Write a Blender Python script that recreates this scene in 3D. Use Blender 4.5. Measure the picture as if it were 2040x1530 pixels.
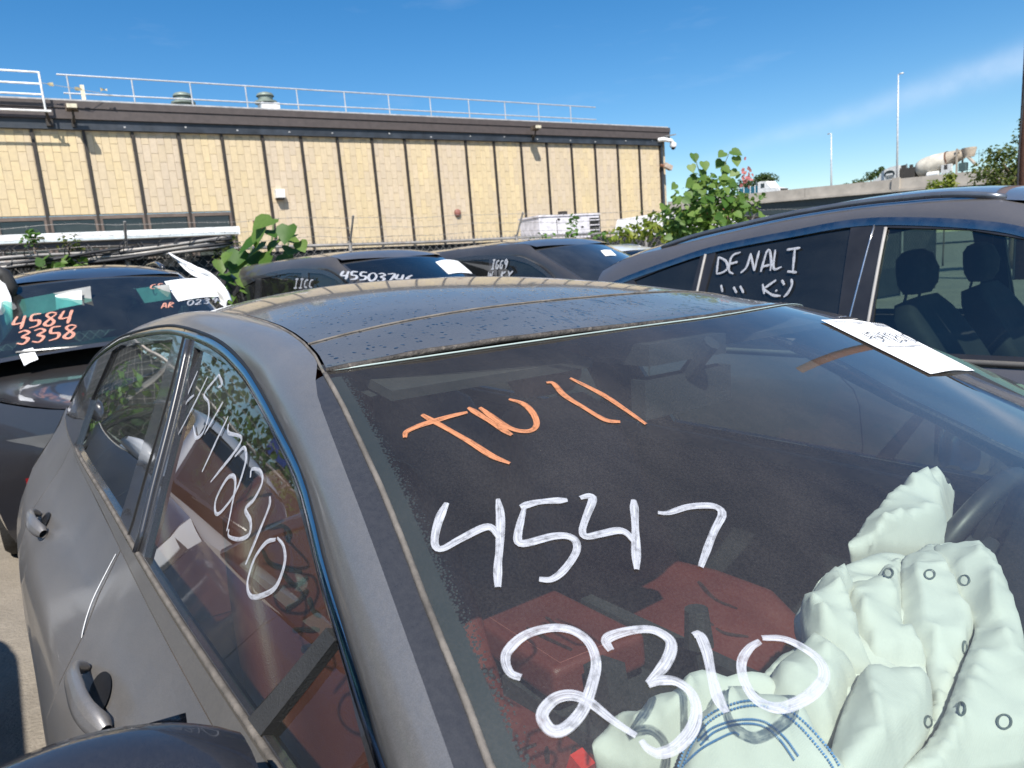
import bpy, bmesh, math, random
import numpy as np
from mathutils import Vector, Matrix, noise
from mathutils.geometry import delaunay_2d_cdt

rnd = random.Random(7)
SC = bpy.context.scene
COL = SC.collection
for o_ in list(bpy.data.objects):
    bpy.data.objects.remove(o_)

# ------------------------------------------------------------------ camera
IMG_W, IMG_H = 2040.0, 1530.0          # the photograph's own pixel grid
F_PX, PITCH, ROLL, CAM_H = 1378.4, math.radians(9.642), math.radians(4.608), 1.50
_fw = np.array([0, math.cos(PITCH), -math.sin(PITCH)])
_r0 = np.array([1.0, 0, 0]); _u0 = np.cross(_r0, _fw)
C_R = math.cos(ROLL) * _r0 - math.sin(ROLL) * _u0
C_U = math.sin(ROLL) * _r0 + math.cos(ROLL) * _u0
C_F = _fw
C_O = np.array([0, 0, CAM_H])
cam_d = bpy.data.cameras.new('camera')
cam_d.sensor_fit = 'HORIZONTAL'; cam_d.sensor_width = 36.0
cam_d.lens = F_PX / IMG_W * 36.0
cam_d.clip_start = 0.05; cam_d.clip_end = 4000
cam_d.dof.use_dof = True; cam_d.dof.focus_distance = 1.0; cam_d.dof.aperture_fstop = 11.0
cam = bpy.data.objects.new('camera', cam_d); COL.objects.link(cam)
cam.matrix_world = Matrix(((C_R[0], C_U[0], -C_F[0], C_O[0]), (C_R[1], C_U[1], -C_F[1], C_O[1]),
                           (C_R[2], C_U[2], -C_F[2], C_O[2]), (0, 0, 0, 1)))
SC.camera = cam

def ray(px, py):
    return C_R * (px - IMG_W / 2) / F_PX + C_U * (IMG_H / 2 - py) / F_PX + C_F
def at_depth(px, py, depth):
    return C_O + ray(px, py) * depth
def on_ground(px, py, z=0.0):
    d = ray(px, py); return C_O + d * ((z - C_O[2]) / d[2])

# ------------------------------------------------------------------ sky and sun
SUN_DIR = np.array([0.03, -0.64, 0.78]); SUN_DIR /= np.linalg.norm(SUN_DIR)
SUN_EL = math.asin(SUN_DIR[2]); SUN_AZ = math.atan2(SUN_DIR[0], SUN_DIR[1])
world = bpy.data.worlds.new('World'); SC.world = world; world.use_nodes = True
nt = world.node_tree; nt.nodes.clear()
w_out = nt.nodes.new('ShaderNodeOutputWorld'); w_bg = nt.nodes.new('ShaderNodeBackground')
w_sky = nt.nodes.new('ShaderNodeTexSky'); w_sky.sky_type = 'NISHITA'; w_sky.sun_disc = False
w_sky.sun_elevation = SUN_EL; w_sky.sun_rotation = SUN_AZ
w_sky.altitude = 0; w_sky.air_density = 1.0; w_sky.dust_density = 0.35; w_sky.ozone_density = 2.2
w_bg.inputs['Strength'].default_value = 0.092
# thin high cirrus streaks: part of the sky, one long wisp and a few faint ones
def _unit(v): return v / np.linalg.norm(v)
ca, cb = _unit(ray(1400, 318)), _unit(ray(2040, 122))
streak_n = _unit(np.cross(ca, cb))
w_geo = nt.nodes.new('ShaderNodeTexCoord')
def wnode(kind, **kw):
    n = nt.nodes.new(kind)
    for k, v in kw.items(): setattr(n, k, v)
    return n
def wmath(op, a, b=None, c=None):
    n = wnode('ShaderNodeMath', operation=op)
    for i, x in enumerate((a, b, c)):
        if x is None: continue
        if isinstance(x, (int, float)): n.inputs[i].default_value = x
        else: nt.links.new(x, n.inputs[i])
    return n.outputs[0]
def wdot(vec):
    n = wnode('ShaderNodeVectorMath', operation='DOT_PRODUCT')
    nt.links.new(w_geo.outputs['Generated'], n.inputs[0]); n.inputs[1].default_value = tuple(vec)
    return n.outputs['Value']
w_nz = wnode('ShaderNodeTexNoise'); w_nz.inputs['Scale'].default_value = 9.0; w_nz.inputs['Detail'].default_value = 6
nt.links.new(w_geo.outputs['Generated'], w_nz.inputs['Vector'])
w_nz2 = wnode('ShaderNodeTexNoise'); w_nz2.inputs['Scale'].default_value = 38.0; w_nz2.inputs['Detail'].default_value = 5
nt.links.new(w_geo.outputs['Generated'], w_nz2.inputs['Vector'])
off = wmath('MULTIPLY', wmath('SUBTRACT', w_nz.outputs[0], 0.5), 0.022)
dist = wmath('ADD', wdot(streak_n), off)
along = wdot(_unit(cb - ca))
a0, a1 = float(ca @ _unit(cb - ca)), float(cb @ _unit(cb - ca))
fade = wnode('ShaderNodeMapRange'); fade.inputs[1].default_value = a0 - 0.06; fade.inputs[2].default_value = a1 + 0.05
fade.inputs[3].default_value = 0.0; fade.inputs[4].default_value = 1.0
nt.links.new(along, fade.inputs[0])
wid = wmath('ADD', wmath('MULTIPLY', fade.outputs[0], 0.012), 0.006)
band = wmath('POWER', 2.718, wmath('MULTIPLY', wmath('POWER', wmath('DIVIDE', wmath('ABSOLUTE', dist), wid), 2.0), -1.0))
mask = wmath('MULTIPLY', wmath('MULTIPLY', band, fade.outputs[0]), wmath('MULTIPLY', wmath('ADD', w_nz2.outputs[0], 0.25), 0.42))
w_map = wnode('ShaderNodeMapping'); w_map.inputs['Scale'].default_value = (2.0, 2.0, 9.0); w_map.inputs['Rotation'].default_value = (0.25, 0.5, 0.3)
nt.links.new(w_geo.outputs['Generated'], w_map.inputs['Vector'])
w_nz3 = wnode('ShaderNodeTexNoise'); w_nz3.inputs['Scale'].default_value = 2.2; w_nz3.inputs['Detail'].default_value = 7; w_nz3.inputs['Roughness'].default_value = 0.6
nt.links.new(w_map.outputs[0], w_nz3.inputs['Vector'])
wisp = wnode('ShaderNodeMapRange'); wisp.inputs[1].default_value = 0.58; wisp.inputs[2].default_value = 0.85
wisp.inputs[3].default_value = 0.0; wisp.inputs[4].default_value = 0.10
nt.links.new(w_nz3.outputs[0], wisp.inputs[0])
tot = wmath('ADD', mask, wisp.outputs[0])
w_hsv = wnode('ShaderNodeHueSaturation'); w_hsv.inputs['Saturation'].default_value = 1.40; w_hsv.inputs['Value'].default_value = 1.0
nt.links.new(w_sky.outputs[0], w_hsv.inputs['Color'])
w_mix = wnode('ShaderNodeMix', data_type='RGBA')
nt.links.new(tot, w_mix.inputs[0]); nt.links.new(w_hsv.outputs[0], w_mix.inputs[6])
w_mix.inputs[7].default_value = (7.0, 7.6, 8.6, 1)
nt.links.new(w_mix.outputs[2], w_bg.inputs['Color']); nt.links.new(w_bg.outputs[0], w_out.inputs[0])
sun_d = bpy.data.lights.new('sun', 'SUN'); sun_d.energy = 4.6; sun_d.angle = math.radians(0.53); sun_d.color = (1.0, 0.955, 0.88)
sun = bpy.data.objects.new('sun', sun_d); COL.objects.link(sun)
sun.rotation_euler = Vector(SUN_DIR).to_track_quat('Z', 'Y').to_euler()
SC.view_settings.view_transform = 'Standard'; SC.view_settings.look = 'None'
SC.view_settings.exposure = 0.65; SC.view_settings.gamma = 1.0; SC.view_settings.use_curve_mapping = False
SC.render.engine = 'CYCLES'
SC.cycles.use_denoising = True
SC.cycles.max_bounces = 10; SC.cycles.transparent_max_bounces = 16; SC.cycles.glossy_bounces = 5
SC.cycles.sample_clamp_indirect = 6.0; SC.cycles.caustics_reflective = False; SC.cycles.caustics_refractive = False

# ------------------------------------------------------------------ materials
MATS = {}
def new_mat(name):
    m = bpy.data.materials.new(name); m.use_nodes = True
    for n in list(m.node_tree.nodes): m.node_tree.nodes.remove(n)
    out = m.node_tree.nodes.new('ShaderNodeOutputMaterial'); m._o = None if False else None
    return m, m.node_tree, out
class NT:
    """small wrapper for building node trees"""
    def __init__(s, name):
        s.m = bpy.data.materials.new(name); s.m.use_nodes = True; s.t = s.m.node_tree; s.t.nodes.clear()
        s.out = s.t.nodes.new('ShaderNodeOutputMaterial'); s._obj = None
    def n(s, kind, **kw):
        nd = s.t.nodes.new(kind)
        for k, v in kw.items(): setattr(nd, k, v)
        return nd
    def put(s, sock, v):
        if isinstance(v, bpy.types.NodeSocket): s.t.links.new(v, sock)
        elif isinstance(v, tuple) and len(v) == 3 and sock.type == 'RGBA': sock.default_value = v + (1,)
        else: sock.default_value = v
    def obj(s):
        if s._obj is None: s._obj = s.n('ShaderNodeTexCoord').outputs['Object']
        return s._obj
    def noise(s, scale, detail=4, rough=0.55, vec=None, stretch=None):
        nd = s.n('ShaderNodeTexNoise'); nd.inputs['Scale'].default_value = scale
        nd.inputs['Detail'].default_value = detail; nd.inputs['Roughness'].default_value = rough
        v = vec or s.obj()
        if stretch:
            mp = s.n('ShaderNodeMapping'); mp.inputs['Scale'].default_value = stretch; s.t.links.new(v, mp.inputs[0]); v = mp.outputs[0]
        s.t.links.new(v, nd.inputs['Vector']); return nd.outputs[0]
    def voro(s, scale, feature='F1', vec=None, stretch=None):
        nd = s.n('ShaderNodeTexVoronoi', feature=feature); nd.inputs['Scale'].default_value = scale
        v = vec or s.obj()
        if stretch:
            mp = s.n('ShaderNodeMapping'); mp.inputs['Scale'].default_value = stretch; s.t.links.new(v, mp.inputs[0]); v = mp.outputs[0]
        s.t.links.new(v, nd.inputs['Vector']); return nd.outputs[0]
    def rng(s, v, a, b, c=0.0, d=1.0):
        nd = s.n('ShaderNodeMapRange'); s.put(nd.inputs[0], v)
        for i, x in enumerate((a, b, c, d)): nd.inputs[i + 1].default_value = x
        return nd.outputs[0]
    def math(s, op, a, b=0.0):
        nd = s.n('ShaderNodeMath', operation=op); s.put(nd.inputs[0], a); s.put(nd.inputs[1], b); return nd.outputs[0]
    def mix(s, f, a, b, mode='MIX'):
        nd = s.n('ShaderNodeMix', data_type='RGBA', blend_type=mode); s.put(nd.inputs[0], f); s.put(nd.inputs[6], a); s.put(nd.inputs[7], b); return nd.outputs[2]
    def bump(s, h, strength=0.3, dist=0.01):
        nd = s.n('ShaderNodeBump'); nd.inputs['Strength'].default_value = strength; nd.inputs['Distance'].default_value = dist
        s.put(nd.inputs['Height'], h); return nd.outputs[0]
    def bsdf(s, **kw):
        nd = s.n('ShaderNodeBsdfPrincipled')
        for k, v in kw.items(): s.put(nd.inputs[k.replace('_', ' ')], v)
        return nd
    def end(s, sh):
        s.t.links.new(sh if isinstance(sh, bpy.types.NodeSocket) else sh.outputs[0], s.out.inputs[0]); return s.m

def plain(name, col, rough=0.6, metal=0.0, var=0.25, scale=6.0, bump=0.0, bscale=60.0, spec=0.5, coat=0.0, wear=None):
    """principled with a little uneven colour, roughness and relief; cached by name"""
    if name in MATS: return MATS[name]
    t = NT(name)
    nz = t.noise(scale, 5)
    c = t.mix(t.rng(nz, 0.3, 0.7), tuple(x * (1 - var) for x in col), tuple(min(1, x * (1 + var)) for x in col))
    if wear:
        wn = t.noise(scale * 1.7, 8, 0.7)
        c = t.mix(t.rng(wn, 0.55, 0.72, 0, wear[1]), c, wear[0])
    kw = dict(Base_Color=c, Metallic=metal, Roughness=t.rng(t.noise(scale * 3, 3), 0.3, 0.7, max(0.02, rough - 0.06), min(1, rough + 0.08)))
    b = t.bsdf(**kw); b.inputs['Specular IOR Level'].default_value = spec
    if coat: b.inputs['Coat Weight'].default_value = coat; b.inputs['Coat Roughness'].default_value = 0.03
    if bump: t.put(b.inputs['Normal'], t.bump(t.noise(bscale, 4), bump, 0.01))
    MATS[name] = t.end(b); return MATS[name]

def paint(name, col, metal=0.6, rough=0.38, dust=0.25, dust_col=(0.30, 0.26, 0.22), coat=1.0, crough=.015):
    """clear-coated metallic car paint under a film of road dust that lies on what faces up"""
    if name in MATS: return MATS[name]
    t = NT(name)
    fl = t.voro(900.0)
    c = t.mix(t.rng(fl, 0.1, 0.7, 0.0, 0.35), col, tuple(min(1, x * 2.2 + 0.02) for x in col))
    nz = t.noise(5.0, 6, 0.65)
    fine = t.noise(160.0, 3)
    up = t.n('ShaderNodeSeparateXYZ'); t.t.links.new(t.n('ShaderNodeNewGeometry').outputs['Normal'], up.inputs[0])
    lie = t.rng(up.outputs[2], -0.2, 0.9, 0.25, 1.0)
    df = t.math('MULTIPLY', t.math('MULTIPLY', t.math('MULTIPLY', t.rng(nz, 0.28, 0.75, 0.62, 1.0), t.rng(fine, 0.3, 0.7, 0.82, 1.15)), lie), dust)
    b = t.bsdf(Base_Color=c, Metallic=metal, Roughness=rough)
    b.inputs['Coat Weight'].default_value = coat
    t.put(b.inputs['Coat Roughness'], t.rng(nz, 0.3, 0.75, crough, crough + 0.045))
    d = t.bsdf(Base_Color=dust_col, Roughness=0.9)
    mx = t.n('ShaderNodeMixShader'); t.put(mx.inputs[0], df); t.t.links.new(b.outputs[0], mx.inputs[1]); t.t.links.new(d.outputs[0], mx.inputs[2])
    MATS[name] = t.end(mx); return MATS[name]

def glass(name, tint, dust=0.03, dust_col=(0.45, 0.45, 0.44), refl=1.0, rough=0.0, streaks=False, ior=1.5):
    """thin car glass: tinted see-through plus mirror by angle, with a film of dust"""
    if name in MATS: return MATS[name]
    t = NT(name)
    # Schlick reflectance of a thin pane, the same from both sides
    ge = t.n('ShaderNodeNewGeometry'); dt = t.n('ShaderNodeVectorMath', operation='DOT_PRODUCT')
    t.t.links.new(ge.outputs['Incoming'], dt.inputs[0]); t.t.links.new(ge.outputs['Normal'], dt.inputs[1])
    cs = t.math('SUBTRACT', 1.0, t.math('ABSOLUTE', dt.outputs['Value']))
    fres = t.math('ADD', t.math('MULTIPLY', t.math('POWER', cs, 5.0), .95), .05)
    tr = t.n('ShaderNodeBsdfTransparent'); t.put(tr.inputs[0], tint)
    gl = t.n('ShaderNodeBsdfGlossy'); gl.inputs['Roughness'].default_value = rough
    gl.inputs['Color'].default_value = (refl, refl, refl, 1)
    m1 = t.n('ShaderNodeMixShader'); t.put(m1.inputs[0], t.math('MINIMUM', t.math('MULTIPLY', fres, 1.45), .97)); t.t.links.new(tr.outputs[0], m1.inputs[1]); t.t.links.new(gl.outputs[0], m1.inputs[2])
    df = t.n('ShaderNodeBsdfDiffuse'); t.put(df.inputs[0], dust_col)
    nz = t.noise(4.0, 6, 0.6); fine = t.noise(420.0, 2); spk = t.noise(900.0, 1)
    smear = t.noise(9.0, 4, .6, stretch=(.25, 1, 1))
    f = t.math('MULTIPLY', t.math('MULTIPLY', t.math('MULTIPLY', t.rng(nz, 0.3, 0.7, 0.7, 1.2), t.rng(smear, .35, .65, .8, 1.2)), t.rng(fine, 0.35, 0.65, 0.82, 1.2)), dust)
    f = t.math('ADD', f, t.rng(spk, 0.74, 0.82, 0.0, 0.16 if dust > 0.02 else 0.05))
    if streaks:
        st = t.noise(30.0, 5, 0.6, stretch=(0.12, 1.0, 1.0))
        f = t.math('MULTIPLY', f, t.rng(st, 0.35, 0.65, 0.6, 1.4))
    m2 = t.n('ShaderNodeMixShader'); t.put(m2.inputs[0], f); t.t.links.new(m1.outputs[0], m2.inputs[1]); t.t.links.new(df.outputs[0], m2.inputs[2])
    MATS[name] = t.end(m2); return MATS[name]

def roof_glass_mat(name):
    """black roof glass: mirror-like, filmed with dust and dried rain marks that run down towards the front"""
    if name in MATS: return MATS[name]
    t = NT(name)
    nz = t.noise(3.5, 6, 0.6); fine = t.noise(260.0, 2)
    run = t.noise(26.0, 3, 0.55, stretch=(0.13, 1.0, 1.0))
    gate = t.noise(5.0, 4, 0.6)
    sx = t.n('ShaderNodeSeparateXYZ'); t.t.links.new(t.obj(), sx.inputs[0])
    low = t.rng(sx.outputs[0], -.45, -.12)
    line = t.rng(t.math('ABSOLUTE', t.math('SUBTRACT', run, .5)), .006, .017, 1, 0)
    runs = t.math('MULTIPLY', t.math('MULTIPLY', line, t.rng(gate, 0.44, 0.54)), t.math('MULTIPLY', low, t.rng(sx.outputs[1], -.30, -.08)))
    vd = t.n('ShaderNodeTexVoronoi'); vd.inputs['Scale'].default_value = 120.0; vd.inputs['Randomness'].default_value = 1.0
    mp = t.n('ShaderNodeMapping'); mp.inputs['Scale'].default_value = (0.55, 1, 1)
    wob = t.n('ShaderNodeVectorMath', operation='ADD'); t.t.links.new(t.obj(), wob.inputs[0])
    wn = t.n('ShaderNodeTexNoise'); wn.inputs['Scale'].default_value = 55.0
    sc = t.n('ShaderNodeVectorMath', operation='SCALE'); sc.inputs['Scale'].default_value = 0.012
    t.t.links.new(t.obj(), wn.inputs['Vector']); t.t.links.new(wn.outputs['Color'], sc.inputs[0]); t.t.links.new(sc.outputs[0], wob.inputs[1])
    t.t.links.new(wob.outputs[0], mp.inputs[0]); t.t.links.new(mp.outputs[0], vd.inputs['Vector'])
    sep = t.n('ShaderNodeSeparateColor'); t.t.links.new(vd.outputs['Color'], sep.inputs[0])
    drop = t.math('MULTIPLY', t.rng(vd.outputs['Distance'], 0.22, 0.34, 1, 0), t.math('MULTIPLY', t.rng(sep.outputs[0], 0.50, 0.54), t.rng(t.noise(4.0, 3), 0.40, 0.52)))
    wash = t.math('MAXIMUM', runs, drop)
    f = t.math('MULTIPLY', t.math('MULTIPLY', t.rng(nz, 0.25, 0.75, 0.13, 0.22), t.rng(fine, 0.3, 0.7, 0.92, 1.08)), t.rng(wash, 0, 1, 1.0, 0.12))
    b = t.bsdf(Base_Color=(0.006, 0.007, 0.009), Roughness=t.rng(wash, 0, 1, 0.06, 0.02), IOR=1.55)
    t.put(b.inputs['Normal'], t.bump(wash, 0.12, 0.002))
    d = t.bsdf(Base_Color=(0.40, 0.38, 0.36), Roughness=0.9)
    mx = t.n('ShaderNodeMixShader'); t.put(mx.inputs[0], f); t.t.links.new(b.outputs[0], mx.inputs[1]); t.t.links.new(d.outputs[0], mx.inputs[2])
    MATS[name] = t.end(mx); return MATS[name]

def marker(name, col, streak=True):
    """paint-marker ink: brushed on, thin in places so the glass shows between the bristle lines (uv: u across, v along)"""
    if name in MATS: return MATS[name]
    t = NT(name)
    uv = t.n('ShaderNodeUVMap').outputs[0]
    ln = t.noise(1.0, 3, 0.6, vec=uv, stretch=(13.0, 2.2, 1.0)); bl = t.noise(1.0, 4, 0.6, vec=uv, stretch=(1.2, 7.0, 1.0))
    a = t.math('MULTIPLY', t.rng(ln, 0.34, 0.58, 0.42, 1.0), t.rng(bl, 0.28, 0.50, 0.38, 1.0))
    df = t.bsdf(Base_Color=t.mix(ln, tuple(x * 0.8 for x in col), col), Roughness=0.55)
    t.put(df.inputs['Normal'], t.bump(ln, 0.5, 0.001))
    tr = t.n('ShaderNodeBsdfTransparent')
    mx = t.n('ShaderNodeMixShader'); t.put(mx.inputs[0], a); t.t.links.new(tr.outputs[0], mx.inputs[1]); t.t.links.new(df.outputs[0], mx.inputs[2])
    MATS[name] = t.end(mx); return MATS[name]

def leaf_mat(name, col, col2, trans=0.35):
    if name in MATS: return MATS[name]
    t = NT(name)
    oi = t.n('ShaderNodeNewGeometry').outputs['Random Per Island']; ob = t.n('ShaderNodeObjectInfo').outputs['Random']
    f = t.math('FRACT', t.math('ADD', oi, ob))
    c = t.mix(f, col, col2)
    c = t.mix(t.rng(t.noise(9.0, 3), 0.3, 0.7, 0, 0.4), c, tuple(x * 0.6 for x in col))
    b = t.bsdf(Base_Color=c, Roughness=0.5); b.inputs['Specular IOR Level'].default_value = 0.35
    tl = t.n('ShaderNodeBsdfTranslucent'); t.put(tl.inputs[0], t.mix(0.5, c, (0.25, 0.40, 0.05)))
    mx = t.n('ShaderNodeMixShader'); mx.inputs[0].default_value = trans; t.t.links.new(b.outputs[0], mx.inputs[1]); t.t.links.new(tl.outputs[0], mx.inputs[2])
    MATS[name] = t.end(mx); return MATS[name]

# ------------------------------------------------------------------ object helpers
def tag(o, label=None, cat=None, group=None, kind=None):
    if label: o['label'] = label
    if cat: o['category'] = cat
    if group: o['group'] = group
    if kind: o['kind'] = kind
    return o
def link(o, parent=None):
    COL.objects.link(o)
    if parent is not None: o.parent = parent
    return o
def empty(name, M=None, loc=None):
    o = bpy.data.objects.new(name, None); o.empty_display_size = 0.2; COL.objects.link(o)
    if M is not None: o.matrix_world = M
    elif loc is not None: o.location = tuple(loc)
    return o

class MB:
    """collects geometry; build() links it as ONE mesh object"""
    def __init__(s): s.v, s.f, s.uv, s.nrm, s.mi = [], [], None, None, []
    def add(s, vs, fs):
        b = len(s.v); s.v += [tuple(map(float, p)) for p in vs]; s.f += [tuple(b + i for i in f) for f in fs]; return b
    def box(s, c, size, R=None):
        c = np.array(c, float); h = np.array(size, float) / 2
        P = [np.array([x, y, z]) * h for x in (-1, 1) for y in (-1, 1) for z in (-1, 1)]
        if R is not None: P = [R @ p for p in P]
        s.add([c + p for p in P], [(0, 1, 3, 2), (4, 6, 7, 5), (0, 4, 5, 1), (2, 3, 7, 6), (0, 2, 6, 4), (1, 5, 7, 3)]); return s
    def beam(s, a, b, w, h, up=(0, 0, 1)):
        a, b = np.array(a, float), np.array(b, float); d = b - a; L = np.linalg.norm(d); d /= L
        sd = np.cross(d, up)
        if np.linalg.norm(sd) < 1e-4: sd = np.cross(d, (1, 0, 0))
        sd /= np.linalg.norm(sd); u = np.cross(sd, d)
        return s.box((a + b) / 2, (L, w, h), np.stack([d, sd, u], 1))
    def grid(s, P, close_u=False):
        """P[i][j] -> 3D; quads"""
        n, m = len(P), len(P[0]); b = len(s.v)
        for r in P:
            for p in r: s.v.append(tuple(map(float, p)))
        for i in range(n - (0 if close_u else 1)):
            for j in range(m - 1):
                i2 = (i + 1) % n
                s.f.append((b + i * m + j, b + i2 * m + j, b + i2 * m + j + 1, b + i * m + j + 1))
        return s
    def tube(s, path, r, n=8, cap=True):
        path = [np.array(p, float) for p in path]; k = len(path)
        rs = list(r) if hasattr(r, '__len__') else [r] * k
        prev = None; rings = []
        for i in range(k):
            d = path[min(i + 1, k - 1)] - path[max(i - 1, 0)]; d /= (np.linalg.norm(d) + 1e-12)
            if prev is None:
                a = np.cross(d, (0, 0, 1.0))
                if np.linalg.norm(a) < 0.1: a = np.cross(d, (1.0, 0, 0))
            else: a = prev - d * (prev @ d)
            a /= np.linalg.norm(a) + 1e-12; prev = a; c = np.cross(d, a)
            rings.append([path[i] + rs[i] * (math.cos(2 * math.pi * j / n) * a + math.sin(2 * math.pi * j / n) * c) for j in range(n)])
        b = len(s.v)
        for rg in rings: s.v += [tuple(p) for p in rg]
        for i in range(k - 1):
            for j in range(n):
                j2 = (j + 1) % n; s.f.append((b + i * n + j, b + i * n + j2, b + (i + 1) * n + j2, b + (i + 1) * n + j))
        if cap:
            s.f.append(tuple(b + j for j in range(n))[::-1]); s.f.append(tuple(b + (k - 1) * n + j for j in range(n)))
        return s
    def lathe(s, prof, n=20, M=None, arc=2 * math.pi):
        """prof: list of (radius, height) about local z"""
        P = []
        for j in range(n + (0 if arc >= 6.28 else 1)):
            a = arc * j / n; row = []
            for r, h in prof:
                p = np.array([r * math.cos(a), r * math.sin(a), h])
                if M is not None: p = np.array(M @ Vector(p))
                row.append(p)
            P.append(row)
        return s.grid(P, close_u=arc >= 6.28)
    def prism(s, poly, z0, z1, R=None, o=(0, 0, 0)):
        """poly in local xy extruded z0..z1, mapped by R (3x3) and o"""
        n = len(poly); R = np.eye(3) if R is None else R; o = np.array(o, float)
        vs = [o + R @ np.array([x, y, z0]) for x, y in poly] + [o + R @ np.array([x, y, z1]) for x, y in poly]
        fs = [tuple(range(n))[::-1], tuple(range(n, 2 * n))] + [(i, (i + 1) % n, n + (i + 1) % n, n + i) for i in range(n)]
        s.add(vs, fs); return s
    def build(s, name, mat=None, parent=None, smooth=False, angle=None, colattr=None):
        me = bpy.data.meshes.new(name); me.from_pydata(s.v, [], s.f); me.validate(); me.update()
        if mat is not None: me.materials.append(mat)
        if smooth or angle: me.polygons.foreach_set('use_smooth', [True] * len(me.polygons))
        if angle:
            try: me.set_sharp_from_angle(angle=math.radians(angle))
            except Exception: pass
        o = bpy.data.objects.new(name, me); link(o, parent); return o

def copy_obj(o, name=None, parent=None):
    c = o.copy(); COL.objects.link(c)
    if parent is not None: c.parent = parent
    return c
def copy_tree(o, parent=None):
    c = copy_obj(o, parent=parent)
    for ch in list(o.children): copy_tree(ch, c)
    return c

def pip(x, y, poly):
    c = False; n = len(poly); j = n - 1
    for i in range(n):
        xi, yi = poly[i]; xj, yj = poly[j]
        if (yi > y) != (yj > y) and x < (xj - xi) * (y - yi) / (yj - yi + 1e-15) + xi: c = not c
        j = i
    return c
def smooth_poly(pts, n, closed=False):
    """Catmull-Rom through pts, n samples"""
    P = np.array(pts, float); k = len(P)
    if closed: P = np.vstack([P[-1], P, P[0], P[1]])
    else: P = np.vstack([2 * P[0] - P[1], P, 2 * P[-1] - P[-2]])
    segs = k if closed else k - 1
    seglen = np.array([np.linalg.norm(P[i + 2] - P[i + 1]) for i in range(segs)]); cum = np.concatenate([[0], np.cumsum(seglen)])
    out = []
    for q in np.linspace(0, cum[-1], n, endpoint=not closed):
        i = min(segs - 1, max(0, int(np.searchsorted(cum, q, side='right') - 1))); t = (q - cum[i]) / (seglen[i] + 1e-12)
        p0, p1, p2, p3 = P[i], P[i + 1], P[i + 2], P[i + 3]
        out.append(0.5 * (2 * p1 + (p2 - p0) * t + (2 * p0 - 5 * p1 + 4 * p2 - p3) * t * t + (3 * p1 - p0 - 3 * p2 + p3) * t ** 3))
    return np.array(out)
def densify(poly, step):
    out = []
    n = len(poly)
    for i in range(n):
        a, b = np.array(poly[i], float), np.array(poly[(i + 1) % n], float)
        k = max(1, int(np.ceil(np.linalg.norm(b - a) / step)))
        for j in range(k): out.append(tuple(a + (b - a) * j / k))
    return out

def patch(name, mapfn, outer, holes=(), step=0.05, mat=None, parent=None, flip=False, lip=0.0, lift=0.0, nrm=True):
    """a curved sheet: a 2D outline (with holes) triangulated and laid on the surface mapfn(u, v) -> xyz, with exact normals and
    turned-in edges of depth lip"""
    outer = densify(outer, step); holes = [densify(h, step) for h in holes]
    vs, es = [], []
    def loop(p):
        b = len(vs); vs.extend([Vector(q) for q in p]); k = len(p)
        es.extend([(b + i, b + (i + 1) % k) for i in range(k)])
    loop(outer)
    for h in holes: loop(h)
    xs = [p[0] for p in outer]; ys = [p[1] for p in outer]
    nx = max(1, int((max(xs) - min(xs)) / step)); ny = max(1, int((max(ys) - min(ys)) / step))
    allp = np.array([tuple(v) for v in vs])
    for i in range(nx + 1):
        for j in range(ny + 1):
            q = (min(xs) + (i + 0.5 * (j % 2)) * step, min(ys) + j * step)
            if pip(q[0], q[1], outer) and not any(pip(q[0], q[1], h) for h in holes):
                if np.min(np.hypot(allp[:, 0] - q[0], allp[:, 1] - q[1])) > step * 0.45: vs.append(Vector(q))
    r = delaunay_2d_cdt(vs, es, [], 0, 1e-7)
    V, F = r[0], r[2]
    fs = []
    for f in F:
        cx, cy = sum(V[i][0] for i in f) / len(f), sum(V[i][1] for i in f) / len(f)
        if pip(cx, cy, outer) and not any(pip(cx, cy, h) for h in holes): fs.append(tuple(f))
    e = 2e-3; P, N = [], []
    for q in V:
        u, v = q[0], q[1]
        p = np.array(mapfn(u, v), float)
        du = np.array(mapfn(u + e, v), float) - np.array(mapfn(u - e, v), float); dv = np.array(mapfn(u, v + e), float) - np.array(mapfn(u, v - e), float)
        n = np.cross(du, dv); n /= np.linalg.norm(n) + 1e-12
        if flip: n = -n
        P.append(p + n * lift); N.append(n)
    # orient the faces with the normals
    out = []
    for f in fs:
        a, b, c = V[f[0]], V[f[1]], V[f[2]]
        ccw = (b[0] - a[0]) * (c[1] - a[1]) - (b[1] - a[1]) * (c[0] - a[0]) > 0
        out.append(f if ccw != flip else f[::-1])
    vsn = list(P); nl = list(N)
    if lip:
        cnt = {}
        for f in out:
            for i in range(len(f)):
                a, b = f[i], f[(i + 1) % len(f)]; cnt.setdefault((min(a, b), max(a, b)), []).append((a, b))
        m = {}
        for k, l in cnt.items():
            if len(l) == 1:
                a, b = l[0]
                for q in (a, b):
                    if q not in m: m[q] = len(vsn); vsn.append(P[q] - N[q] * lip); nl.append(N[q])
                out.append((b, a, m[a], m[b]))
    me = bpy.data.meshes.new(name); me.from_pydata([tuple(p) for p in vsn], [], out); me.update()
    me.polygons.foreach_set('use_smooth', [True] * len(me.polygons))
    if mat is not None: me.materials.append(mat)
    base = len(P)
    ln = []
    for lp in me.loops: ln.append(tuple(nl[lp.vertex_index]))
    if lip:
        for p in me.polygons:
            if any(me.loops[i].vertex_index >= base for i in p.loop_indices):
                for i in p.loop_indices: ln[i] = tuple(p.normal)
    if nrm: me.normals_split_custom_set(ln)
    o = bpy.data.objects.new(name, me); link(o, parent); return o

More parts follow.
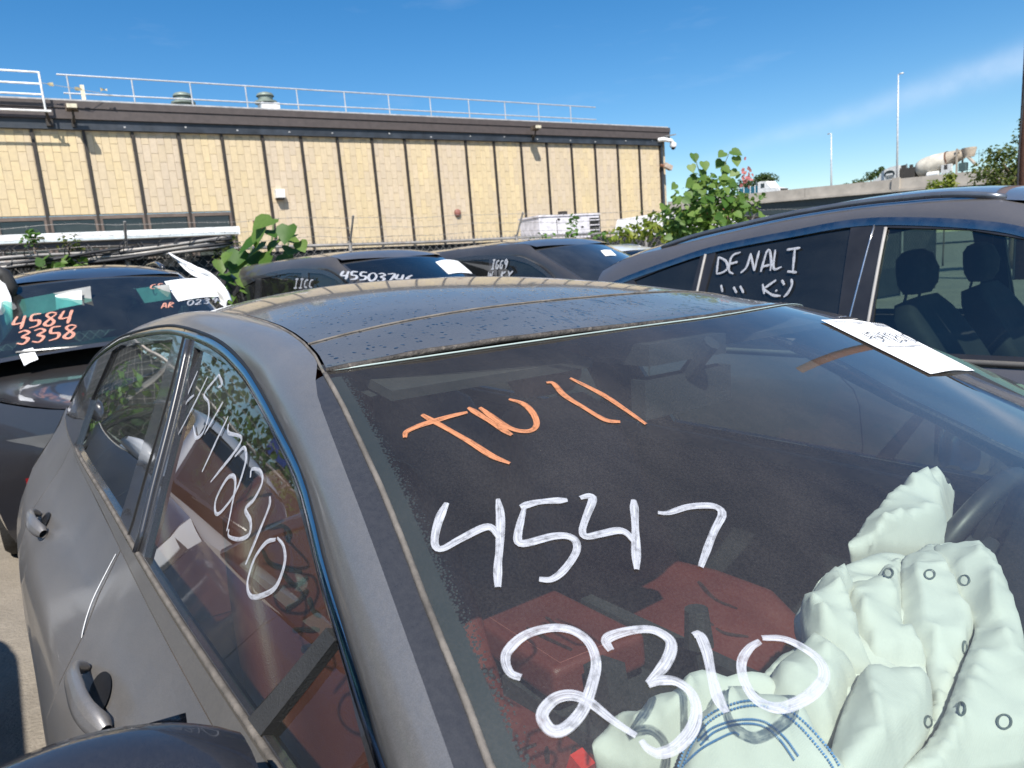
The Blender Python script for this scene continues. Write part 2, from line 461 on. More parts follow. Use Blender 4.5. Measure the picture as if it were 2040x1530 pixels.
def ribbon(name, pts, nrms, width, mat, parent, lift=0.0015, taper=(0.6, 0.6), n=None):
    """a brush stroke: a strip lying on a surface"""
    P = np.array(pts, float); k = n or max(12, len(P) * 6)
    P = smooth_poly(P, k); Nn = smooth_poly(np.array(nrms, float), k)
    me = bpy.data.meshes.new(name); vs, fs, uvs = [], [], []
    L = 0; acc = [0]
    for i in range(1, k): L += np.linalg.norm(P[i] - P[i - 1]); acc.append(L)
    ph = rnd.random() * 10
    for i in range(k):
        d = P[min(i + 1, k - 1)] - P[max(i - 1, 0)]; d /= np.linalg.norm(d) + 1e-12
        nn = Nn[i] / (np.linalg.norm(Nn[i]) + 1e-12); s_ = np.cross(nn, d); s_ /= np.linalg.norm(s_) + 1e-12
        q = i / (k - 1)
        w = width * (1 - (1 - taper[0]) * max(0, 1 - q / 0.12)) * (1 - (1 - taper[1]) * max(0, 1 - (1 - q) / 0.15))
        w *= 0.9 + 0.22 * math.sin(q * 9 + ph) * 0.5
        for j, t in enumerate((-1, -0.33, 0.33, 1)):
            vs.append(tuple(P[i] + nn * (lift + (0.0006 if j in (1, 2) else 0)) + s_ * w * 0.5 * t)); uvs.append(((t + 1) / 2, acc[i] * 12 + ph))
    for i in range(k - 1):
        for j in range(3): fs.append((i * 4 + j, i * 4 + j + 1, (i + 1) * 4 + j + 1, (i + 1) * 4 + j))
    me.from_pydata(vs, [], fs); uvl = me.uv_layers.new(name='UVMap')
    for lp in me.loops: uvl.data[lp.index].uv = uvs[lp.vertex_index]
    me.materials.append(mat); me.polygons.foreach_set('use_smooth', [True] * len(me.polygons))
    o = bpy.data.objects.new(name, me); link(o, parent); return o
# ------------------------------------------------------------------ cars: surfaces
def herm(x, xs, ys):
    x = float(x); i = min(max(int(np.searchsorted(xs, x)) - 1, 0), len(xs) - 2)
    m = np.gradient(ys, xs); h = xs[i + 1] - xs[i]; t = (x - xs[i]) / h
    return float((2*t**3-3*t**2+1)*ys[i] + (t**3-2*t**2+t)*h*m[i] + (-2*t**3+3*t**2)*ys[i+1] + (t**3-t**2)*h*m[i+1])
def sstep(x, a, b):
    t = min(1, max(0, (x - a) / (b - a))); return t * t * (3 - 2 * t)

class Car:
    """a car's own frame (x forward, y to its left, z up from the ground) and the surfaces of its body"""
    def __init__(s, origin, theta, rho=0.0, **kw):
        t, q = math.radians(theta), math.radians(rho)
        ey = np.array([math.cos(t) * math.cos(q), math.sin(t) * math.cos(q), -math.sin(q)])
        ex = np.cross(ey, [0, 0, 1.0]); ex /= np.linalg.norm(ex); ez = np.cross(ex, ey)
        s.M = np.stack([ex, ey, ez]); s.O = np.array(origin, float)
        s.eye = s.M @ (C_O - s.O)
        s.bow, s.cd, s.wtweak = 0.12, 0.022, 0.0
        for k, v in kw.items(): setattr(s, k, v)
        for k in ('zc_', 'ys_', 'pl_', 'dr_'):
            a = np.array(getattr(s, k), float); setattr(s, k + 'x', a[:, 0]); setattr(s, k + 'v', a[:, 1])
    def mat(s):
        m = Matrix.Identity(4)
        for i in range(3):
            for j in range(3): m[i][j] = s.M[j][i]
            m[i][3] = s.O[i]
        return m
    def zc(s, x): return herm(x, s.zc_x, s.zc_v)
    def drop(s, x): return float(np.interp(x, s.dr_x, s.dr_v))
    def Y(s, x, z): return herm(z, s.ys_x, s.ys_v) * herm(x, s.pl_x, s.pl_v)
    def edge(s, x): return s.zc(x) - s.drop(x)
    def yw(s, x): return s.Y(x, s.edge(x))
    def roof(s, x, y): return s.zc(x) - s.drop(x) * abs(y / s.yw(x)) ** 2.6
    def wind(s, x, y):
        k = (y / s.yh) ** 2
        z = s.zc(s.xh) - s.slope * (x + s.bow * k - s.xh)
        cd = -s.cd
        if y > 0 and s.wtweak: cd = -s.cd + (s.cd + s.wtweak) * sstep(x, -0.05, 0.16)
        return z + cd * k
    def back(s, x, y): return s.zc(x - s.bowr * (y / s.yr) ** 2) - 0.03 * (y / s.yr) ** 2
    def side3(s, sg): return lambda x, z: (x, sg * s.Y(x, z), z)
    def world(s, p): return s.O + s.M.T @ np.array(p, float)
    def local(s, w): return s.M @ (np.array(w, float) - s.O)
    def hit(s, fn, px, py, t0=0.15, t1=9.0, n=900):
        d = s.M @ ray(px, py); o = s.eye; pa = None; ts = np.linspace(t0, t1, n)
        for i, t in enumerate(ts):
            p = o + d * t; g = fn(p)
            if pa is not None and pa[1] > 0 >= g:
                tt = pa[0] + (t - pa[0]) * pa[1] / (pa[1] - g); return o + d * tt
            pa = (t, g)
        return None
    def g_side(s, p): return -p[1] - s.Y(p[0], p[2])
    def g_wind(s, p): return p[2] - s.wind(p[0], p[1])
    def hs(s, px, py, **k): return s.hit(s.g_side, px, py, **k)
    def hw(s, px, py, **k): return s.hit(s.g_wind, px, py, **k)
    def hplane(s, px, py, n, d):
        n = np.array(n, float); r = s.M @ ray(px, py); t = (d - n @ s.eye) / (n @ r); return s.eye + r * t
    def n_wind(s, p):
        e = 2e-3; a = np.array([2*e, 0, s.wind(p[0]+e, p[1]) - s.wind(p[0]-e, p[1])]); b = np.array([0, 2*e, s.wind(p[0], p[1]+e) - s.wind(p[0], p[1]-e)])
        n = np.cross(a, b); return n / np.linalg.norm(n)
    def n_side(s, p, sg=-1):
        e = 2e-3; x, z = p[0], p[2]
        a = np.array([2*e, sg*(s.Y(x+e, z) - s.Y(x-e, z)), 0]); b = np.array([0, sg*(s.Y(x, z+e) - s.Y(x, z-e)), 2*e])
        n = np.cross(a, b); n /= np.linalg.norm(n); return n if n[1] * sg > 0 else -n

def resamp(P, n):
    P = np.array(P, float); d = np.concatenate([[0], np.cumsum(np.linalg.norm(np.diff(P, axis=0), axis=1))])
    q = np.linspace(0, d[-1], n); return np.stack([np.interp(q, d, P[:, k]) for k in range(P.shape[1])], 1)
def mir(P): return [np.array([p[0], -p[1], p[2]]) for p in P]

def strip(name, A, B, mat, parent, k=6, bulge=0.1, ref=None, smooth=True, lip=0.0):
    """a convex band between two 3D curves of equal count; ref = a point inside the car"""
    P = []
    ref = np.array(ref if ref is not None else (0, 0, 0.8), float)
    for i in range(len(A)):
        a, b = np.array(A[i], float), np.array(B[i], float)
        tg = np.array(A[min(i + 1, len(A) - 1)]) - np.array(A[max(i - 1, 0)]); w = b - a
        nn = np.cross(tg, w); nn /= np.linalg.norm(nn) + 1e-9
        if nn @ ((a + b) / 2 - ref) < 0: nn = -nn
        row = []
        for j in range(k + 1):
            t = j / k; row.append(a + w * t + nn * (4 * t * (1 - t)) * bulge * np.linalg.norm(w))
        if lip: row = [row[0] - nn * lip] + row + [row[-1] - nn * lip]
        P.append(row)
    m = MB().grid(P)
    # outward facing
    f = m.f[len(m.f) // 2]; a, b, c = (np.array(m.v[i]) for i in f[:3])
    if np.cross(b - a, c - a) @ ((a + b + c) / 3 - ref) < 0: m.f = [q[::-1] for q in m.f]
    return m.build(name, mat, parent, smooth=True, angle=50)

def wheel(parent, c, r, w, rimcol, steer=0, n=28):
    """tyre and spoked rim about the car's y axis"""
    R = Matrix.Rotation(math.radians(-90), 3, 'X')
    M4 = Matrix.Translation(Vector(c)) @ R.to_4x4()
    tyre = MB().lathe([(r * .64, -w/2), (r * .9, -w/2), (r * .985, -w*.36), (r, -w*.15), (r, w*.15), (r * .985, w*.36), (r * .9, w/2), (r * .64, w/2)], n, M4)
    ty = tyre.build('tyre', plain('rubber', (0.022, 0.022, 0.022), 0.85, bump=0.4), parent, angle=40)
    rim = MB().lathe([(r * .66, -w*.45), (r * .6, -w*.2), (r * .55, w*.1), (r * .60, w*.42), (r * .66, w*.47)], n, M4)
    for sgn in (1,):
        for i in range(5):
            a = 2 * math.pi * i / 5
            d = np.array([math.cos(a), 0, math.sin(a)])
            for off in (-.1, .1):
                e = np.array([math.cos(a + off), 0, math.sin(a + off)])
                y = np.array([0, (1 if c[1] > 0 else -1) * w * .3, 0])
                rim.beam(np.array(c) + d * r * .1 + y, np.array(c) + e * r * .62 + y, r * .07, w * .12, up=(0, 1, 0))
    rim.lathe([(0.0, -w*.38), (r * .16, -w*.34), (r * .16, w*.34), (0.0, w*.38)], 12, M4)
    rim.build('rim', plain('rim_' + rimcol, (0.42, 0.43, 0.45) if rimcol == 'silver' else (0.03, 0.03, 0.03), 0.3, 0.9), ty, angle=35)
    return ty

def lower_body(c, root, body, names=True):
    """everything below the waist: doors, wings, bonnet, ends, wheels"""
    s = c
    dark = plain('underbody_black', (0.015, 0.015, 0.016), 0.7)
    rk, ra = s.rocker, s.wr * 1.18
    def arch(xc):
        return [(xc + ra * math.cos(a), max(rk, s.wr + ra * math.sin(a))) for a in np.linspace(math.pi, 0, 13)]
    bz = s.belt
    g = 0.004
    bx = s.split_b
    # x order: tail .. rear arch .. rear door .. front door .. front arch .. nose
    fa0, fa1, ra0, ra1 = s.xf - ra, s.xf + ra, s.xrw - ra, s.xrw + ra
    dF, dR = s.door_f, s.door_r
    for sg in (-1, 1):
        f3 = s.side3(sg); fl = sg > 0
        top = lambda a, b, n=8: [(x, bz(x)) for x in np.linspace(a, b, n)]
        def pt(nm, poly):
            o = patch(nm, f3, poly, (), 0.085, body, root, flip=(sg > 0) ^ True, lip=0.012); return o
        # patch normals: du x dv = x cross z = -y ; flip when that side faces +y
        def P2(nm, poly): return patch(nm, f3, poly, (), 0.085, body, root, flip=(sg > 0), lip=0.012)
        fd = P2('front_door', top(bx + g, dF - g) + [(dF - g, bz(dF) - .25), (fa0 - .10, rk + .04), (bx + g + .06, rk + .02), (bx + g + .12, bz(bx) - .35), (bx + g + .108, bz(bx) - .18), (bx + g + .078, bz(bx) - .115), (bx + g + .018, bz(bx) - .07)])
        rd = P2('rear_door', top(dR + g, bx - g) + [(bx - g + .018, bz(bx) - .07), (bx - g + .078, bz(bx) - .115), (bx - g + .108, bz(bx) - .18), (bx - g + .12, bz(bx) - .35), (bx - g + .06, rk + .02), (ra1 + .02, rk + .02), (ra1 - .02, s.wr + .12), (ra1 - .10, s.wr + .30), (dR + .02, bz(dR) - .18)])
        P2('front_wing', top(dF + g, s.xnose, 6) + [(s.xnose, rk + .05), (fa1, rk + .02)] + arch(s.xf)[::-1][1:-1] + [(fa0, rk + .02), (fa0 - .09, rk + .05), (dF + g, bz(dF) - .25)])
        P2('rear_wing', top(s.xtail, dR - g, 6) + [(dR + .01, bz(dR) - .18), (ra1 - .11, s.wr + .30), (ra1 - .03, s.wr + .12)] + arch(s.xrw)[::-1][1:-1] + [(ra0, rk + .02), (s.xtail, rk + .06)])
        sill = MB(); sill.grid([[(x, sg * (s.Y(x, rk) - .01), rk + .03), (x, sg * (s.Y(x, rk) - .02), rk - .06), (x, sg * (s.Y(x, rk) - .25), rk - .07)] for x in np.linspace(ra1 - .02, fa0 + .02, 10)])
        sill.build('sill', dark, root, smooth=True)
        for nm, xa in (('front_arch', s.xf), ('rear_arch', s.xrw)):
            al = MB(); ys = s.Y(xa, s.wr + .1)
            al.grid([[(xa + (ra + .01) * math.cos(a), sg * (ys - .015 - d), s.wr + (ra + .01) * math.sin(a)) for d in (0, .12, .28, .30)] + [(xa, sg * (ys - .32), s.wr)] for a in np.linspace(0, math.pi, 17)])
            al.build('wheel_arch_liner', dark, root)
        for xa in (s.xf, s.xrw):
            wheel(root, (xa, sg * (s.Y(xa, s.wr) - .125), s.wr), s.wr, .22, s.rimcol)
        for dd, x0 in ((fd, s.handle_f), (rd, s.handle_r)):
            if s.handles: door_handle(s, dd, x0, sg, body)
    # bonnet, nose, boot, tail
    nx = 14
    yb = lambda x: s.Y(x, bz(x))
    hood = MB(); rows = []
    for i in range(nx + 1):
        t = i / nx; row = []
        for j in range(17):
            v = -1 + 2 * j / 16
            xa = s.xb - s.bow * 1.0 * v * v + .03; x = xa + (s.xnose - xa) * t
            zed = bz(x); zmid = s.hoodz(x)
            row.append((x + .10 * (1 - v * v) * t ** 2, v * (yb(x) - .004), zed + (zmid - zed) * (1 - abs(v) ** 2.4)))
        rows.append(row)
    hood.grid(rows); hood.build('bonnet', body, root, smooth=True)
    def end(nm, x, sgn, ztop, mat):
        m = MB(); rows = []
        zs = np.linspace(0, 1, 9)
        for q in zs:
            row = []
            for j in range(17):
                v = -1 + 2 * j / 16
                zt = bz(x) + (ztop - bz(x)) * (1 - abs(v) ** 2.4); z = zt + (rk - .02 - zt) * q
                bul = .10 * (1 - v * v) + .05 * math.sin(q * math.pi)
                row.append((x + sgn * bul, v * s.Y(x, z), z))
            rows.append(row)
        m.grid(rows)
        return m.build(nm, mat, root, smooth=True)
    end('front_bumper', s.xnose, 1, s.hoodz(s.xnose), body)
    zt = s.deckz
    end('tailgate', s.xtail, -1, zt, body)
    for sg in (-1, 1):
        L = MB(); y0 = s.Y(s.xnose, .68)
        L.grid([[(s.xnose + .03 + .115 * (1 - (y / y0) ** 2), sg * y, z) for z in (s.lampz - .06, s.lampz, s.lampz + .03)] for y in np.linspace(y0 * .62, y0 * .995, 8)])
        L.build('headlight', plain('lamp_glass', (0.16, 0.165, 0.17), 0.12, 0.3), root, smooth=True)
        L = MB(); y0 = s.Y(s.xtail, s.lampz)
        L.grid([[(s.xtail - .02 - .115 * (1 - (y / y0) ** 2), sg * y, z) for z in (s.lampz - .05, s.lampz, s.lampz + .06)] for y in np.linspace(y0 * .5, y0 * .995, 8)])
        L.build('tail_light', plain('tail_red', (0.25, 0.012, 0.015), 0.15), root, smooth=True)
    gr = MB(); gr.grid([[(s.xnose + .155 - .10 * (y / .6) ** 2, y, z) for z in (s.lampz - .24, s.lampz - .05)] for y in np.linspace(-.5, .5, 9)])
    gr.build('grille', dark, root, smooth=True)
    und = MB(); und.box(((s.xnose + s.xtail) / 2, 0, rk - .02), (s.xnose - s.xtail - .3, 1.3, .06)); und.build('floor_pan', dark, root)

def door_handle(s, door, x0, sg, body):
    """a pull handle: curved grip standing off the door over a dark finger cup"""
    zh = s.handle_z
    base = lambda x, z: np.array([x, sg * s.Y(x, z), z])
    nrm = lambda x, z: s.n_side((x, 0, z), sg)
    cup = []
    for a in np.linspace(0, 2 * math.pi, 25)[:-1]:
        cup.append((x0 + .052 * math.cos(a), zh + .023 * math.sin(a) + .004))
    patch('handle_recess', lambda x, z: base(x, z), cup, (), .02, plain('handle_recess_black', (0.008, 0.008, 0.009), 0.5), door, flip=(sg > 0), lift=.0025)
    L = .122; rows = []
    for i in range(25):
        t = -1 + 2 * i / 24; x = x0 + L * t
        z = zh + .004 * (1 - t * t)
        off = .008 + .032 * (1 - abs(t) ** 3.2)
        hh = (.0165 + .004 * t) * (1 - abs(t) ** 9 * .45); th = .0085
        p = base(x, z); n = nrm(x, z); up = np.cross(n, [1, 0, 0]); up /= np.linalg.norm(up)
        if up[2] < 0: up = -up
        thick_in = th if abs(t) < .70 else th + (off - th) * min(1, (abs(t) - .70) / .12)
        row = []
        for a in np.linspace(0, 2 * math.pi, 13):
            ca, sa = math.cos(a), math.sin(a)
            row.append(p + n * (off + (th if ca > 0 else thick_in) * ca * (abs(ca) ** -.15 if abs(ca) > .05 else 1)) + up * hh * sa)
        rows.append(row)
    h = MB().grid(rows); h.build('handle', body, door, smooth=True)

def cabin(s, root, seat_mat, dark, floor_z=.28, headrest_mat=None, wheel_=True, rear=True):
    """tub, dashboard, seats, steering wheel"""
    hr = headrest_mat or seat_mat
    tub = MB()
    x0, x1 = s.xd + .25, s.xb + .02
    for sg in (-1, 1):
        tub.grid([[(x, sg * (s.Y(x, z) - .055), z) for z in np.linspace(floor_z, s.belt(x) - .03, 5)] for x in np.linspace(x0, x1, 14)])
    tub.grid([[(x, y, floor_z) for y in (-.8, 0, .8)] for x in (x0, x1)])
    tub.grid([[(x0, y, z) for y in (-.7, .7)] for z in (floor_z, s.belt(x0) - .05)])
    tub.grid([[(x1 - .02, y, z) for y in (-.78, .78)] for z in (floor_z, s.belt(x1) - .08)])
    tub.build('interior_tub', dark, root, smooth=False)
    hl = MB(); hl.grid([[(x, v * s.yw(x) * .9, s.roof(x, v * s.yw(x) * .9) - .045) for v in np.linspace(-1, 1, 13)] for x in np.linspace(s.xr + .05, s.xh - .10, 14)])
    hl.build('headliner', s.liner, root, smooth=True)
    # dashboard under the windscreen
    d = MB(); rows = []
    for v in np.linspace(-1, 1, 15):
        y = v * (s.yb - .05); xb = s.xb - s.bow * v * v - .02; zb = s.wind(xb, y) - .035
        hump = .035 * math.exp(-((y - .37) / .2) ** 2)
        rows.append([(xb, y, zb), (xb - .18, y, zb + .015 + hump * .4), (xb - .36, y, zb + .01 + hump), (xb - .45, y, zb - .03 + hump), (xb - .48, y, zb - .12), (xb - .46, y, zb - .26), (xb - .30, y, zb - .42)])
    d.grid(rows); d.build('dashboard', s.dash_mat, root, smooth=True, angle=55)
    def seat(x, y, w, back_h, tilt, nm):
        e = bpy.data.objects.new(nm, None); link(e, root); e.location = (x, y, 0)
        def pad(nm, prof, mat, wid, R=.05):
            # prof: centre line (x,z, half thickness, width factor); side bolsters stand proud
            rows = []
            for (px_, pz, th, wf, bo) in prof:
                row = []
                for a in np.linspace(0, 2 * math.pi, 29):
                    cy, sy = math.cos(a), math.sin(a)
                    u = np.sign(cy) * abs(cy) ** .45; f = np.sign(sy) * abs(sy) ** .6
                    yy = u * wid / 2 * wf
                    bolster = bo * sstep(abs(u), .55, .9) * (1 if f > 0 else 0)
                    row.append((yy, f * th + bolster))
                rows.append((px_, pz, row))
            P = []
            for i, (px_, pz, row) in enumerate(rows):
                q0, q1 = rows[max(0, i - 1)], rows[min(len(rows) - 1, i + 1)]
                dx, dz = q1[0] - q0[0], q1[1] - q0[1]; L = math.hypot(dx, dz) + 1e-9
                nx, nz = (dz / L, -dx / L)
                P.append([(px_ + nx * f, yy, pz + nz * f) for yy, f in row])
            m = MB().grid(P)
            m.f.append(tuple(range(len(P[0]) - 1))[::-1]); b = (len(P) - 1) * len(P[0]); m.f.append(tuple(b + i for i in range(len(P[0]) - 1)))
            return m.build(nm, mat, e, smooth=True, angle=60)
        sb, cz = math.sin(tilt), s.seat_z
        k = 9
        bx = [(-.02 - sb * back_h * i / k, cz + back_h * math.cos(tilt) * i / k, .055 + .02 * math.sin(math.pi * min(1, i / k + .1)), .96 - .16 * (i / k) ** 3 - (.25 if i == k else 0), .05 * (1 - (i / k) ** 2)) for i in range(k + 1)]
        pad('seat_back', bx, seat_mat, w)
        # cushion runs from front to back, top side up
        cxs = [(.46, cz - .10, .03, .80, 0), (.44, cz - .05, .06, .94, .02), (.36, cz - .025, .075, .98, .035), (.2, cz - .035, .075, 1, .045), (0., cz - .055, .075, 1, .045), (-.08, cz - .06, .06, .96, .03)]
        pad('seat_cushion', cxs, seat_mat, w)
        tx, tz = bx[-1][0] - .015, bx[-1][1]
        if nm != 'rear_seat':
            pad('headrest', [(tx + .02, tz + .03, .03, .75, 0), (tx + .022, tz + .07, .05, .95, 0), (tx + .02, tz + .13, .055, 1, 0), (tx + .005, tz + .19, .045, .9, 0), (tx - .005, tz + .215, .025, .6, 0)], hr, .27)
            pp = MB()
            for yy in (-.07, .07): pp.tube([(tx - .01, yy, tz - .03), (tx + .01, yy, tz + .06)], .006, 6)
            pp.build('headrest_posts', plain('post_metal', (0.3, 0.3, 0.3), 0.3, 0.9), e)
        return e
    fs = [seat(s.seat_x + (getattr(s, 'driver_shift', 0) if y > 0 else 0), y + (getattr(s, 'driver_y', 0) if y > 0 else 0), .52, .60, math.radians(24), 'front_seat') for y in (-.37, .37)]
    if rear:
        for y in (-.34, .34): seat(s.seat_x - .86, y, .60, .58, math.radians(27), 'rear_seat')
    if wheel_:
        wm = MB(); cx, cy, cz = s.wheel_pos; tl = math.radians(24)
        ax = np.array([-math.cos(tl), 0, math.sin(tl)]); e1 = np.array([0, 1.0, 0]); e2 = np.cross(ax, e1)
        ring = [np.array([cx, cy, cz]) + .185 * (math.cos(a) * e1 + math.sin(a) * e2) for a in np.linspace(0, 2 * math.pi, 41)]
        wm.tube(ring, .016, 10, cap=False)
        for a in (0.15, math.pi - .15, -math.pi / 2): wm.beam(np.array([cx, cy, cz]) - ax * .02, np.array([cx, cy, cz]) + .18 * (math.cos(a) * e1 + math.sin(a) * e2), .035, .014, up=ax)
        wm.lathe([(0, .01), (.07, 0), (.075, -.03), (.04, -.1), (.03, -.3)], 14, Matrix.Translation(Vector((cx, cy, cz))) @ Matrix(((e1[0], e2[0], ax[0], 0), (e1[1], e2[1], ax[1], 0), (e1[2], e2[2], ax[2], 0), (0, 0, 0, 1))))
        wm.build('steering_wheel', s.wheel_mat, root, smooth=True, angle=45)
    return fs

def glasshouse(s, root, body, frame, glass_side, glass_front, windows, dlo, iA, iC, wedge=None, redge=None, bedge=None, roofmat=None, pillar_k=.10):
    """roof, pillars, side frames with their panes, windscreen and rear screen"""
    dark = plain('seal_black', (0.012, 0.012, 0.013), 0.55)
    if wedge is None:
        wedge = []
        for t in np.linspace(1, 0, 12):
            x = s.xh - s.bow + (s.xb - s.xh) * t; y = -(s.yh + (s.yb - s.yh) * t); wedge.append(np.array([x, y, s.wind(x, y)]))
    if redge is None:
        redge = [np.array([x, -s.yw(x) * .93, s.roof(x, s.yw(x) * .93)]) for x in np.linspace(s.xh - s.bow, s.xr, 16)]
    if bedge is None:
        bedge = []
        for t in np.linspace(0, 1, 10):
            x = s.xr + (s.xd - s.xr) * t; y = -(s.yr + (s.yd - s.yr) * t); bedge.append(np.array([x, y, s.zc(x) - s.drop(x) * .8 if s.sedan else s.zc(x) - s.drop(x) * .8]))
    nA, nT, nC = 16, 24, 12
    D = [np.array([x, -s.Y(x, z), z]) for x, z in dlo]
    a = np.vstack([resamp(D[:iA + 1], nA), resamp(D[iA:iC + 1], nT)[1:], resamp(D[iC:], nC)[1:]])
    b = np.vstack([resamp(wedge, nA), resamp(redge, nT)[1:], resamp(bedge, nC)[1:]])
    for sg in (-1, 1):
        A = a if sg < 0 else mir(a); B = b if sg < 0 else mir(b)
        strip('roof_rail_panel', A, B, body, root, 7, pillar_k, ref=(np.mean(b[:, 0]), 0, .9))
        f3 = s.side3(sg)
        outer = [tuple(p) for p in resamp(dlo[:], 46)]
        fr = patch('window_frame', f3, outer, [w[1] for w in windows], .06, frame, root, flip=(sg > 0), lip=.012)
        for nm, poly in windows:
            patch(nm, f3, poly, (), .07, glass_side, root, flip=(sg > 0), lift=-.009)
    rows = []
    for i in range(25):
        t = i / 24; row = []
        for j in range(25):
            v = -1 + 2 * j / 24
            xe = s.xh - s.bow * v * v
            x = s.xr + (xe - s.xr) * t
            rr = np.interp(x, [p[0] for p in redge[::-1]], [p[1] for p in redge[::-1]]); y = -v * rr * -1 * -1
            y = v * abs(rr)
            z = s.roof(x, y)
            row.append((x, y, z))
        rows.append(row)
    s.roof_rows = rows
    if roofmat is not None:
        m = MB().grid(rows); m.f = [q for q in m.f]; o = m.build('roof', roofmat, root, smooth=True)
    # windscreen: follows the same edges
    def wgrid(v0, v1, t0, t1, lift, nv=22, nt=20):
        R = []
        W = resamp(wedge[::-1], 40)
        for i in range(nt + 1):
            t = t0 + (t1 - t0) * i / nt; k = t * 39; i0 = min(38, int(k)); e = W[i0] + (W[i0 + 1] - W[i0]) * (k - i0)
            row = []
            for j in range(nv + 1):
                v = v0 + (v1 - v0) * j / nv; y = v * abs(e[1]); x = e[0] + s.bow * (abs(e[1]) / s.yh) ** 2 * (1 - v * v)
                row.append((x, y, s.wind(x, y) + lift))
            R.append(row)
        return R
    s.wgrid = wgrid
    return a, b
from mathutils.bvhtree import BVHTree
# ------------------------------------------------------------------ the grey sedan in front
HM = 1.366
def up_(l): return [(a, b + HM) for a, b in l]
S = Car(np.array([0.22127364, 1.24484577, 0.0]), 37.0, 1.6,
        zc_=up_([(-3.2,-.46),(-2.5,-.215),(-2.2,-.115),(-1.9,-.03),(-1.6,.036),(-1.3,.087),(-1.0,.115),(-.7,.121),(-.4,.104),(-.2,.080),(0,.046),(.12,.022),(.3,-.0554),(1.2,-.4424)]),
        ys_=[(a + HM, b) for a, b in [(-1.3,.84),(-1.05,.90),(-.85,.928),(-.7,.935),(-.6,.92),(-.52,.865),(-.42,.785),(-.37,.755),(-.25,.70),(-.1,.632),(0,.59),(.03,.578),(.06,.565)]],
        pl_=[(-3,.84),(-2.6,.93),(-2.2,.975),(-1.6,1.),(-1.,1.),(-.3,1.),(.3,.985),(1.2,.965),(1.8,.93),(2.3,.84)],
        dr_=[(-2,.095),(-.5,.078),(0,.047),(.2,.04)],
        xh=.12, xb=.98, yh=.58, yb=.76, slope=.43, bow=.12, cd=.022, wtweak=.012,
        xr=-1.45, xd=-2.32, yr=.465, yd=.60, bowr=-.10, sedan=True,
        xnose=1.98, xtail=-2.62, xf=1.22, xrw=-1.62, wr=.335, rocker=.20, split_b=-.685, door_f=.66, door_r=-1.80,
        handle_f=-.365, handle_r=-1.49, handle_z=HM - .512, handles=True, rimcol='black', lampz=.70, deckz=HM - .24,
        seat_x=-.34, driver_shift=-.16, driver_y=.06, seat_z=.54, wheel_pos=(.40, .38, HM - .435))
S.belt = lambda x: HM - .3625 - .03 * (x + 1.5) - .0 * x
S.hoodz = lambda x: HM - .40 - .26 * sstep(x, .6, 2.1) + .02
S.O = S.O - S.M.T @ np.array([0, 0, HM]) + np.array([0, 0, 1.3660253])
S.eye = S.M @ (C_O - S.O)
Rt = empty('sedan', S.mat())
tag(Rt, 'dusty dark grey sedan in front with 4547 2310 written across its windscreen', 'car')
PAINT_S = paint('sedan_paint', (0.165, 0.160, 0.158), 0.75, 0.36, 0.24, (0.33, 0.30, 0.27), coat=.55, crough=.07)
BLACKG = paint('gloss_black', (0.006, 0.006, 0.008), 0.0, 0.25, 0.10, (0.30, 0.29, 0.28))
TRIMG = paint('belt_trim', (0.035, 0.035, 0.036), 0.0, 0.5, 0.30, (0.30, 0.27, 0.23), coat=0.2)
DUSTSEAL = plain('dusty_seal', (0.13, 0.115, 0.10), 0.85, var=0.45, scale=25, bump=0.3, bscale=120)
DARKI = plain('interior_black', (0.020, 0.020, 0.022), 0.75, bump=0.25, bscale=200)
SILV = plain('bright_trim', (0.55, 0.56, 0.58), 0.22, 0.9)

def leather_mat():
    t = NT('red_leather')
    c = t.mix(t.rng(t.noise(7, 5), 0.3, 0.7), (0.095, 0.016, 0.012), (0.13, 0.026, 0.019))
    vo = t.voro(420.0)
    b = t.bsdf(Base_Color=c, Roughness=0.48); t.put(b.inputs['Normal'], t.bump(vo, 0.25, 0.002))
    return t.end(b)
RED = leather_mat()
S.liner = plain('headliner_black', (0.018, 0.018, 0.02), 0.95)
S.dash_mat = plain('dash_black', (0.016, 0.016, 0.017), 0.6, bump=0.3, bscale=260)
S.wheel_mat = plain('wheel_leather', (0.022, 0.022, 0.022), 0.45)
GL_SIDE = glass('side_glass', (0.62, 0.74, 0.67), 0.03, (0.42, 0.44, 0.42), refl=1.0)
GL_WIND = glass('windscreen_glass', (0.80, 0.89, 0.85), 0.066, (0.38, 0.34, 0.31), streaks=False, refl=0.95)

# outlines traced on the body's own side surface
def side_pts(px): 
    out = []
    for p in px:
        r = S.hs(*p, t1=4.5)
        if r is not None: out.append((r[0], r[2]))
    return out
top_px = [(775,1520),(750,1433),(717,1330),(683,1220),(653,1120),(610,950),(560,847),(520,773),(483,720),(433,677),(370,653)]
dlo = [(.66, HM - .388), (.60, HM - .372), (.50, HM - .343)] + side_pts(top_px) + [(-1.0, HM + .042), (-1.35, HM + .018), (-1.62, HM - .012), (-2.0, HM - .09), (-2.22, HM - .20), (-2.38, HM - .325), (-2.36, HM - .335)]
iA = 2 + 8 + 1; iC = len(dlo) - 5
dl = smooth_poly(dlo[:-1], 70); dlo_s = [tuple(p) for p in dl] + [dlo[-1]]
iA = int(np.argmin([abs(p[0] + .20) + (0 if p[1] > HM - .1 else 9) for p in dlo_s])); iC = int(np.argmin([abs(p[0] + 1.62) + (0 if p[1] > HM - .1 else 9) for p in dlo_s]))
zline = lambda x: HM - .388 + (x - .66) * (-.053 / 3.02) * -1 * -1
zline = lambda x: HM - .388 + (.66 - x) / 3.02 * .053
fg_px = [(388,692),(433,714),(477,742),(520,800),(550,857),(573,920),(597,1016),(620,1100),(643,1190)]
fgl = side_pts(fg_px)
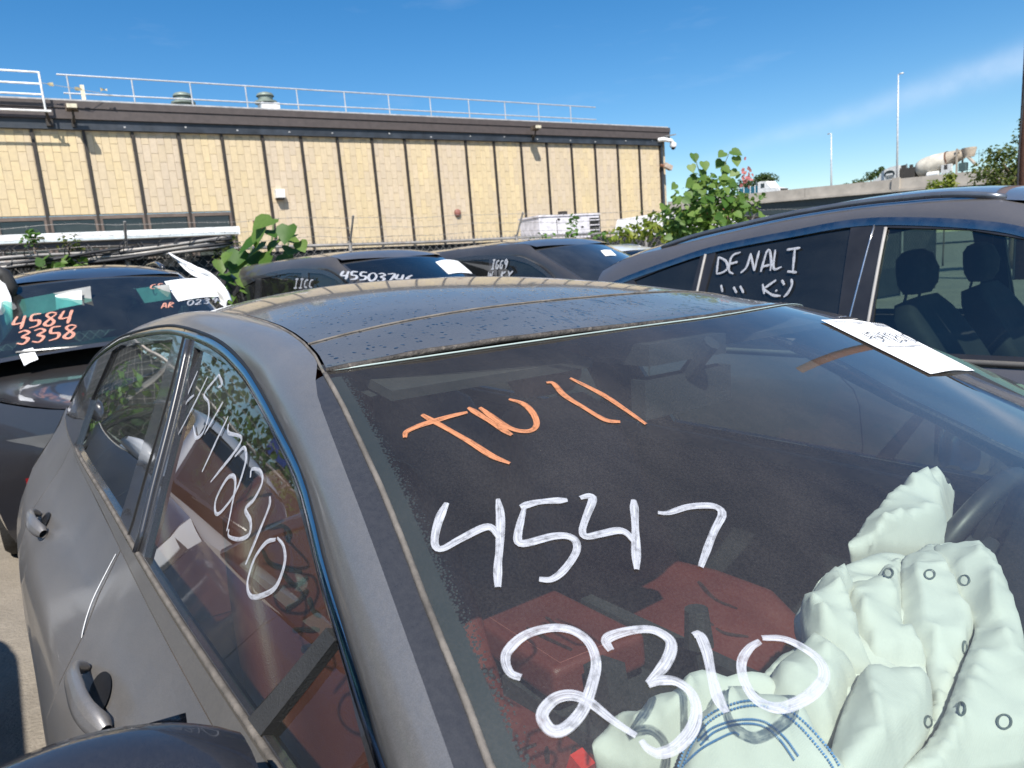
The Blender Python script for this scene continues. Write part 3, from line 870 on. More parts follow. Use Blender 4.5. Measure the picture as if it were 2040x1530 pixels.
fg = fgl + [(.235, HM - .245), (.30, HM - .285), (.36, HM - .318), (.42, zline(.42) + .014)] + [(x, zline(x) + .012) for x in np.linspace(.38, -.52, 9)]
q_ = S.hs(284, 1117); fg = fg + [(q_[0], max(q_[2], zline(q_[0]) + .012))]
rgl = side_pts([(345,676),(290,681)]) + [(-1.50, HM - .022), (-1.62, HM - .045)]
q_ = S.hs(240, 1030)
rg = rgl + [(-1.72, HM - .20), (-1.70, zline(-1.7) + .014)] + [(x, zline(x) + .012) for x in np.linspace(-1.6, -.86, 6)] + [(q_[0], max(q_[2], zline(q_[0]) + .012))]
# pillar edges on the windscreen's surface
def wind_pts(px): return [p for p in (S.hw(*q, t1=3) for q in px) if p is not None]
wedge = [np.array([.86, -.752, S.wind(.86, -.752)]), np.array([.66, -.712, S.wind(.66, -.712)])] + wind_pts([(973,1520),(933,1410),(890,1303),(853,1213),(813,1107),(787,1040),(757,967),(720,887),(677,797),(648,747)])
pil = [np.array([.88, -.785, S.wind(.88, -.785) - .006]), np.array([.66, -.742, S.wind(.66, -.742) - .004])] + wind_pts([(900,1520),(870,1433),(833,1333),(797,1233),(760,1130),(727,1040),(700,970),(677,910),(653,847),(633,793)]) + [np.array([.0, -.594, S.wind(0, -.594) - .004])]
redge = [np.array([x, y, S.roof(x, y)]) for x, y in zip(np.linspace(0, -1.45, 18), np.interp(np.linspace(0, -1.45, 18), [-1.45, -1.2, -.8, -.5, -.3, -.12, 0], [-.455, -.47, -.488, -.503, -.520, -.548, -.582]))]
lower_body(S, Rt, PAINT_S)
_a, _b = glasshouse(S, Rt, PAINT_S, BLACKG, GL_SIDE, GL_WIND, [('rear_window', rg), ('front_window', fg)], dlo_s, iA, iC, wedge=pil, redge=redge, pillar_k=.085)
# black pillar covers beside the windscreen, and its seal
W1, P1 = resamp(wedge, 26), resamp(pil, 26)
for sg in (-1, 1):
    A, B = (P1, W1) if sg < 0 else (mir(P1), mir(W1))
    strip('pillar_cover', A, B, BLACKG, Rt, 3, .03, ref=(.4, 0, .6))
    m = MB(); m.tube([p + np.array([0, 0, .0015]) for p in (W1 if sg < 0 else mir(W1))], .0032, 8); m.build('windscreen_seal', DUSTSEAL, Rt, smooth=True)
    # shut line between roof rail and door frame
    D = [np.array([x, sg * (S.Y(x, z) + .001), z]) for x, z in dlo_s[4:-3]]
    m = MB(); m.tube(D, .0036, 6); m.build('door_seal', plain('seal_black', (0.012, 0.012, 0.013), 0.55), Rt, smooth=True)
    # bright strip round the top of the side windows
    Dd = resamp([p for p in dlo_s[2:-4]], 90)
    Aa, Bb = [], []
    for i in range(len(Dd)):
        t_ = Dd[min(i + 1, 89)] - Dd[max(i - 1, 0)]; t_ /= np.linalg.norm(t_) + 1e-9; nx_, nz_ = t_[1], -t_[0]
        if nz_ > 0: nx_, nz_ = -nx_, -nz_
        w_ = .019 * min(1, i / 12 + .25)
        for L_, k_ in ((Aa, .003), (Bb, w_)):
            x_, z_ = Dd[i][0] + nx_ * k_, Dd[i][1] + nz_ * k_; L_.append(np.array([x_, sg * (S.Y(x_, z_) + .0015), z_]))
    strip('window_bright_strip', Aa, Bb, plain('dark_chrome', (.42, .42, .44), .10, 1.0, var=.05), Rt, 3, .10, ref=(-.6, 0, .9))
    f3 = S.side3(sg)
    bm = [(x, zline(x) - .001) for x in np.linspace(-2.36, .66, 16)] + [(x, S.belt(x) + .003) for x in np.linspace(.66, -2.3, 16)]
    patch('waist_moulding', f3, bm, (), .06, TRIMG, Rt, flip=(sg > 0), lip=.006, lift=.002)
    m = MB(); m.tube([np.array([x, sg * (S.Y(x, zline(x) + .006) + .001), zline(x) + .006]) for x in np.linspace(-1.7, .42, 20)], .0045, 6); m.build('window_wiper_strip', DUSTSEAL, Rt, smooth=True)
    qb0, qb1 = np.array([.215, HM - .238]), np.array([.10, zline(.1) + .010])
    patch('quarter_bar', f3, [tuple(qb0 + (-.012, 0)), tuple(qb0 + (.012, -.004)), tuple(qb1 + (.035, 0)), tuple(qb1 + (-.006, 0))], (), .05, plain('quarter_bar_black', (0.035, 0.035, 0.035), 0.55, bump=.3, bscale=300), Rt, flip=(sg > 0), lip=.012, lift=.003)
    # split in the gloss black centre pillar
    m = MB(); zt = HM + .038
    m.tube([np.array([x, sg * (S.Y(x, z) + .0008), z]) for x, z in zip(np.linspace(-.765, -.672, 12), np.linspace(zt, zline(-.67), 12))], .0022, 5); m.build('pillar_seam', plain('seam_black', (0.004, 0.004, 0.004), 0.9), Rt)
    m = MB()
    m.tube([np.array([x, sg * (S.Y(x, z) + .002), z]) for x, z in zip(np.linspace(-.70, -.565, 12), np.linspace(HM + .018, zline(-.57) + .006, 12))], .008, 8); m.build('window_run', BLACKG, Rt, smooth=True)
# roof of black glass in two panes, each with its seam
RG = roof_glass_mat('roof_glass')
rows = S.roof_rows; ns = 22
seam = lambda v: -.155 + .055 * (1 - v * v)
def roof_rows_between(f0, f1, n):
    out = []
    for i in range(n + 1):
        row = []
        for j in range(33):
            v = -1 + 2 * j / 32
            x = f0(v) + (f1(v) - f0(v)) * i / n
            rr = abs(np.interp(x, [p[0] for p in redge[::-1]], [p[1] for p in redge[::-1]])) - .006
            row.append((x, v * rr, S.roof(x, v * rr)))
        out.append(row)
    return out
head = lambda v: S.xh - S.bow * v * v - .006
for nm, f0, f1, n in (('front_roof_pane', lambda v: seam(v) + .004, head, 8), ('rear_roof_pane', lambda v: -1.18, lambda v: seam(v) - .004, 22)):
    m = MB().grid(roof_rows_between(f0, f1, n)); m.build(nm, RG, Rt, smooth=True)
m = MB().grid(roof_rows_between(lambda v: -1.46, lambda v: -1.186, 6)); m.build('roof_skin', PAINT_S, Rt, smooth=True)
vs_ = np.linspace(-1, 1, 45)
def on_roof(x, v, dz=0):
    rr = abs(np.interp(x, [p[0] for p in redge[::-1]], [p[1] for p in redge[::-1]])) - .004
    return np.array([x, v * rr, S.roof(x, v * rr) + dz])
m = MB(); m.tube([on_roof(seam(v), v, .0006) for v in vs_], .0021, 6); m.build('roof_seam', DUSTSEAL, Rt, smooth=True)
m = MB()
hp = []
for i, v in enumerate(vs_):
    bend = -.030 * sstep(v, .86, .99)
    hp.append(on_roof(head(v) + .003 + bend + .0004 * math.sin(v * 23), v, .0005 + .0004 * math.sin(v * 31 + 1)))
m.tube(hp, [.0042 + .0004 * math.sin(i * 1.7) for i in range(45)], 8); m.build('header_seal', plain('header_rubber', (0.05, 0.043, 0.038), 0.7, var=.6, scale=60, bump=.5, bscale=150, wear=((0.26, 0.22, 0.18), .7)), Rt, smooth=True)
m = MB()
for sg in (-1, 1): 
    mm = MB(); mm.tube([np.array([p[0], sg * abs(p[1]), p[2] + .0006]) for p in redge], .0022, 6); mm.build('roof_side_seam', DUSTSEAL, Rt, smooth=True)
# rear screen and boot
bg_ = MB()
rb = []
for i in range(9):
    t = i / 8; row = []
    for j in range(17):
        v = -1 + 2 * j / 16
        y = v * (S.yr + (S.yd - S.yr) * t); x = S.xr + (S.xd - S.xr) * t - .06 * (1 - v * v)
        row.append((x, y, S.zc(S.xr + (S.xd - S.xr) * t) - S.drop(x) * .8 * v * v - .002))
    rb.append(row)
bg_.grid(rb); bg_.build('rear_screen', glass('rear_glass', (0.25, 0.28, 0.27), 0.04), Rt, smooth=True)
bt = MB()
bt.grid([[(x, v * (S.Y(x, S.belt(x)) - .01), S.belt(x) + (max(S.zc(x), S.belt(x)) - S.belt(x)) * (1 - abs(v) ** 2.2)) for v in np.linspace(-1, 1, 17)] for x in np.linspace(S.xd + .06, S.xtail, 6)])
bt.build('boot_lid', PAINT_S, Rt, smooth=True)
# windscreen: pane, printed black border under it, bright upper edge
def make_wgrid(W, v0, v1, t0, t1, lift, nv=26, nt=26):
    R = []; Wm = resamp(W[::-1], 60)
    for i in range(nt + 1):
        t = t0 + (t1 - t0) * i / nt; k = t * 59; i0 = min(58, int(k)); e = Wm[i0] + (Wm[i0 + 1] - Wm[i0]) * (k - i0)
        row = []
        for j in range(nv + 1):
            v = v0 + (v1 - v0) * j / nv; y = v * (abs(e[1]) - .003); x = e[0] + S.bow * (abs(e[1]) / S.yh) ** 2 * (1 - v * v)
            row.append((x, y, S.wind(x, y) + lift))
        R.append(row)
    return R
wr_ = make_wgrid(wedge, -1, 1, 0, 1, 0); wr_ = [[(x - .025, y, S.wind(x - .025, y) - .001) for x, y, z in wr_[0]]] + wr_
wsc = MB().grid(wr_); WIND = wsc.build('windscreen', GL_WIND, Rt, smooth=True)
def frit_mat():
    t = NT('frit')
    df = t.bsdf(Base_Color=(0.012, 0.016, 0.018), Roughness=0.6); tr = t.n('ShaderNodeBsdfTransparent')
    uv = t.n('ShaderNodeUVMap').outputs[0]; sp = t.n('ShaderNodeSeparateXYZ'); t.t.links.new(uv, sp.inputs[0])
    vo = t.voro(330.0)
    a = t.math('MAXIMUM', t.rng(sp.outputs[0], 0.55, 0.60, 1, 0), t.math('MULTIPLY', t.math('LESS_THAN', vo, t.rng(sp.outputs[0], 0.5, 1.0, 0.62, 0.18)), 1.0))
    mx = t.n('ShaderNodeMixShader'); t.put(mx.inputs[0], a); t.t.links.new(tr.outputs[0], mx.inputs[1]); t.t.links.new(df.outputs[0], mx.inputs[2])
    return t.end(mx)
FRIT = frit_mat()
def frit(nm, rows):
    m = MB().grid(rows); o = m.build(nm, FRIT, Rt, smooth=True); uvl = o.data.uv_layers.new(name='UVMap'); nc = len(rows[0])
    for lp in o.data.loops: uvl.data[lp.index].uv = ((lp.vertex_index % nc) / (nc - 1), (lp.vertex_index // nc) / 10.0)
frit('frit_border', make_wgrid(wedge, -1, -.955, .005, 1, -.003, 6)); frit('frit_border', make_wgrid(wedge, 1, .955, .005, 1, -.003, 6))
def tr_(rows): return [list(r) for r in zip(*rows)]
m = MB()
m.tube([np.array([p[0] + .0045, p[1] * .99, S.wind(p[0] + .0045, p[1] * .99) + .0015]) for p in [on_roof(head(v) + .004, v) for v in vs_]], .0014, 5); m.build('glass_edge', plain('glass_edge', (0.35, 0.42, 0.40), 0.25), Rt, smooth=True)
# far header corner: white reflection on the gasket put in as a bright strip
pc = on_roof(head(1) - .02, 1.0)
m = MB(); m.beam(pc + np.array([-.16, .030, .006]), pc + np.array([.01, .034, -.004]), .006, .006); m.build('roof_gasket_glint', SILV, Rt)
# mirror on the near door
def wing_mirror(sg, parent, y0, x0, z0, mat, k=1.0):
    rows = []
    for i in range(15):
        t = i / 14; yy = y0 + t * .225 * k
        r = (math.sin(math.pi * min(1, .10 + t * .86)) ** .42)
        row = []
        for a in np.linspace(0, 2 * math.pi, 21):
            ca, sa = math.cos(a), math.sin(a)
            dx = (.085 if ca > 0 else .045) * np.sign(ca) * abs(ca) ** .8
            row.append((x0 - .05 * t + dx * r * k, sg * yy, z0 + (.078 * np.sign(sa) * abs(sa) ** .75) * r * k + .012 * t))
        rows.append(row)
    m = MB().grid(rows); o = m.build('wing_mirror', mat, parent, smooth=True)
    st = MB(); st.tube([(x0 - .02, sg * (y0 - .07), z0 - .075), (x0, sg * (y0 + .02), z0 - .06)], [.035, .025], 10); st.build('mirror_foot', plain('seal_black', (0.012,)*3, .55), o, smooth=True)
    g_ = MB(); g_.grid([[(x0 - .05 * t - .046, sg * (y0 + .22 * t * k), z0 + dz * k) for dz in (-.06, .06)] for t in (.15, .9)]); g_.build('mirror_glass', plain('mirror_glass', (.8, .8, .8), .03, 1.0), o)
    return o
MIRM = paint('mirror_black', (0.006, 0.008, 0.014), 0.0, 0.25, 0.05)
for sg in (-1, 1): wing_mirror(sg, Rt, .79, .245, HM - .340, MIRM, 1.08)
cabin(S, Rt, RED, DARKI)
# dark sun visors, mirror stalk and inside pillars make the shapes that show through the glass
m = MB()
rvm = np.array([.10, .02, HM - .10]); m.box(rvm, (.03, .23, .065)); m.tube([rvm + np.array([.01, 0, .03]), rvm + np.array([.06, 0, .085])], .015, 8)
m.build('rear_view_mirror', DARKI, Rt, angle=30)
m = MB(); m.box((.05, 0, HM - .025), (.16, .20, .035)); m.build('sensor_housing', DARKI, Rt, angle=30)
for y in (-.34, .36):
    m = MB(); m.box((.0, y, HM - .022), (.13, .36, .014), np.array(Matrix.Rotation(math.radians(10), 3, 'Y'))); m.build('sun_visor', plain('visor', (0.03, 0.026, 0.026), .9), Rt)
# console with its red padded lid, and the seat-belt buckle
m = MB(); m.box((.10, -.03, .50), (.72, .24, .28)); m.box((.30, -.03, .60), (.26, .22, .10)); m.beam((.02, -.10, .64), (.0, -.10, .76), .05, .06); m.tube([(.14, .05, .6), (.10, .05, .80)], [.02, .016], 8); m.tube([(.10, .05, .78), (.095, .05, .85)], [.028, .022], 10); m.box((.02, .12, .60), (.60, .035, .24)); m.build('centre_console', DARKI, Rt, angle=30)
def cushion(nm, c, size, R, mat, parent, e=.5):
    rows = []
    for i in range(17):
        ph = -math.pi / 2 + math.pi * i / 16
        row = []
        for j in range(33):
            th = 2 * math.pi * j / 32
            f = lambda w, q: np.sign(w) * abs(w) ** q
            row.append(np.array(c) + R @ np.array([size[0] / 2 * f(math.cos(ph), .35) * f(math.cos(th), e), size[1] / 2 * f(math.cos(ph), .35) * f(math.sin(th), e), size[2] / 2 * f(math.sin(ph), .7)]))
        rows.append(row)
    return MB().grid(rows).build(nm, mat, parent, smooth=True)
Ry = lambda d: np.array(Matrix.Rotation(math.radians(d), 3, 'Y'))
m = MB(); m.box((0, 0, 0), (.33, .23, .075)); ARM = m.build('armrest_lid', RED, Rt); ARM.location = (-.215, -.035, .695); ARM.rotation_euler = (0, math.radians(-4), math.radians(-6))
bm = bmesh.new(); bm.from_mesh(ARM.data); bmesh.ops.recalc_face_normals(bm, faces=bm.faces[:]); bmesh.ops.bevel(bm, geom=bm.edges[:], offset=.018, segments=4, profile=.6, affect='EDGES'); bm.to_mesh(ARM.data); bm.free()
ARM.data.polygons.foreach_set('use_smooth', [True] * len(ARM.data.polygons))
m = MB(); m.tube([(-.15, -.09, .0385), (.15, -.09, .0385), (.15, .09, .0385)], .0012, 5); ST = m.build('armrest_stitching', plain('stitch_red', (.22, .06, .05), .7), ARM)
m = MB(); m.box((.02, -.19, .60), (.035, .03, .06), Ry(20)); m.build('buckle', plain('buckle_red', (0.55, 0.03, 0.02), .4), Rt, angle=30)

# ---- writing on the glass
WHITE, ORANGE = marker('marker_white', (0.50, 0.51, 0.55)), marker('marker_orange', (0.62, 0.25, 0.115))
def stroke_w(px, w, mat, car=None, name='windscreen_writing', parent=None, lift=.0015):
    car = car or S
    P = [car.hw(*p, t1=9) for p in px]; P = [p for p in P if p is not None]
    if len(P) < 2: return
    N = [car.n_wind(p) for p in P]
    ribbon(name, P, N, w, mat, parent or Rt, lift=lift)
def stroke_s(px, w, mat, car=None, name='side_window_writing', parent=None, lift=.0015):
    car = car or S
    P = [car.hs(*p, t1=9) for p in px]; P = [p for p in P if p is not None]
    if len(P) < 2: return
    ribbon(name, P, [car.n_side(p) for p in P], w, mat, parent or Rt, lift=lift)
for px in ([(807,874),(810,862),(835,850),(870,839),(901,830),(931,823)], [(841,828),(889,855),(936,882),(980,910),(1016,925)], [(933,814),(973,839),(1020,869)],
           [(956,814),(986,836),(1017,855),(1042,861),(1061,858),(1069,845),(1061,824),(1042,806),(1014,797)],
           [(1088,764),(1102,765),(1124,789),(1162,813),(1205,838),(1235,842)], [(1136,755),(1199,787),(1240,814),(1287,847)]):
    stroke_w(px, .0085, ORANGE)
for px in ([(890,1004),(876,1034),(867,1068),(868,1090),(882,1095),(917,1076),(961,1054),(980,1054),(995,1075)], [(992,996),(997,1034),(995,1096),(992,1128),(992,1172)],
           [(1036,1012),(1074,1002),(1130,998)], [(1045,1012),(1033,1059),(1033,1081),(1049,1084),(1099,1071),(1130,1070),(1147,1081),(1147,1103),(1124,1137),(1099,1156),(1074,1156)],
           [(1155,994),(1174,990),(1180,999),(1168,1031),(1160,1059),(1168,1071),(1199,1065),(1231,1059),(1249,1065),(1262,1081)], [(1262,998),(1265,1049),(1268,1137)],
           [(1310,1023),(1330,1024),(1370,1012),(1410,1009),(1430,1014),(1438,1028),(1420,1065),(1395,1132)]):
    stroke_w(px, .0092, WHITE)
for px in ([(1038,1352),(1017,1343),(1007,1320),(1013,1297),(1047,1267),(1097,1253),(1140,1258),(1173,1282),(1187,1320),(1180,1363),(1160,1417),(1127,1453),(1100,1458),(1082,1437),(1083,1417),(1107,1393),(1140,1387),(1173,1400),(1220,1437),(1267,1468)],
           [(1217,1298),(1207,1280),(1220,1268),(1263,1257),(1300,1257),(1330,1273),(1337,1293),(1323,1327),(1290,1363)], [(1290,1366),(1313,1358),(1347,1360),(1377,1383),(1387,1420),(1377,1457),(1347,1490),(1313,1503),(1290,1493),(1277,1477)],
           [(1380,1268),(1393,1267),(1407,1300),(1417,1347),(1430,1393),(1447,1422)],
           [(1513,1280),(1493,1293),(1477,1320),(1480,1353),(1500,1390),(1533,1410),(1567,1410),(1613,1387),(1640,1353),(1633,1320),(1600,1293),(1560,1275),(1517,1273)]):
    stroke_w(px, .0098, WHITE)
for px in ([(387,737),(370,777),(355,817),(367,797),(380,785)], [(407,748),(380,803),(348,865)], [(428,744),(435,763),(427,770)], [(428,745),(400,783),(408,800),(408,827),(397,860),(383,870),(378,847)],
           [(437,798),(413,840),(400,863)], [(447,827),(423,877),(395,938)], [(447,843),(447,860),(473,870),(460,897),(440,923),(412,958)],
           [(460,907),(477,890),(482,907),(477,933),(460,980),(430,1020),(420,1017),(423,990),(443,953),(457,947),(460,967),(453,1007),(443,1057)],
           [(490,950),(493,933),(510,937),(513,960),(497,993),(480,1013),(490,1037),(487,1063),(467,1073),(447,1067),(447,1053)], [(528,988),(527,1007),(507,1057),(480,1123)],
           [(540,1073),(520,1080),(497,1113),(483,1160),(490,1187),(513,1185),(540,1167),(557,1120),(555,1087),(543,1070)]):
    stroke_s(px, .0075, WHITE, lift=-.0065)
# the white paint run down the front door's shut line
P = [S.hs(*p) for p in [(234,1104),(215,1140),(190,1190),(176,1228),(168,1258),(166,1272)]]
P = [p for p in P if p is not None]; ribbon('shut_line_drip', P, [S.n_side(p) for p in P], .004, plain('drip_white', (.75, .75, .75), .5), Rt, lift=.003, taper=(1, .2))

# ---- scribbles on the seats (dark crayon), found by shooting at the seat meshes
bpy.context.view_layer.update()
def mesh_hit(objs, px, py):
    best = None
    for o in objs:
        bv = BVHTree.FromObject(o, bpy.context.evaluated_depsgraph_get()); mi = o.matrix_world.inverted()
        a = mi @ Vector(C_O); d = (mi.to_3x3() @ Vector(ray(px, py))).normalized()
        h = bv.ray_cast(a, d)
        if h[0] is not None:
            w = o.matrix_world @ h[0]; D = (w - Vector(C_O)).length
            if best is None or D < best[0]: best = (D, S.local(w), np.array((S.mat().inverted().to_3x3() @ (o.matrix_world.to_3x3() @ h[1])).normalized()))
    return best
pads = [o for o in bpy.data.objects if o.name.split('.')[0] in ('seat_back', 'seat_cushion', 'headrest', 'armrest_lid')]
CRAY = marker('crayon_dark', (0.03, 0.014, 0.012))
for px in ([(528,1052),(560,1048),(575,1062),(570,1080)], [(520,1095),(540,1125),(600,1140)], [(560,1140),(585,1165),(612,1150)], [(566,1215),(590,1200),(612,1175)], [(614,1190),(622,1215),(638,1228)], [(580,1256),(605,1254),(635,1254)], [(600,1300),(605,1290),(625,1286),(635,1300)],
           [(1050,1253),(1085,1272),(1140,1298)], [(1088,1232),(1110,1248),(1150,1262)], [(960,1330),(985,1350),(1010,1372)], [(1030,1520),(1035,1500),(1070,1485)], [(1092,1525),(1090,1490)], [(1145,1527),(1145,1490)], [(1392,1160),(1425,1195),(1470,1215)], [(1410,1240),(1440,1262),(1490,1270)]):
    H = [mesh_hit(pads, *p) for p in px]; H = [h for h in H if h is not None]
    if len(H) >= 2: ribbon('crayon_scribble', [h[1] for h in H], [h[2] * (1 if h[2] @ (S.eye - h[1]) > 0 else -1) for h in H], .011, CRAY, Rt, lift=.004)
from mathutils.kdtree import KDTree
# ------------------------------------------------------------------ burst airbags behind the windscreen
def cloth_mat():
    t = NT('airbag_cloth')
    uvw = t.obj()
    wv = t.n('ShaderNodeTexWave'); wv.inputs['Scale'].default_value = 260; wv.inputs['Distortion'].default_value = 1.5; t.t.links.new(uvw, wv.inputs['Vector'])
    c = t.mix(t.rng(t.noise(6, 5), .3, .7), (0.60, 0.58, 0.53), (0.66, 0.64, 0.59))
    b = t.bsdf(Base_Color=c, Roughness=0.8); b.inputs['Sheen Weight'].default_value = .15
    rid = lambda sc, d, st=None: t.math('ABSOLUTE', t.math('SUBTRACT', t.noise(sc, d, .5, stretch=st), .5))
    h = t.math('ADD', t.math('MULTIPLY', wv.outputs[0], .02), t.math('ADD', t.math('MULTIPLY', rid(9, 1), 1.6), t.math('ADD', t.math('MULTIPLY', rid(20, 1, (1, .5, 1)), .6), t.math('MULTIPLY', t.noise(200, 2, .6), .05))))
    t.put(b.inputs['Normal'], t.bump(h, .30, .012))
    tl = t.n('ShaderNodeBsdfTranslucent'); tl.inputs[0].default_value = (.7, .68, .6, 1)
    mx = t.n('ShaderNodeMixShader'); mx.inputs[0].default_value = .05; t.t.links.new(b.outputs[0], mx.inputs[1]); t.t.links.new(tl.outputs[0], mx.inputs[2])
    return t.end(mx)
CLOTH = cloth_mat()
def bag(name, outline, dep, folds, step=.013, edge=.05, wr=.004, seed=0, puff=.03, knots=(), excess=.10, iters=70, reach=.022, stiff=.10, up=.030, dn=.022):
    """a crumpled sheet of cloth: outline traced, laid dep() below the glass, puffed up, rolled down at its rim, with creases"""
    def onsurf(px, py):
        return S.hit(lambda p: p[2] - (S.wind(p[0], p[1]) - dep), px, py, t0=.2, t1=3.5, n=500)
    pts = [onsurf(*p) for p in outline]; pts = [(p[0], p[1]) for p in pts if p is not None]
    oc = [tuple(p) for p in smooth_poly(pts, 110, closed=True)]
    oa = resamp(list(oc) + [oc[0]], 1400)
    FL = []
    for (px, w, amp, side) in folds:
        q = [onsurf(*p) for p in px]; q = [(p[0], p[1]) for p in q if p is not None]
        if len(q) >= 2: FL.append((smooth_poly(q, 40), w * .9, amp * (.5 if name == 'driver_airbag' and len(outline) > 20 else 1.4), side))
    pleats = []
    for (px, nk, ak, rk) in knots:
        q = onsurf(*px)
        if q is not None: pleats.append((q[0], q[1], nk, ak, rk))
    def height(x, y):
        de = np.min(np.hypot(oa[:, 0] - x, oa[:, 1] - y)); ins = pip(x, y, oc)
        e = min(1, de / edge) if ins else 0
        h = puff * (1 - (1 - e) ** 2) - (1 - e) ** 3 * .02
        for F, w, amp, side in FL:
            d = np.hypot(F[:, 0] - x, F[:, 1] - y); i = int(np.argmin(d)); dd = d[i]
            if dd > 4.5 * w: continue
            i2 = min(i + 1, len(F) - 1); i1 = max(i - 1, 0); tx, ty = F[i2] - F[i1]
            sg = np.sign(tx * (y - F[i][1]) - ty * (x - F[i][0])) * side
            end = min(1, min(i, len(F) - 1 - i) / 8.0 + .15)
            if sg > 0: h += amp * end * math.exp(-dd / w)
            else: h += amp * end * math.exp(-(dd / (.22 * w)) ** 2) * 1.0 - amp * .35 * end * math.exp(-dd / (1.2 * w))
        for (kx, ky, nk, ak, rk) in pleats:
            dx, dy = x - kx, y - ky; rr = math.hypot(dx, dy) + 1e-4; th = math.atan2(dy, dx)
            ph = th * nk + 2.2 * noise.noise(Vector((th * 1.3, rr * 5, seed + 2.))) + .6 * math.sin(rr * 14)
            fr = (ph / (2 * math.pi)) % 1.0
            sharp = fr / .86 if fr < .86 else (1 - fr) / .14
            sharp = sharp ** .8
            h += e * ak * sharp * math.exp(-rr / rk) * min(1, rr / .05)
        v = Vector((x * 9 + seed, y * 9, seed * 1.7)); h += e * wr * 2.2 * noise.noise(v)
        n2 = noise.noise(Vector((x * 24, y * 20 + seed, 3.1))); h += e * wr * 1.1 * (1 - abs(n2) * 2.2)
        n3 = noise.noise(Vector((x * 52 + 7, y * 47 + seed, 1.1))); h += e * wr * .5 * (1 - abs(n3) * 2)
        return h
    cache = {}
    def f(x, y):
        k = (round(x, 5), round(y, 5))
        if k not in cache: cache[k] = height(x, y)
        return (x, y, S.wind(x, y) - dep + cache[k])
    o = patch(name, f, oc, (), step, CLOTH, Rt, lip=0, nrm=False)
    me = o.data; n = len(me.vertices); X = np.empty(n * 3); me.vertices.foreach_get('co', X); X = X.reshape(-1, 3)
    ne = len(me.edges); E = np.empty(ne * 2, int); me.edges.foreach_get('vertices', E); E = E.reshape(-1, 2)
    cnt = np.zeros(ne, int); ek = {tuple(sorted(e)): k for k, e in enumerate(map(tuple, E))}
    opp = {}
    for p in me.polygons:
        v = list(p.vertices)
        for a in range(3):
            k = ek[tuple(sorted((v[a], v[(a + 1) % 3])))]; cnt[k] += 1; opp.setdefault(k, []).append(v[(a + 2) % 3])
    bnd = np.zeros(n, bool); bnd[E[cnt == 1].ravel()] = True
    flat = np.array([[x, y, S.wind(x, y)] for x, y, z in X])
    B = np.array([q for q in opp.values() if len(q) == 2]); rr = random.Random(seed + 3)
    kd = KDTree(n)
    for q in range(n): kd.insert(flat[q], q)
    kd.balance(); far_ = []
    for q in range(n):
        near = [w for (_, w, d) in kd.find_range(flat[q], reach) if d > reach * .8 and w > q]
        far_ += [(q, w) for w in rr.sample(near, min(4, len(near)))]
    Fp = np.array(far_); L = lambda pr: np.linalg.norm(flat[pr[:, 0]] - flat[pr[:, 1]], axis=1)
    sets = [(E, L(E), .9, False), (B, L(B), .25, True), (Fp, L(Fp), stiff, True)]
    X0 = X.copy(); Xp = X.copy(); top = np.minimum(flat[:, 2] - .016, X[:, 2] + up); bot = X[:, 2] - dn
    for it in range(iters):
        sc_ = 1 + excess * min(1, it / (iters * .6))
        V = (X - Xp) * .9; Xp = X.copy(); X = X + V; X[:, 2] -= .00001
        for pr, L0, k, comp in sets:
            d = X[pr[:, 1]] - X[pr[:, 0]]; l = np.linalg.norm(d, axis=1) + 1e-9; c = (l - L0 * sc_ * (.97 if comp else 1)) / l
            if comp: c = np.minimum(c, 0)
            d *= (.5 * k * c)[:, None]
            for q in range(3):
                X[:, q] += (np.bincount(pr[:, 0], d[:, q], n) - np.bincount(pr[:, 1], d[:, q], n)) / (np.bincount(pr.ravel(), minlength=n) + 1e-9) * 1.3
        X[bnd] += (X0[bnd] - X[bnd]) * .6
        X[:, 2] = np.clip(X[:, 2], bot, top)
    me.vertices.foreach_set('co', X.ravel()); me.update()
    bm = bmesh.new(); bm.from_mesh(me)
    rim = [e for e in bm.edges if e.is_boundary]
    ex = bmesh.ops.extrude_edge_only(bm, edges=rim); cm = X.mean(0)
    for v in ex['geom']:
        if isinstance(v, bmesh.types.BMVert): v.co.z -= .028; v.co.x += (cm[0] - v.co.x) * .03; v.co.y += (cm[1] - v.co.y) * .03
    bmesh.ops.subdivide_edges(bm, edges=bm.edges[:], cuts=1, use_grid_fill=True, smooth=.12)
    bm.to_mesh(me); bm.free(); me.update()
    me.polygons.foreach_set('use_smooth', [True] * len(me.polygons))
    BV = BVHTree.FromPolygons([tuple(v.co) for v in me.vertices], [tuple(p.vertices) for p in me.polygons])
    f = BV
    return o, f, onsurf

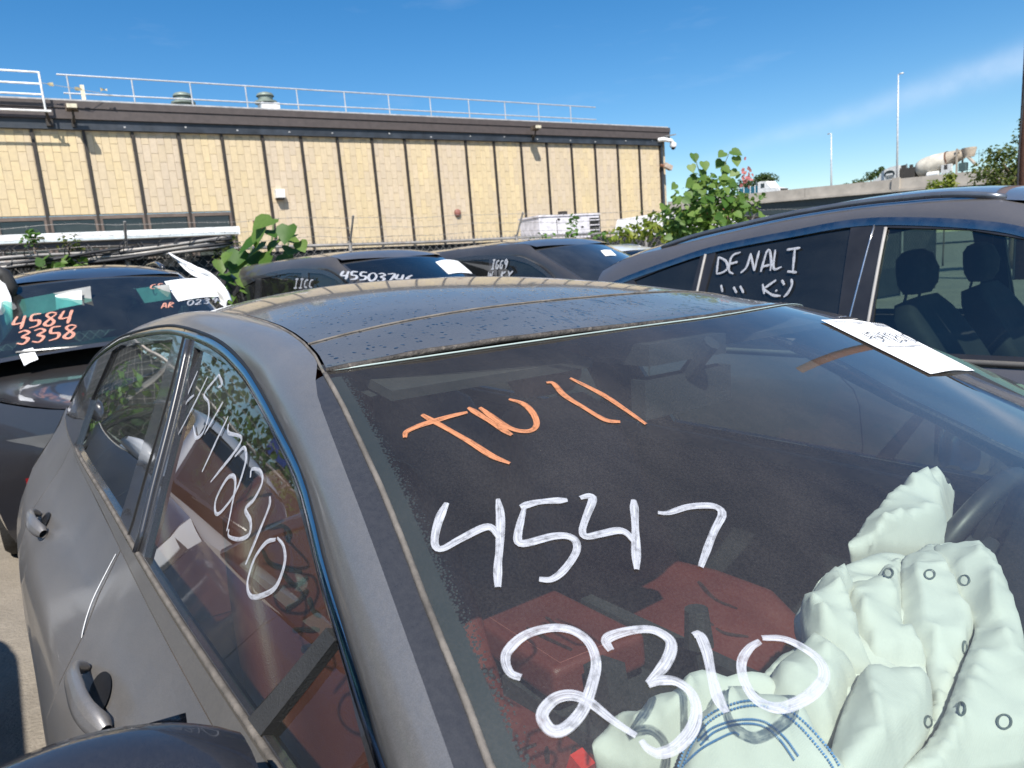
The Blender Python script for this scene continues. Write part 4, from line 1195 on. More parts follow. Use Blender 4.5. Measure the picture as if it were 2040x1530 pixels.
main_o = [(1582,1207),(1595,1178),(1615,1153),(1640,1120),(1673,1105),(1743,1085),(1764,1080),(1790,1090),(1825,1072),(1864,1058),(1912,1061),(1953,1073),(1986,1114),(2011,1168),(2027,1229),(2045,1310),(2075,1400),(2060,1470),(1953,1495),(1829,1532),(1740,1560),(1560,1570),(1500,1500),(1520,1420),(1500,1345),(1540,1290),(1590,1262),(1600,1235)]
main_f = [([(1644,1164),(1685,1213),(1714,1250),(1735,1297)],.030,.020,1), ([(1784,1229),(1829,1271),(1842,1312),(1854,1374)],.030,.016,-1),
    ([(1953,1164),(1945,1229),(1912,1312),(1871,1415),(1809,1477),(1747,1535)],.040,.030,1), ([(1862,1065),(1895,1131),(1932,1205),(1950,1240)],.025,.016,1),
    ([(1694,1184),(1747,1229),(1813,1258),(1842,1304)],.028,.014,-1), ([(1722,1300),(1698,1337),(1673,1394),(1657,1448),(1648,1490)],.032,.026,1),
    ([(1615,1230),(1636,1271),(1673,1283),(1731,1297)],.025,.016,-1), ([(1731,1147),(1764,1106),(1790,1092)],.020,.014,1),
    ([(1842,1304),(1780,1302),(1731,1299)],.022,.016,1), ([(1545,1300),(1600,1290),(1640,1320),(1650,1360)],.02,.014,1), ([(1530,1350),(1570,1390),(1620,1400),(1690,1380)],.022,.012,-1),
    ([(1690,1330),(1700,1300),(1735,1280)],.02,.012,1), ([(1854,1374),(1842,1420),(1800,1480),(1730,1530)],.03,.02,-1), ([(1640,1190),(1655,1230),(1700,1262)],.018,.01,-1),
    ([(1880,1090),(1905,1160),(1925,1260)],.02,.008,1), ([(1750,1330),(1760,1420),(1740,1480)],.03,.006,1), ([(1860,1450),(1930,1440),(2010,1420)],.04,.008,-1), ([(1775,1150),(1800,1200),(1830,1240)],.02,.008,1)]
BAG, bag_f, bag_hit = bag('driver_airbag', main_o, .168, main_f, .0090, .055, .0035, 1, .014, [((1735, 1299), 9, .014, .16), ((1700, 1085), 9, .012, .10), ((1640, 1500), 10, .012, .10)])
FOLDS = []
for (ol, dp, fl, kn, pf) in (
    ([(1694,1130),(1731,1140),(1764,1098),(1795,1085),(1800,1150),(1800,1229),(1835,1271),(1846,1306),(1740,1298),(1714,1250),(1685,1213),(1688,1165)], .130, [([(1731,1150),(1770,1200),(1800,1260),(1830,1300)],.018,.012,1), ([(1700,1150),(1730,1220),(1745,1280)],.015,.010,-1)], [((1742,1296), 11, .016, .10)], .022),
    ([(1540,1302),(1590,1262),(1640,1280),(1673,1290),(1724,1304),(1700,1340),(1675,1396),(1655,1445),(1600,1415),(1535,1365)], .130, [([(1600,1275),(1625,1310),(1628,1370)],.016,.012,1), ([(1560,1320),(1600,1350),(1640,1400)],.014,.010,-1)], [((1722, 1304), 10, .016, .09)], .022),
    ([(1595,1180),(1615,1153),(1640,1120),(1673,1105),(1700,1128),(1692,1180),(1714,1248),(1737,1299),(1673,1287),(1634,1275),(1606,1235)], .116, [([(1644,1150),(1665,1200),(1700,1262)],.016,.012,1), ([(1620,1180),(1640,1235),(1690,1280)],.014,.010,-1)], [((1735, 1297), 9, .014, .09)], .026),
    ([(1825,1072),(1862,1058),(1890,1125),(1932,1200),(1948,1229),(1915,1312),(1874,1415),(1812,1480),(1740,1545),(1690,1545),(1800,1482),(1845,1420),(1860,1374),(1850,1312),(1836,1271),(1800,1229),(1795,1150),(1800,1085)], .126, [([(1850,1080),(1880,1180),(1900,1260),(1880,1340),(1845,1420),(1790,1480)],.016,.012,1), ([(1820,1100),(1845,1200),(1868,1300),(1862,1380)],.014,.010,-1)], [((1845, 1075), 12, .012, .2)], .016),
    ([(1720,1301),(1760,1300),(1843,1304),(1860,1372),(1849,1420),(1804,1484),(1735,1548),(1680,1552),(1648,1492),(1657,1448),(1673,1394),(1698,1337)], .110, [([(1735,1312),(1740,1400),(1720,1500)],.02,.006,1)], [((1730, 1303), 8, .008, .12)], .022),
    ([(1862,1060),(1912,1060),(1955,1072),(1988,1114),(2013,1168),(2030,1229),(2048,1310),(2078,1400),(2062,1470),(1953,1496),(1829,1533),(1740,1560),(1812,1479),(1872,1418),(1913,1314),(1944,1229),(1928,1195),(1890,1128)], .112, [([(1912,1070),(1950,1150),(1985,1250),(2000,1340)],.02,.012,1), ([(1960,1200),(1955,1300),(1925,1400),(1870,1490)],.022,.010,-1), ([(1990,1180),(2015,1280),(2030,1380)],.018,.010,1)], [((1890, 1066), 14, .012, .2), ((1760, 1545), 10, .014, .2)], .018)):
    FOLDS.append(bag('airbag_fold', ol, dp, fl, .0085, .022, .0030, len(FOLDS) + 21, pf, kn, iters=40)[:2])
for o_, f_ in FOLDS: o_.parent = BAG
class Multi:
    def ray_cast(s, a, d):
        hs = [h for h in (f.ray_cast(a, d) for f in [bag_f0] + [f for _, f in FOLDS]) if h[0] is not None]
        return min(hs, key=lambda h: h[3]) if hs else (None,)
bag_f0 = bag_f; bag_f = Multi()
top_o = [(1692,1062),(1712,1040),(1740,1015),(1768,988),(1800,975),(1838,954),(1870,951),(1901,956),(1898,1000),(1896,1040),(1880,1066),(1830,1075),(1760,1072)]
top_f = [([(1712,1050),(1770,1010),(1840,1000),(1895,990)],.022,.018,1), ([(1720,1066),(1790,1045),(1850,1040),(1890,1045)],.02,.016,-1), ([(1800,985),(1830,1010),(1880,1015)],.016,.012,1), ([(1845,960),(1860,985),(1890,1000)],.014,.01,-1)]
bag('driver_airbag', top_o, .20, top_f, .0095, .03, .006, 5, .03, [((1893, 1010), 12, .028, .12)])
low_o = [(1179,1454),(1213,1412),(1266,1396),(1345,1375),(1398,1356),(1515,1343),(1560,1350),(1600,1370),(1580,1440),(1600,1560),(1480,1590),(1390,1560),(1345,1520),(1292,1505),(1261,1499)]
low_f = [([(1213,1412),(1275,1450),(1300,1490)],.022,.012,1), ([(1275,1425),(1340,1400),(1440,1385)],.025,.012,-1), ([(1330,1520),(1365,1450),(1430,1405),(1500,1400),(1560,1440)],.03,.018,1), ([(1345,1380),(1372,1410),(1380,1440)],.015,.008,1)]
LOW, low_f_, low_hit = bag('knee_airbag', low_o, .165, low_f, .010, .035, .004, 9, .02, [((1420, 1400), 9, .022, .10)])
col_o = [(1335,1540),(1352,1490),(1385,1440),(1430,1408),(1490,1395),(1560,1408),(1620,1440),(1680,1490),(1720,1545),(1700,1600),(1400,1600)]
col_f = [([(1365,1520),(1400,1465),(1450,1438),(1510,1430),(1560,1455),(1610,1500)],.022,.020,1), ([(1375,1530),(1410,1490),(1465,1462),(1490,1470)],.02,.014,-1), ([(1440,1500),(1470,1470),(1520,1490),(1560,1530)],.02,.016,1), ([(1400,1530),(1450,1505),(1500,1520)],.016,.012,1)]
COLR, col_f_, col_hit = bag('airbag_collar', col_o, .118, col_f, .0095, .035, .004, 13, .030, [((1455, 1465), 9, .026, .07)])
def on_cloth(f, hit, px, py, sp=.002):
    d = Vector(S.M @ ray(px, py)).normalized(); h = f.ray_cast(Vector(S.eye), d)
    return np.array(h[0]) if h[0] is not None else None
INK = plain('ring_ink', (0.10, 0.12, 0.12), .7)
for cx_, cy_, rx, ry in ((1769,1143,9,9),(1851,1146,10,9),(1920,1158,10,10),(1914,1414,7,13),(1848,1440,7,11),(1999,1440,14,14),(1921,1292,4,12)):
    P = [on_cloth(bag_f, bag_hit, cx_ + rx * math.cos(a), cy_ + ry * math.sin(a)) for a in np.linspace(0, 2 * math.pi, 15)]
    P = [p for p in P if p is not None]
    if len(P) > 8: ribbon('printed_ring', P, [S.n_wind(p) for p in P], .0022, INK, BAG, lift=.0022, taper=(1, 1))
BLUE = plain('blue_thread', (0.09, 0.25, 0.52), .7)
for line in ([(1350,1530),(1372,1475),(1405,1432),(1450,1408),(1500,1398),(1555,1410),(1600,1440),(1650,1495),(1672,1530)], [(1357,1535),(1380,1482),(1412,1440),(1455,1417),(1503,1408),(1550,1420),(1592,1450),(1640,1505),(1660,1535)],
             [(1390,1478),(1420,1452),(1470,1437),(1520,1440),(1560,1470),(1590,1510)], [(1395,1486),(1424,1460),(1472,1445),(1518,1449),(1552,1476),(1582,1518)], [(1362,1525),(1395,1495),(1430,1475),(1460,1462),(1472,1468)]):
    q = smooth_poly(line, 64); dash = MB()
    P = [on_cloth(col_f_, col_hit, *p) for p in q]
    for i in range(0, 63, 1):
        if P[i] is None or P[i + 1] is None: continue
        a, b = P[i], P[i] + (P[i + 1] - P[i]) * .62; n = S.n_wind(a) * .0022
        dash.beam(a + n, b + n, .0017, .0010, up=n)
    if dash.v: 
        o = dash.build('blue_stitching', BLUE, COLR); tag(o, kind='stuff')
# ------------------------------------------------------------------ the long building
FA = math.radians(58.99); FD = np.array([math.sin(FA), math.cos(FA), 0.0]); FN = np.array([math.cos(FA), -math.sin(FA), 0.0]); FDIST = 23.16
FR = np.stack([FD, -FN, np.array([0, 0, 1.0])], 1)      # local (along the wall, into the wall, up)
def FW(s, z, p=0.0): return FD * s - FN * (FDIST - p) + np.array([0, 0, z])
def FSZ(px, py, p=0.0):
    r = ray(px, py); t = -(FDIST - p) / (r @ FN); q = C_O + r * t; return q @ FD, q[2]
def fm(o=(0, 0, 0)):
    m = Matrix.Identity(4); q = FW(0, 0, 0)
    for i in range(3):
        for j in range(3): m[i][j] = FR[i][j]
        m[i][3] = q[i]
    return m
def fth(s, z, p): 
    m = fm(); m.translation = Vector(FW(s, z, p)); return m
B = empty('warehouse', fm()); tag(B, 'long tan block building with brown roof fascia behind the fence', 'building')
BRN = plain('fascia_brown', (0.075, 0.060, 0.056), .55, bump=.15, bscale=30, var=.15)
GUT = plain('gutter_blueblack', (0.030, 0.036, 0.046), .45, var=.4, scale=3)
MUL = plain('mullion_brown', (0.028, 0.022, 0.018), .6)
COP = plain('coping_grey', (0.42, 0.42, 0.42), .6, wear=((.22, .2, .18), .6))
MORT = plain('mortar', (0.46, 0.38, 0.27), .95, bump=.2)
WFR = plain('window_frame_brown', (0.14, 0.105, 0.085), .55)
def block_mat(name, attr):
    t = NT(name)
    if attr: c0 = t.n('ShaderNodeVertexColor', layer_name='tone').outputs[0]
    else: c0 = t.n('ShaderNodeObjectInfo').outputs['Color']
    geo = t.n('ShaderNodeNewGeometry').outputs['Position']
    nz = t.noise(1.4, 6, .65, vec=geo); n2 = t.noise(11, 4, vec=geo)
    dr = t.noise(3.0, 5, .6, vec=geo, stretch=(2.2, 2.2, .25))
    c = t.mix(t.rng(nz, .35, .7, 0, .35), c0, (0.50, 0.41, 0.29))
    c = t.mix(t.rng(dr, .55, .75, 0, .35), c, (0.42, 0.34, 0.23)); c = t.mix(t.rng(n2, .35, .65, 0, .18), c, (.30, .25, .18))
    b = t.bsdf(Base_Color=c, Roughness=.85); t.put(b.inputs['Normal'], t.bump(t.noise(60, 4, vec=geo), .25, .006))
    return t.end(b)
BLK, BLKA = block_mat('glazed_block', False), block_mat('glazed_block_far', True)
S0, PW, ZT = -.4466, 1.2, 6.13
tones = {-4: 1, -3: .4, -2: 1, -1: 1, 0: 1, 1: .75, 2: .12, 3: .8, 4: .7, 5: .1, 6: .5, 7: .75, 8: .25, 9: .7, 10: .1, 11: 1, 12: .9, 13: .3, 14: .2, 15: .8, 16: .15, 17: 1, 18: .6}
def block_mesh(w, h, gap):
    m = MB(); g, d = .003 + gap, .009
    x0, x1, z0, z1 = -w/2 + g/2, w/2 - g/2, -h/2 + g/2, h/2 - g/2; b = .006
    m.add([(x0, 0, z0), (x1, 0, z0), (x1, 0, z1), (x0, 0, z1), (x0 + b, -d, z0 + b), (x1 - b, -d, z0 + b), (x1 - b, -d, z1 - b), (x0 + b, -d, z1 - b)],
          [(4, 5, 6, 7), (0, 1, 5, 4), (1, 2, 6, 5), (2, 3, 7, 6), (3, 0, 4, 7)])
    return m
meshes = {}
def get_block(w, h):
    k = (round(w, 3), round(h, 3))
    if k not in meshes:
        o = block_mesh(w, h, .004).build('block', BLK); meshes[k] = o.data; bpy.data.objects.remove(o)
    return meshes[k]
far = MB(); fcol = []; nblk = 0
BH, BW = .49, .2
order = [-1, 0, 1, 2, 3, 4, 5, 6] + list(range(7, 19)) + [-2, -3, -4]
for i in order:
    s0 = S0 + PW * i; win = i <= 3
    zb = 3.86 if win else 0.0
    pan = MB(); pan.box((s0 + PW / 2, .06, (zb + ZT + .2) / 2), (PW, .12, ZT + .2 - zb)); po = pan.build('wall_panel', MORT, B)
    tn = tones[i]
    zlow = 3.86 if win else 1.75
    cols = []; x = s0 + .05
    for c in range(6):
        x1 = min(s0 + BW * (c + 1), s0 + PW - .05); cols.append((x, x1, c)); x = x1
    for (xa, xb_, c) in cols:
        z = ZT + (.245 if c % 2 else 0.0) - .10
        while z > zlow:
            z1, z0 = min(z, ZT), max(z - BH, zlow); z -= BH
            if z1 - z0 < .06: continue
            y = rnd.random(); mid = 1 - abs(c - 2.5) / 3.2
            yl = min(1, max(0, tn * (.55 + .6 * mid) + (y - .5) * .5))
            col = tuple((1 - yl) * a + yl * b for a, b in zip((.57, .465, .345), (.645, .51, .295)))
            k = .93 + .12 * rnd.random(); col = tuple(q * k for q in col)
            if nblk < 300 and i >= -1:
                o = bpy.data.objects.new('block', get_block(xb_ - xa, z1 - z0)); COL.objects.link(o); o.parent = po
                o.location = ((xa + xb_) / 2, -.0005 - .003 * rnd.random(), (z0 + z1) / 2); o.color = col + (1,); nblk += 1
            else:
                mm = block_mesh(xb_ - xa, z1 - z0, .004); off = (((xa + xb_) / 2), -.0005 - .003 * rnd.random(), (z0 + z1) / 2)
                far.add([np.array(v) + off for v in mm.v], mm.f); fcol += [col] * len(mm.v)
fo = far.build('block', BLKA, B); tag(fo, kind='stuff')
ca_ = fo.data.color_attributes.new('tone', 'FLOAT_COLOR', 'POINT')
for i, c in enumerate(fcol): ca_.data[i].color = c + (1,)
for i in range(-4, 20):
    m = MB(); zb = 0; m.box((S0 + PW * i, -.03, (ZT + zb) / 2), (.075, .07, ZT - zb)); m.build('mullion', MUL, B)
PANE = glass('building_pane', (0.10, 0.13, 0.14), .04, (.45, .5, .5))
for i in range(-4, 4):
    s0 = S0 + PW * i
    fr = MB(); sc_ = s0 + PW / 2
    for z in (3.78, 2.2): fr.box((sc_, -.02, z), (PW - .076, .10, .10))
    for ss in (s0 + .068, s0 + PW - .068): fr.box((ss, -.02, 2.99), (.06, .10, 1.48))
    w = fr.build('window', WFR, B)
    pn = MB(); pn.box((sc_, .03, 2.99), (PW - .18, .012, 1.5)); pn.build('pane', PANE, w)
    bk = MB(); bk.box((sc_, .6, 2.99), (PW, .05, 1.7)); bk.build('room_backing', plain('room_dark', (.03, .035, .035), .9) if i != 2 else plain('blind_grey', (.30, .31, .31), .9), w)  # dark sheets put the unlit room into their colour; one is a grey blind
    sp = MB(); sp.box((sc_, .06, 1.07), (PW, .12, 2.14)); sp.build('wall_panel', plain('lower_wall', (.30, .25, .18), .9), B)
sL, sR = S0 - PW * 4.2, 22.82
def run(nm, z0, z1, p0, p1, mat, a=sL, b=sR):
    m = MB(); m.box(((a + b) / 2, -(p0 + p1) / 2, (z0 + z1) / 2), (b - a, p1 - p0, z1 - z0)); return m.build(nm, mat, B)
run('gutter', ZT, 6.39, -.1, .13, GUT, b=22.45)
run('fascia', 6.392, 6.66, -.2, .20, BRN); run('fascia', 6.672, 6.86, -.2, .23, BRN); run('fascia_step', 6.655, 6.676, -.2, .17, BRN)
run('coping', 6.862, 6.93, -.9, .10, COP)
m = MB(); m.box(((sL + sR) / 2, 8.0, 6.5), (sR - sL - .2, 15.0, .4)); m.build('roof_deck', plain('roof_gravel', (.28, .27, .25), .95), B)
m = MB(); m.box((sR - .2, 8.0, 3.2), (.3, 15.8, 6.3)); m.build('end_wall', MORT, B)
m = MB(); m.box((22.40, -.05, 3.1), (.10, .14, 6.1)); m.build('corner_post', GUT, B)
for i in range(14):
    s_ = 1.5 + i * 1.55 + rnd.random() * .6; m = MB(); m.box((s_, -.135, 6.2 + .15 * rnd.random()), (.05, .02, .04)); m.build('gutter_clip', COP, B)
# roof railings
GALV = plain('galvanised', (0.46, 0.47, 0.48), .5, .3, var=.15); WHT = plain('white_paint_rail', (0.78, 0.78, 0.76), .5)
p_ = -1.1
R1 = empty('roof_railing', fm()); tag(R1, 'long two-bar grey pipe railing along the roof edge of the tan building', 'railing')
posts_px = [(133,152),(262,160),(378,166),(488,170),(590,177),(685,183),(773,189),(856,195),(933,201),(1005,205),(1072,209),(1136,213)]
zt = FSZ(600, 178, p_)[1]
sa, sb_ = FSZ(112, 149, p_)[0], FSZ(1186, 215, p_)[0]
for z in (zt, zt - .5): m = MB(); m.tube([(sa + (.1 if z < zt else 0), -p_, z), (sb_, -p_, z)], .024, 8); m.build('rail', GALV, R1)
for p in posts_px:
    s_ = FSZ(*p, p_)[0]; m = MB(); m.tube([(s_, -p_, 6.7), (s_, -p_, zt)], .022, 8); m.build('post', GALV, R1)
R2 = empty('access_railing', fm()); tag(R2, 'short white four-bar railing hung on the roof edge above the first windows', 'railing')
p2 = .55; s2 = FSZ(77, 144, p2)[0]; z2 = FSZ(77, 144, p2)[1]; zb2 = FSZ(89, 221, p2)[1]
for k in range(4):
    z = z2 + (zb2 - z2) * (0, .30, .575, 1)[k]
    m = MB(); m.tube([(s2 - 2.4, -p2, z), (s2 + (.12 if k == 3 else 0), -p2, z)], .026, 8); m.build('rail', WHT, R2)
m = MB(); m.tube([(s2, -p2, zb2 - .02), (s2, -p2, z2 + .02)], .026, 8); m.build('post', WHT, R2)
m = MB(); m.tube([(s2, -p2, zb2), (s2 + .04, -.18, 6.30)], .035, 8); m.box((s2 + .04, -.17, 6.28), (.16, .10, .18)); m.build('bracket', MUL, R2)
for k, (s_, z_) in enumerate(((s2 + .12, z2 - .28), (s2 + .75, z2 - .36), (s2 + 1.35, z2 - .34))):
    m = MB(); m.grid([[(s_ + .16 * a, -p2 + .03 * b, z_ + .05 * math.sin(a * 2 + b * 3 + k)) for a in (0, .5, 1)] for b in (0, 1)])
    o = m.build('tied_rag', plain('rag_yellow', (.62, .54, .34), .9), R2)
m = MB(); m.tube([(s2, -p2, z2 - .26), (s2 + .9, -p2, z2 - .38), (s2 + 1.75, -.2, z2 - .42)], .006, 5); m.build('cord', plain('cord_tan', (.45, .38, .25), .8), R2)
s3 = FSZ(166, 188, .0); m = MB(); m.box((s3[0], .1, 7.05), (.10, .08, .62)); o = m.build('vent_pipe', plain('pipe_cream', (.66, .60, .44), .6)); o.matrix_world = fm(); tag(o, 'cream square pipe standing at the roof edge beside the first railing post', 'pipe')
for (px, py, lab, base) in ((362, 183, 'green mushroom roof vent at the third railing post', False), (527, 183, 'green mushroom roof vent on a white box behind the railing', True)):
    q = FSZ(px, py, -3.0); v = empty('roof_vent', fth(q[0], q[1], -3.0)); tag(v, lab, 'roof vent', 'vents on the tan building roof')
    gm_ = plain('vent_green', (.22, .26, .22), .5, .2)
    m = MB(); m.lathe([(0, .0), (.12, -.02), (.26, -.07), (.30, -.13), (.30, -.16)], 20); m.build('cap', gm_, v, smooth=True, angle=40)
    m = MB(); m.lathe([(.25, -.16), (.25, -.30), (.38, -.33), (.38, -.39), (.22, -.40)], 20); m.build('louvre_ring', gm_, v, angle=40)
    m = MB(); m.lathe([(.28, -.40), (.30, -.9)], 16) if not base else m.box((.08, 0, -.66), (.62, .62, .5)); m.build('curb', plain('vent_white', (.75, .75, .73), .6) if base else gm_, v)
# lamps, camera, bell and box on the wall
def flood(px, py, pb, lab, small=False):
    p = .62; s_, z_ = FSZ(px, py, p); f = empty('floodlight', fth(s_, z_, p)); tag(f, lab, 'floodlight', 'floodlights on the tan building')
    m = MB(); m.box((0, 0, 0), (.26, .30, .13)); m.box((0, .12, -.01), (.30, .10, .16)); m.build('lamp_housing', plain('lamp_bronze', (.10, .075, .055), .5), f, angle=30)
    m = MB(); m.box((0, -.155, .0), (.24, .02, .10)); m.build('lens', plain('lens_cream', (.62, .56, .42), .35), f)
    sb, zb = FSZ(*pb, .14); m = MB(); m.tube([(0, .05, -.08), (.01, .1, -.22), (sb - s_, .46, zb - z_)], .03, 8); m.box((sb - s_, .47, zb - z_), (.10, .08, .20)); m.build('arm', MUL, f)
flood(143, 213, (147, 246), 'floodlight on a bent arm at the roof edge above the first windows')
flood(1068, 254, (1062, 274), 'floodlight on a bent arm near the right end of the roof fascia')
s_, z_ = FSZ(557, 386, .13); o = empty('wall_lamp', fth(s_, z_, .13)); tag(o, 'small white box lamp on the tan wall above the vine', 'wall lamp')
m = MB(); m.box((0, 0, 0), (.27, .26, .26)); m.build('housing', plain('white_box', (.80, .79, .76), .5), o, angle=30); m = MB(); m.box((.01, 0, -.16), (.20, .2, .05)); m.build('lens', MUL, o)
s_, z_ = FSZ(912, 424, .06); o = empty('alarm_bell', fth(s_, z_, .06)); tag(o, 'round red alarm bell on the tan wall above the fence', 'bell')
Rb = Matrix.Rotation(math.radians(90), 4, 'X'); m = MB(); m.lathe([(0, .07), (.07, .06), (.12, .035), (.135, 0), (.13, -.03)], 20, Rb); m.build('gong', plain('bell_red', (.24, .09, .07), .6, wear=((.35, .25, .18), .6)), o, smooth=True); m = MB(); m.box((0, .03, 0), (.2, .05, .2)); m.build('back_box', MUL, o)
s_, z_ = FSZ(1322, 281, .25); o = empty('dome_camera', fth(s_, z_, .25)); tag(o, 'white dome security camera on a bent arm at the building corner', 'camera')
CW = plain('camera_white', (.80, .80, .80), .4)
m = MB(); m.tube([(-.25, .1, .05), (.0, 0, .07), (.42, 0, .03), (.56, 0, -.05)], [.09, .09, .085, .08], 10); m.build('arm', CW, o, smooth=True)
m = MB(); m.lathe([(0, .05), (.13, .02), (.15, -.10), (.12, -.17)], 14, Matrix.Translation((.56, 0, -.08))); m.build('housing', CW, o, smooth=True, angle=40)
m = MB(); m.lathe([(.10, 0), (.08, -.08), (0, -.11)], 12, Matrix.Translation((.56, 0, -.25))); m.build('dome', plain('dome_black', (.01, .01, .01), .1), o, smooth=True)
s_, z_ = FSZ(1322, 331, .25); o = empty('spotlight', fth(s_, z_, .25)); tag(o, 'small rusty spotlight on the dark corner post under the white camera', 'spotlight')
m = MB(); m.tube([(-.1, .1, .06), (.10, 0, 0)], .06, 8); m.build('mount', plain('rust', (.20, .09, .05), .8), o); m = MB(); m.beam((.05, 0, .05), (.40, -.05, -.10), .2, .2); m.build('head', plain('spot_tan', (.40, .32, .26), .6), o, angle=30)
s_, z_ = FSZ(1335, 270, .25); o = empty('shade_lamp', fth(s_, z_, .25)); tag(o, 'thin grey lamp arm at the roof corner above the white camera', 'lamp')
m = MB(); m.beam((-.35, 0, -.05), (.30, 0, .05), .12, .05); m.build('arm', plain('lamp_grey', (.20, .2, .2), .5), o)
m = MB(); sx, zx = FSZ(517, 450, .02); m.box((0, 0, 0), (.36, .05, .34)); o = m.build('wall_vent', plain('rust_vent', (.17, .07, .06), .8)); o.matrix_world = fth(sx, zx, .03); tag(o, 'rusty square vent low on the wall beside the vine', 'vent')

# ------------------------------------------------------------------ white awning, generator, things behind the fence
pA = 4.0
zA = FSZ(200, 470, pA)[1]; sA0, sA1 = FSZ(-260, 480, pA)[0], FSZ(477, 460, pA)[0]
A = empty('awning', fm()); tag(A, 'long white metal awning roof under the row of brown windows', 'awning')
m = MB(); m.box(((sA0 + sA1) / 2, -pA + .6, zA), (sA1 - sA0, 1.3, .20)); m.build('roof', plain('awning_white', (.80, .80, .79), .5, wear=((.5, .5, .5), .4)), A, angle=30)
m = MB(); m.box(((sA0 + sA1) / 2, -pA - .055, zA - .06), (sA1 - sA0 - .1, .05, .06)); m.build('lip', plain('awning_lip', (.55, .60, .62), .5), A)
m = MB(); m.box(((sA0 + sA1) / 2, -pA + .65, zA - .16), (sA1 - sA0 - .2, 1.0, .10)); m.build('beam', plain('awning_shade', (.05, .06, .09), .6), A)  # dark strip: the shade under the awning is put into its colour
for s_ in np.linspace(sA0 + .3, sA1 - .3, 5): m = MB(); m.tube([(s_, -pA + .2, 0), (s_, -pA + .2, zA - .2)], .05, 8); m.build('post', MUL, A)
pG = 5.0; q0, q1 = FSZ(1073, 432, pG), FSZ(1193, 425, pG)
G = empty('generator', fth((q0[0] + q1[0]) / 2, 0, pG)); tag(G, 'pale grey generator cabinet with black louvres by the tan wall', 'generator')
gw, gh = q1[0] - q0[0], q0[1]; GM = plain('cabinet_grey', (.66, .63, .66), .55, wear=((.5, .47, .46), .5))
m = MB(); m.box((0, .55, gh / 2), (gw, 1.1, gh)); m.build('cabinet', GM, G, angle=30)
m = MB(); m.box((0, .55, gh + .02), (gw + .06, 1.16, .05)); m.build('lid', GM, G)
m = MB(); m.box((gw * .41, -.008, gh - .72), (gw * .16, .012, 1.25)); m.build('louvre_recess', plain('louvre_black', (.01, .01, .01), .7), G)
for k in range(8): m = MB(); m.box((gw * .41, -.02, gh - .17 - k * .16), (gw * .16, .03, .03), np.array(Matrix.Rotation(math.radians(35), 3, 'X'))); m.build('slat', GM, G)
m = MB(); m.box((-gw * .22, -.006, gh - .75), (.02, .006, 1.3)); m.build('door_seam', plain('seam_black', (.004,)*3, .9), G)
m = MB(); m.tube([(.1, .5, gh + .03), (.1, .5, gh + .18)], .16, 10); m.build('exhaust', MUL, G)
for px, py in ((1113, 437), (1160, 452)): 
    q = FSZ(px, py, pG); m = MB(); m.box((q[0] - (q0[0] + q1[0]) / 2, -.006, q[1]), (.10, .006, .06)); m.build('latch', MUL, G)
pT = 8.0; q0, q1 = FSZ(1287, 444, pT), FSZ(1350, 432, pT)
T = empty('flatbed_truck', fth(q0[0], 0, pT)); tag(T, 'white flatbed truck with a red bed rail parked right of the generator', 'truck')
tl = q1[0] - q0[0] + 1.2; th = q1[1] + .05
m = MB(); m.box((tl / 2 + .35, 0, th - .36), (tl, 2.0, .24)); m.build('bed', plain('truck_white', (.76, .75, .74), .5), T, angle=30)
m = MB(); m.box((tl / 2 + .7, .1, th - .05), (tl - .5, 1.9, .22)); m.build('bed_rail', plain('truck_red', (.42, .07, .06), .5), T, angle=30)
m = MB(); m.prism([(-1.5, .8), (.1, .8), (.1, th + .02), (-.2, th + .02), (-.62, 1.5), (-1.5, 1.3)], -1.0, 1.0, np.array([[1, 0, 0], [0, 0, 1], [0, 1, 0]])); m.build('cab', plain('truck_white', (.76,)*3, .5), T, angle=30)
m = MB(); m.box((.06, -1.01, th - .18), (.5, .02, .3)); m.build('cab_window', PANE, T)
m = MB(); m.beam((-.3, -1.02, th - .15), (1.1, -1.02, th + .02), .06, .08); m.build('strut', plain('truck_white', (.76,)*3, .5), T)
for x_ in (-.9, tl - .6):
    for y_ in (-.85, .85): wheel(T, (x_, y_, .42), .42, .26, 'silver')
# ------------------------------------------------------------------ fence with barbed wire
pF = FDIST - 9.72
FE = empty('chain_link_fence', fm()); tag(FE, 'chain-link fence with black screening and barbed wire in front of the tan building', 'fence')
FZ = 2.0; fz = lambda s_: 2.0 - .0125 * max(0, s_ - 2); f0, f1 = -9.0, 19.0
WIRE = plain('wire_grey', (.33, .31, .29), .6, .5, wear=((.20, .11, .07), .7))
m = MB(); m.grid([[(s_, -pF + .03 + .015 * math.sin(s_ * 3), z) for z in np.linspace(.05, fz(s_) - .05, 3)] for s_ in np.linspace(f0, f1, 90)]); m.build('screen_cloth', plain('screen_black', (.018, .020, .022), .85, bump=.3), FE)
for s_ in np.arange(f0 + 1.15, f1 + .1, 2.8):
    m = MB(); m.tube([(s_, -pF, 0), (s_, -pF, fz(s_) + .05)], .03, 8); m.build('post', WIRE, FE)
    m = MB(); m.tube([(s_, -pF, fz(s_)), (s_ + .02, -pF - .22, fz(s_) + .38)], .016, 6); m.build('barb_arm', WIRE, FE)
m = MB(); m.tube([(s_, -pF, fz(s_) + .012 * math.sin(s_)) for s_ in np.linspace(f0, f1, 40)], .022, 8); m.build('top_rail', WIRE, FE)
lk = MB()
for s_ in np.arange(f0, f1, .075):
    lk.beam((s_, -pF - .01, fz(s_) + .055), (s_ + .035, -pF - .01, fz(s_) - .06), .004, .004); lk.beam((s_ + .03, -pF - .014, fz(s_) + .055), (s_ - .01, -pF - .014, fz(s_) - .06), .004, .004)
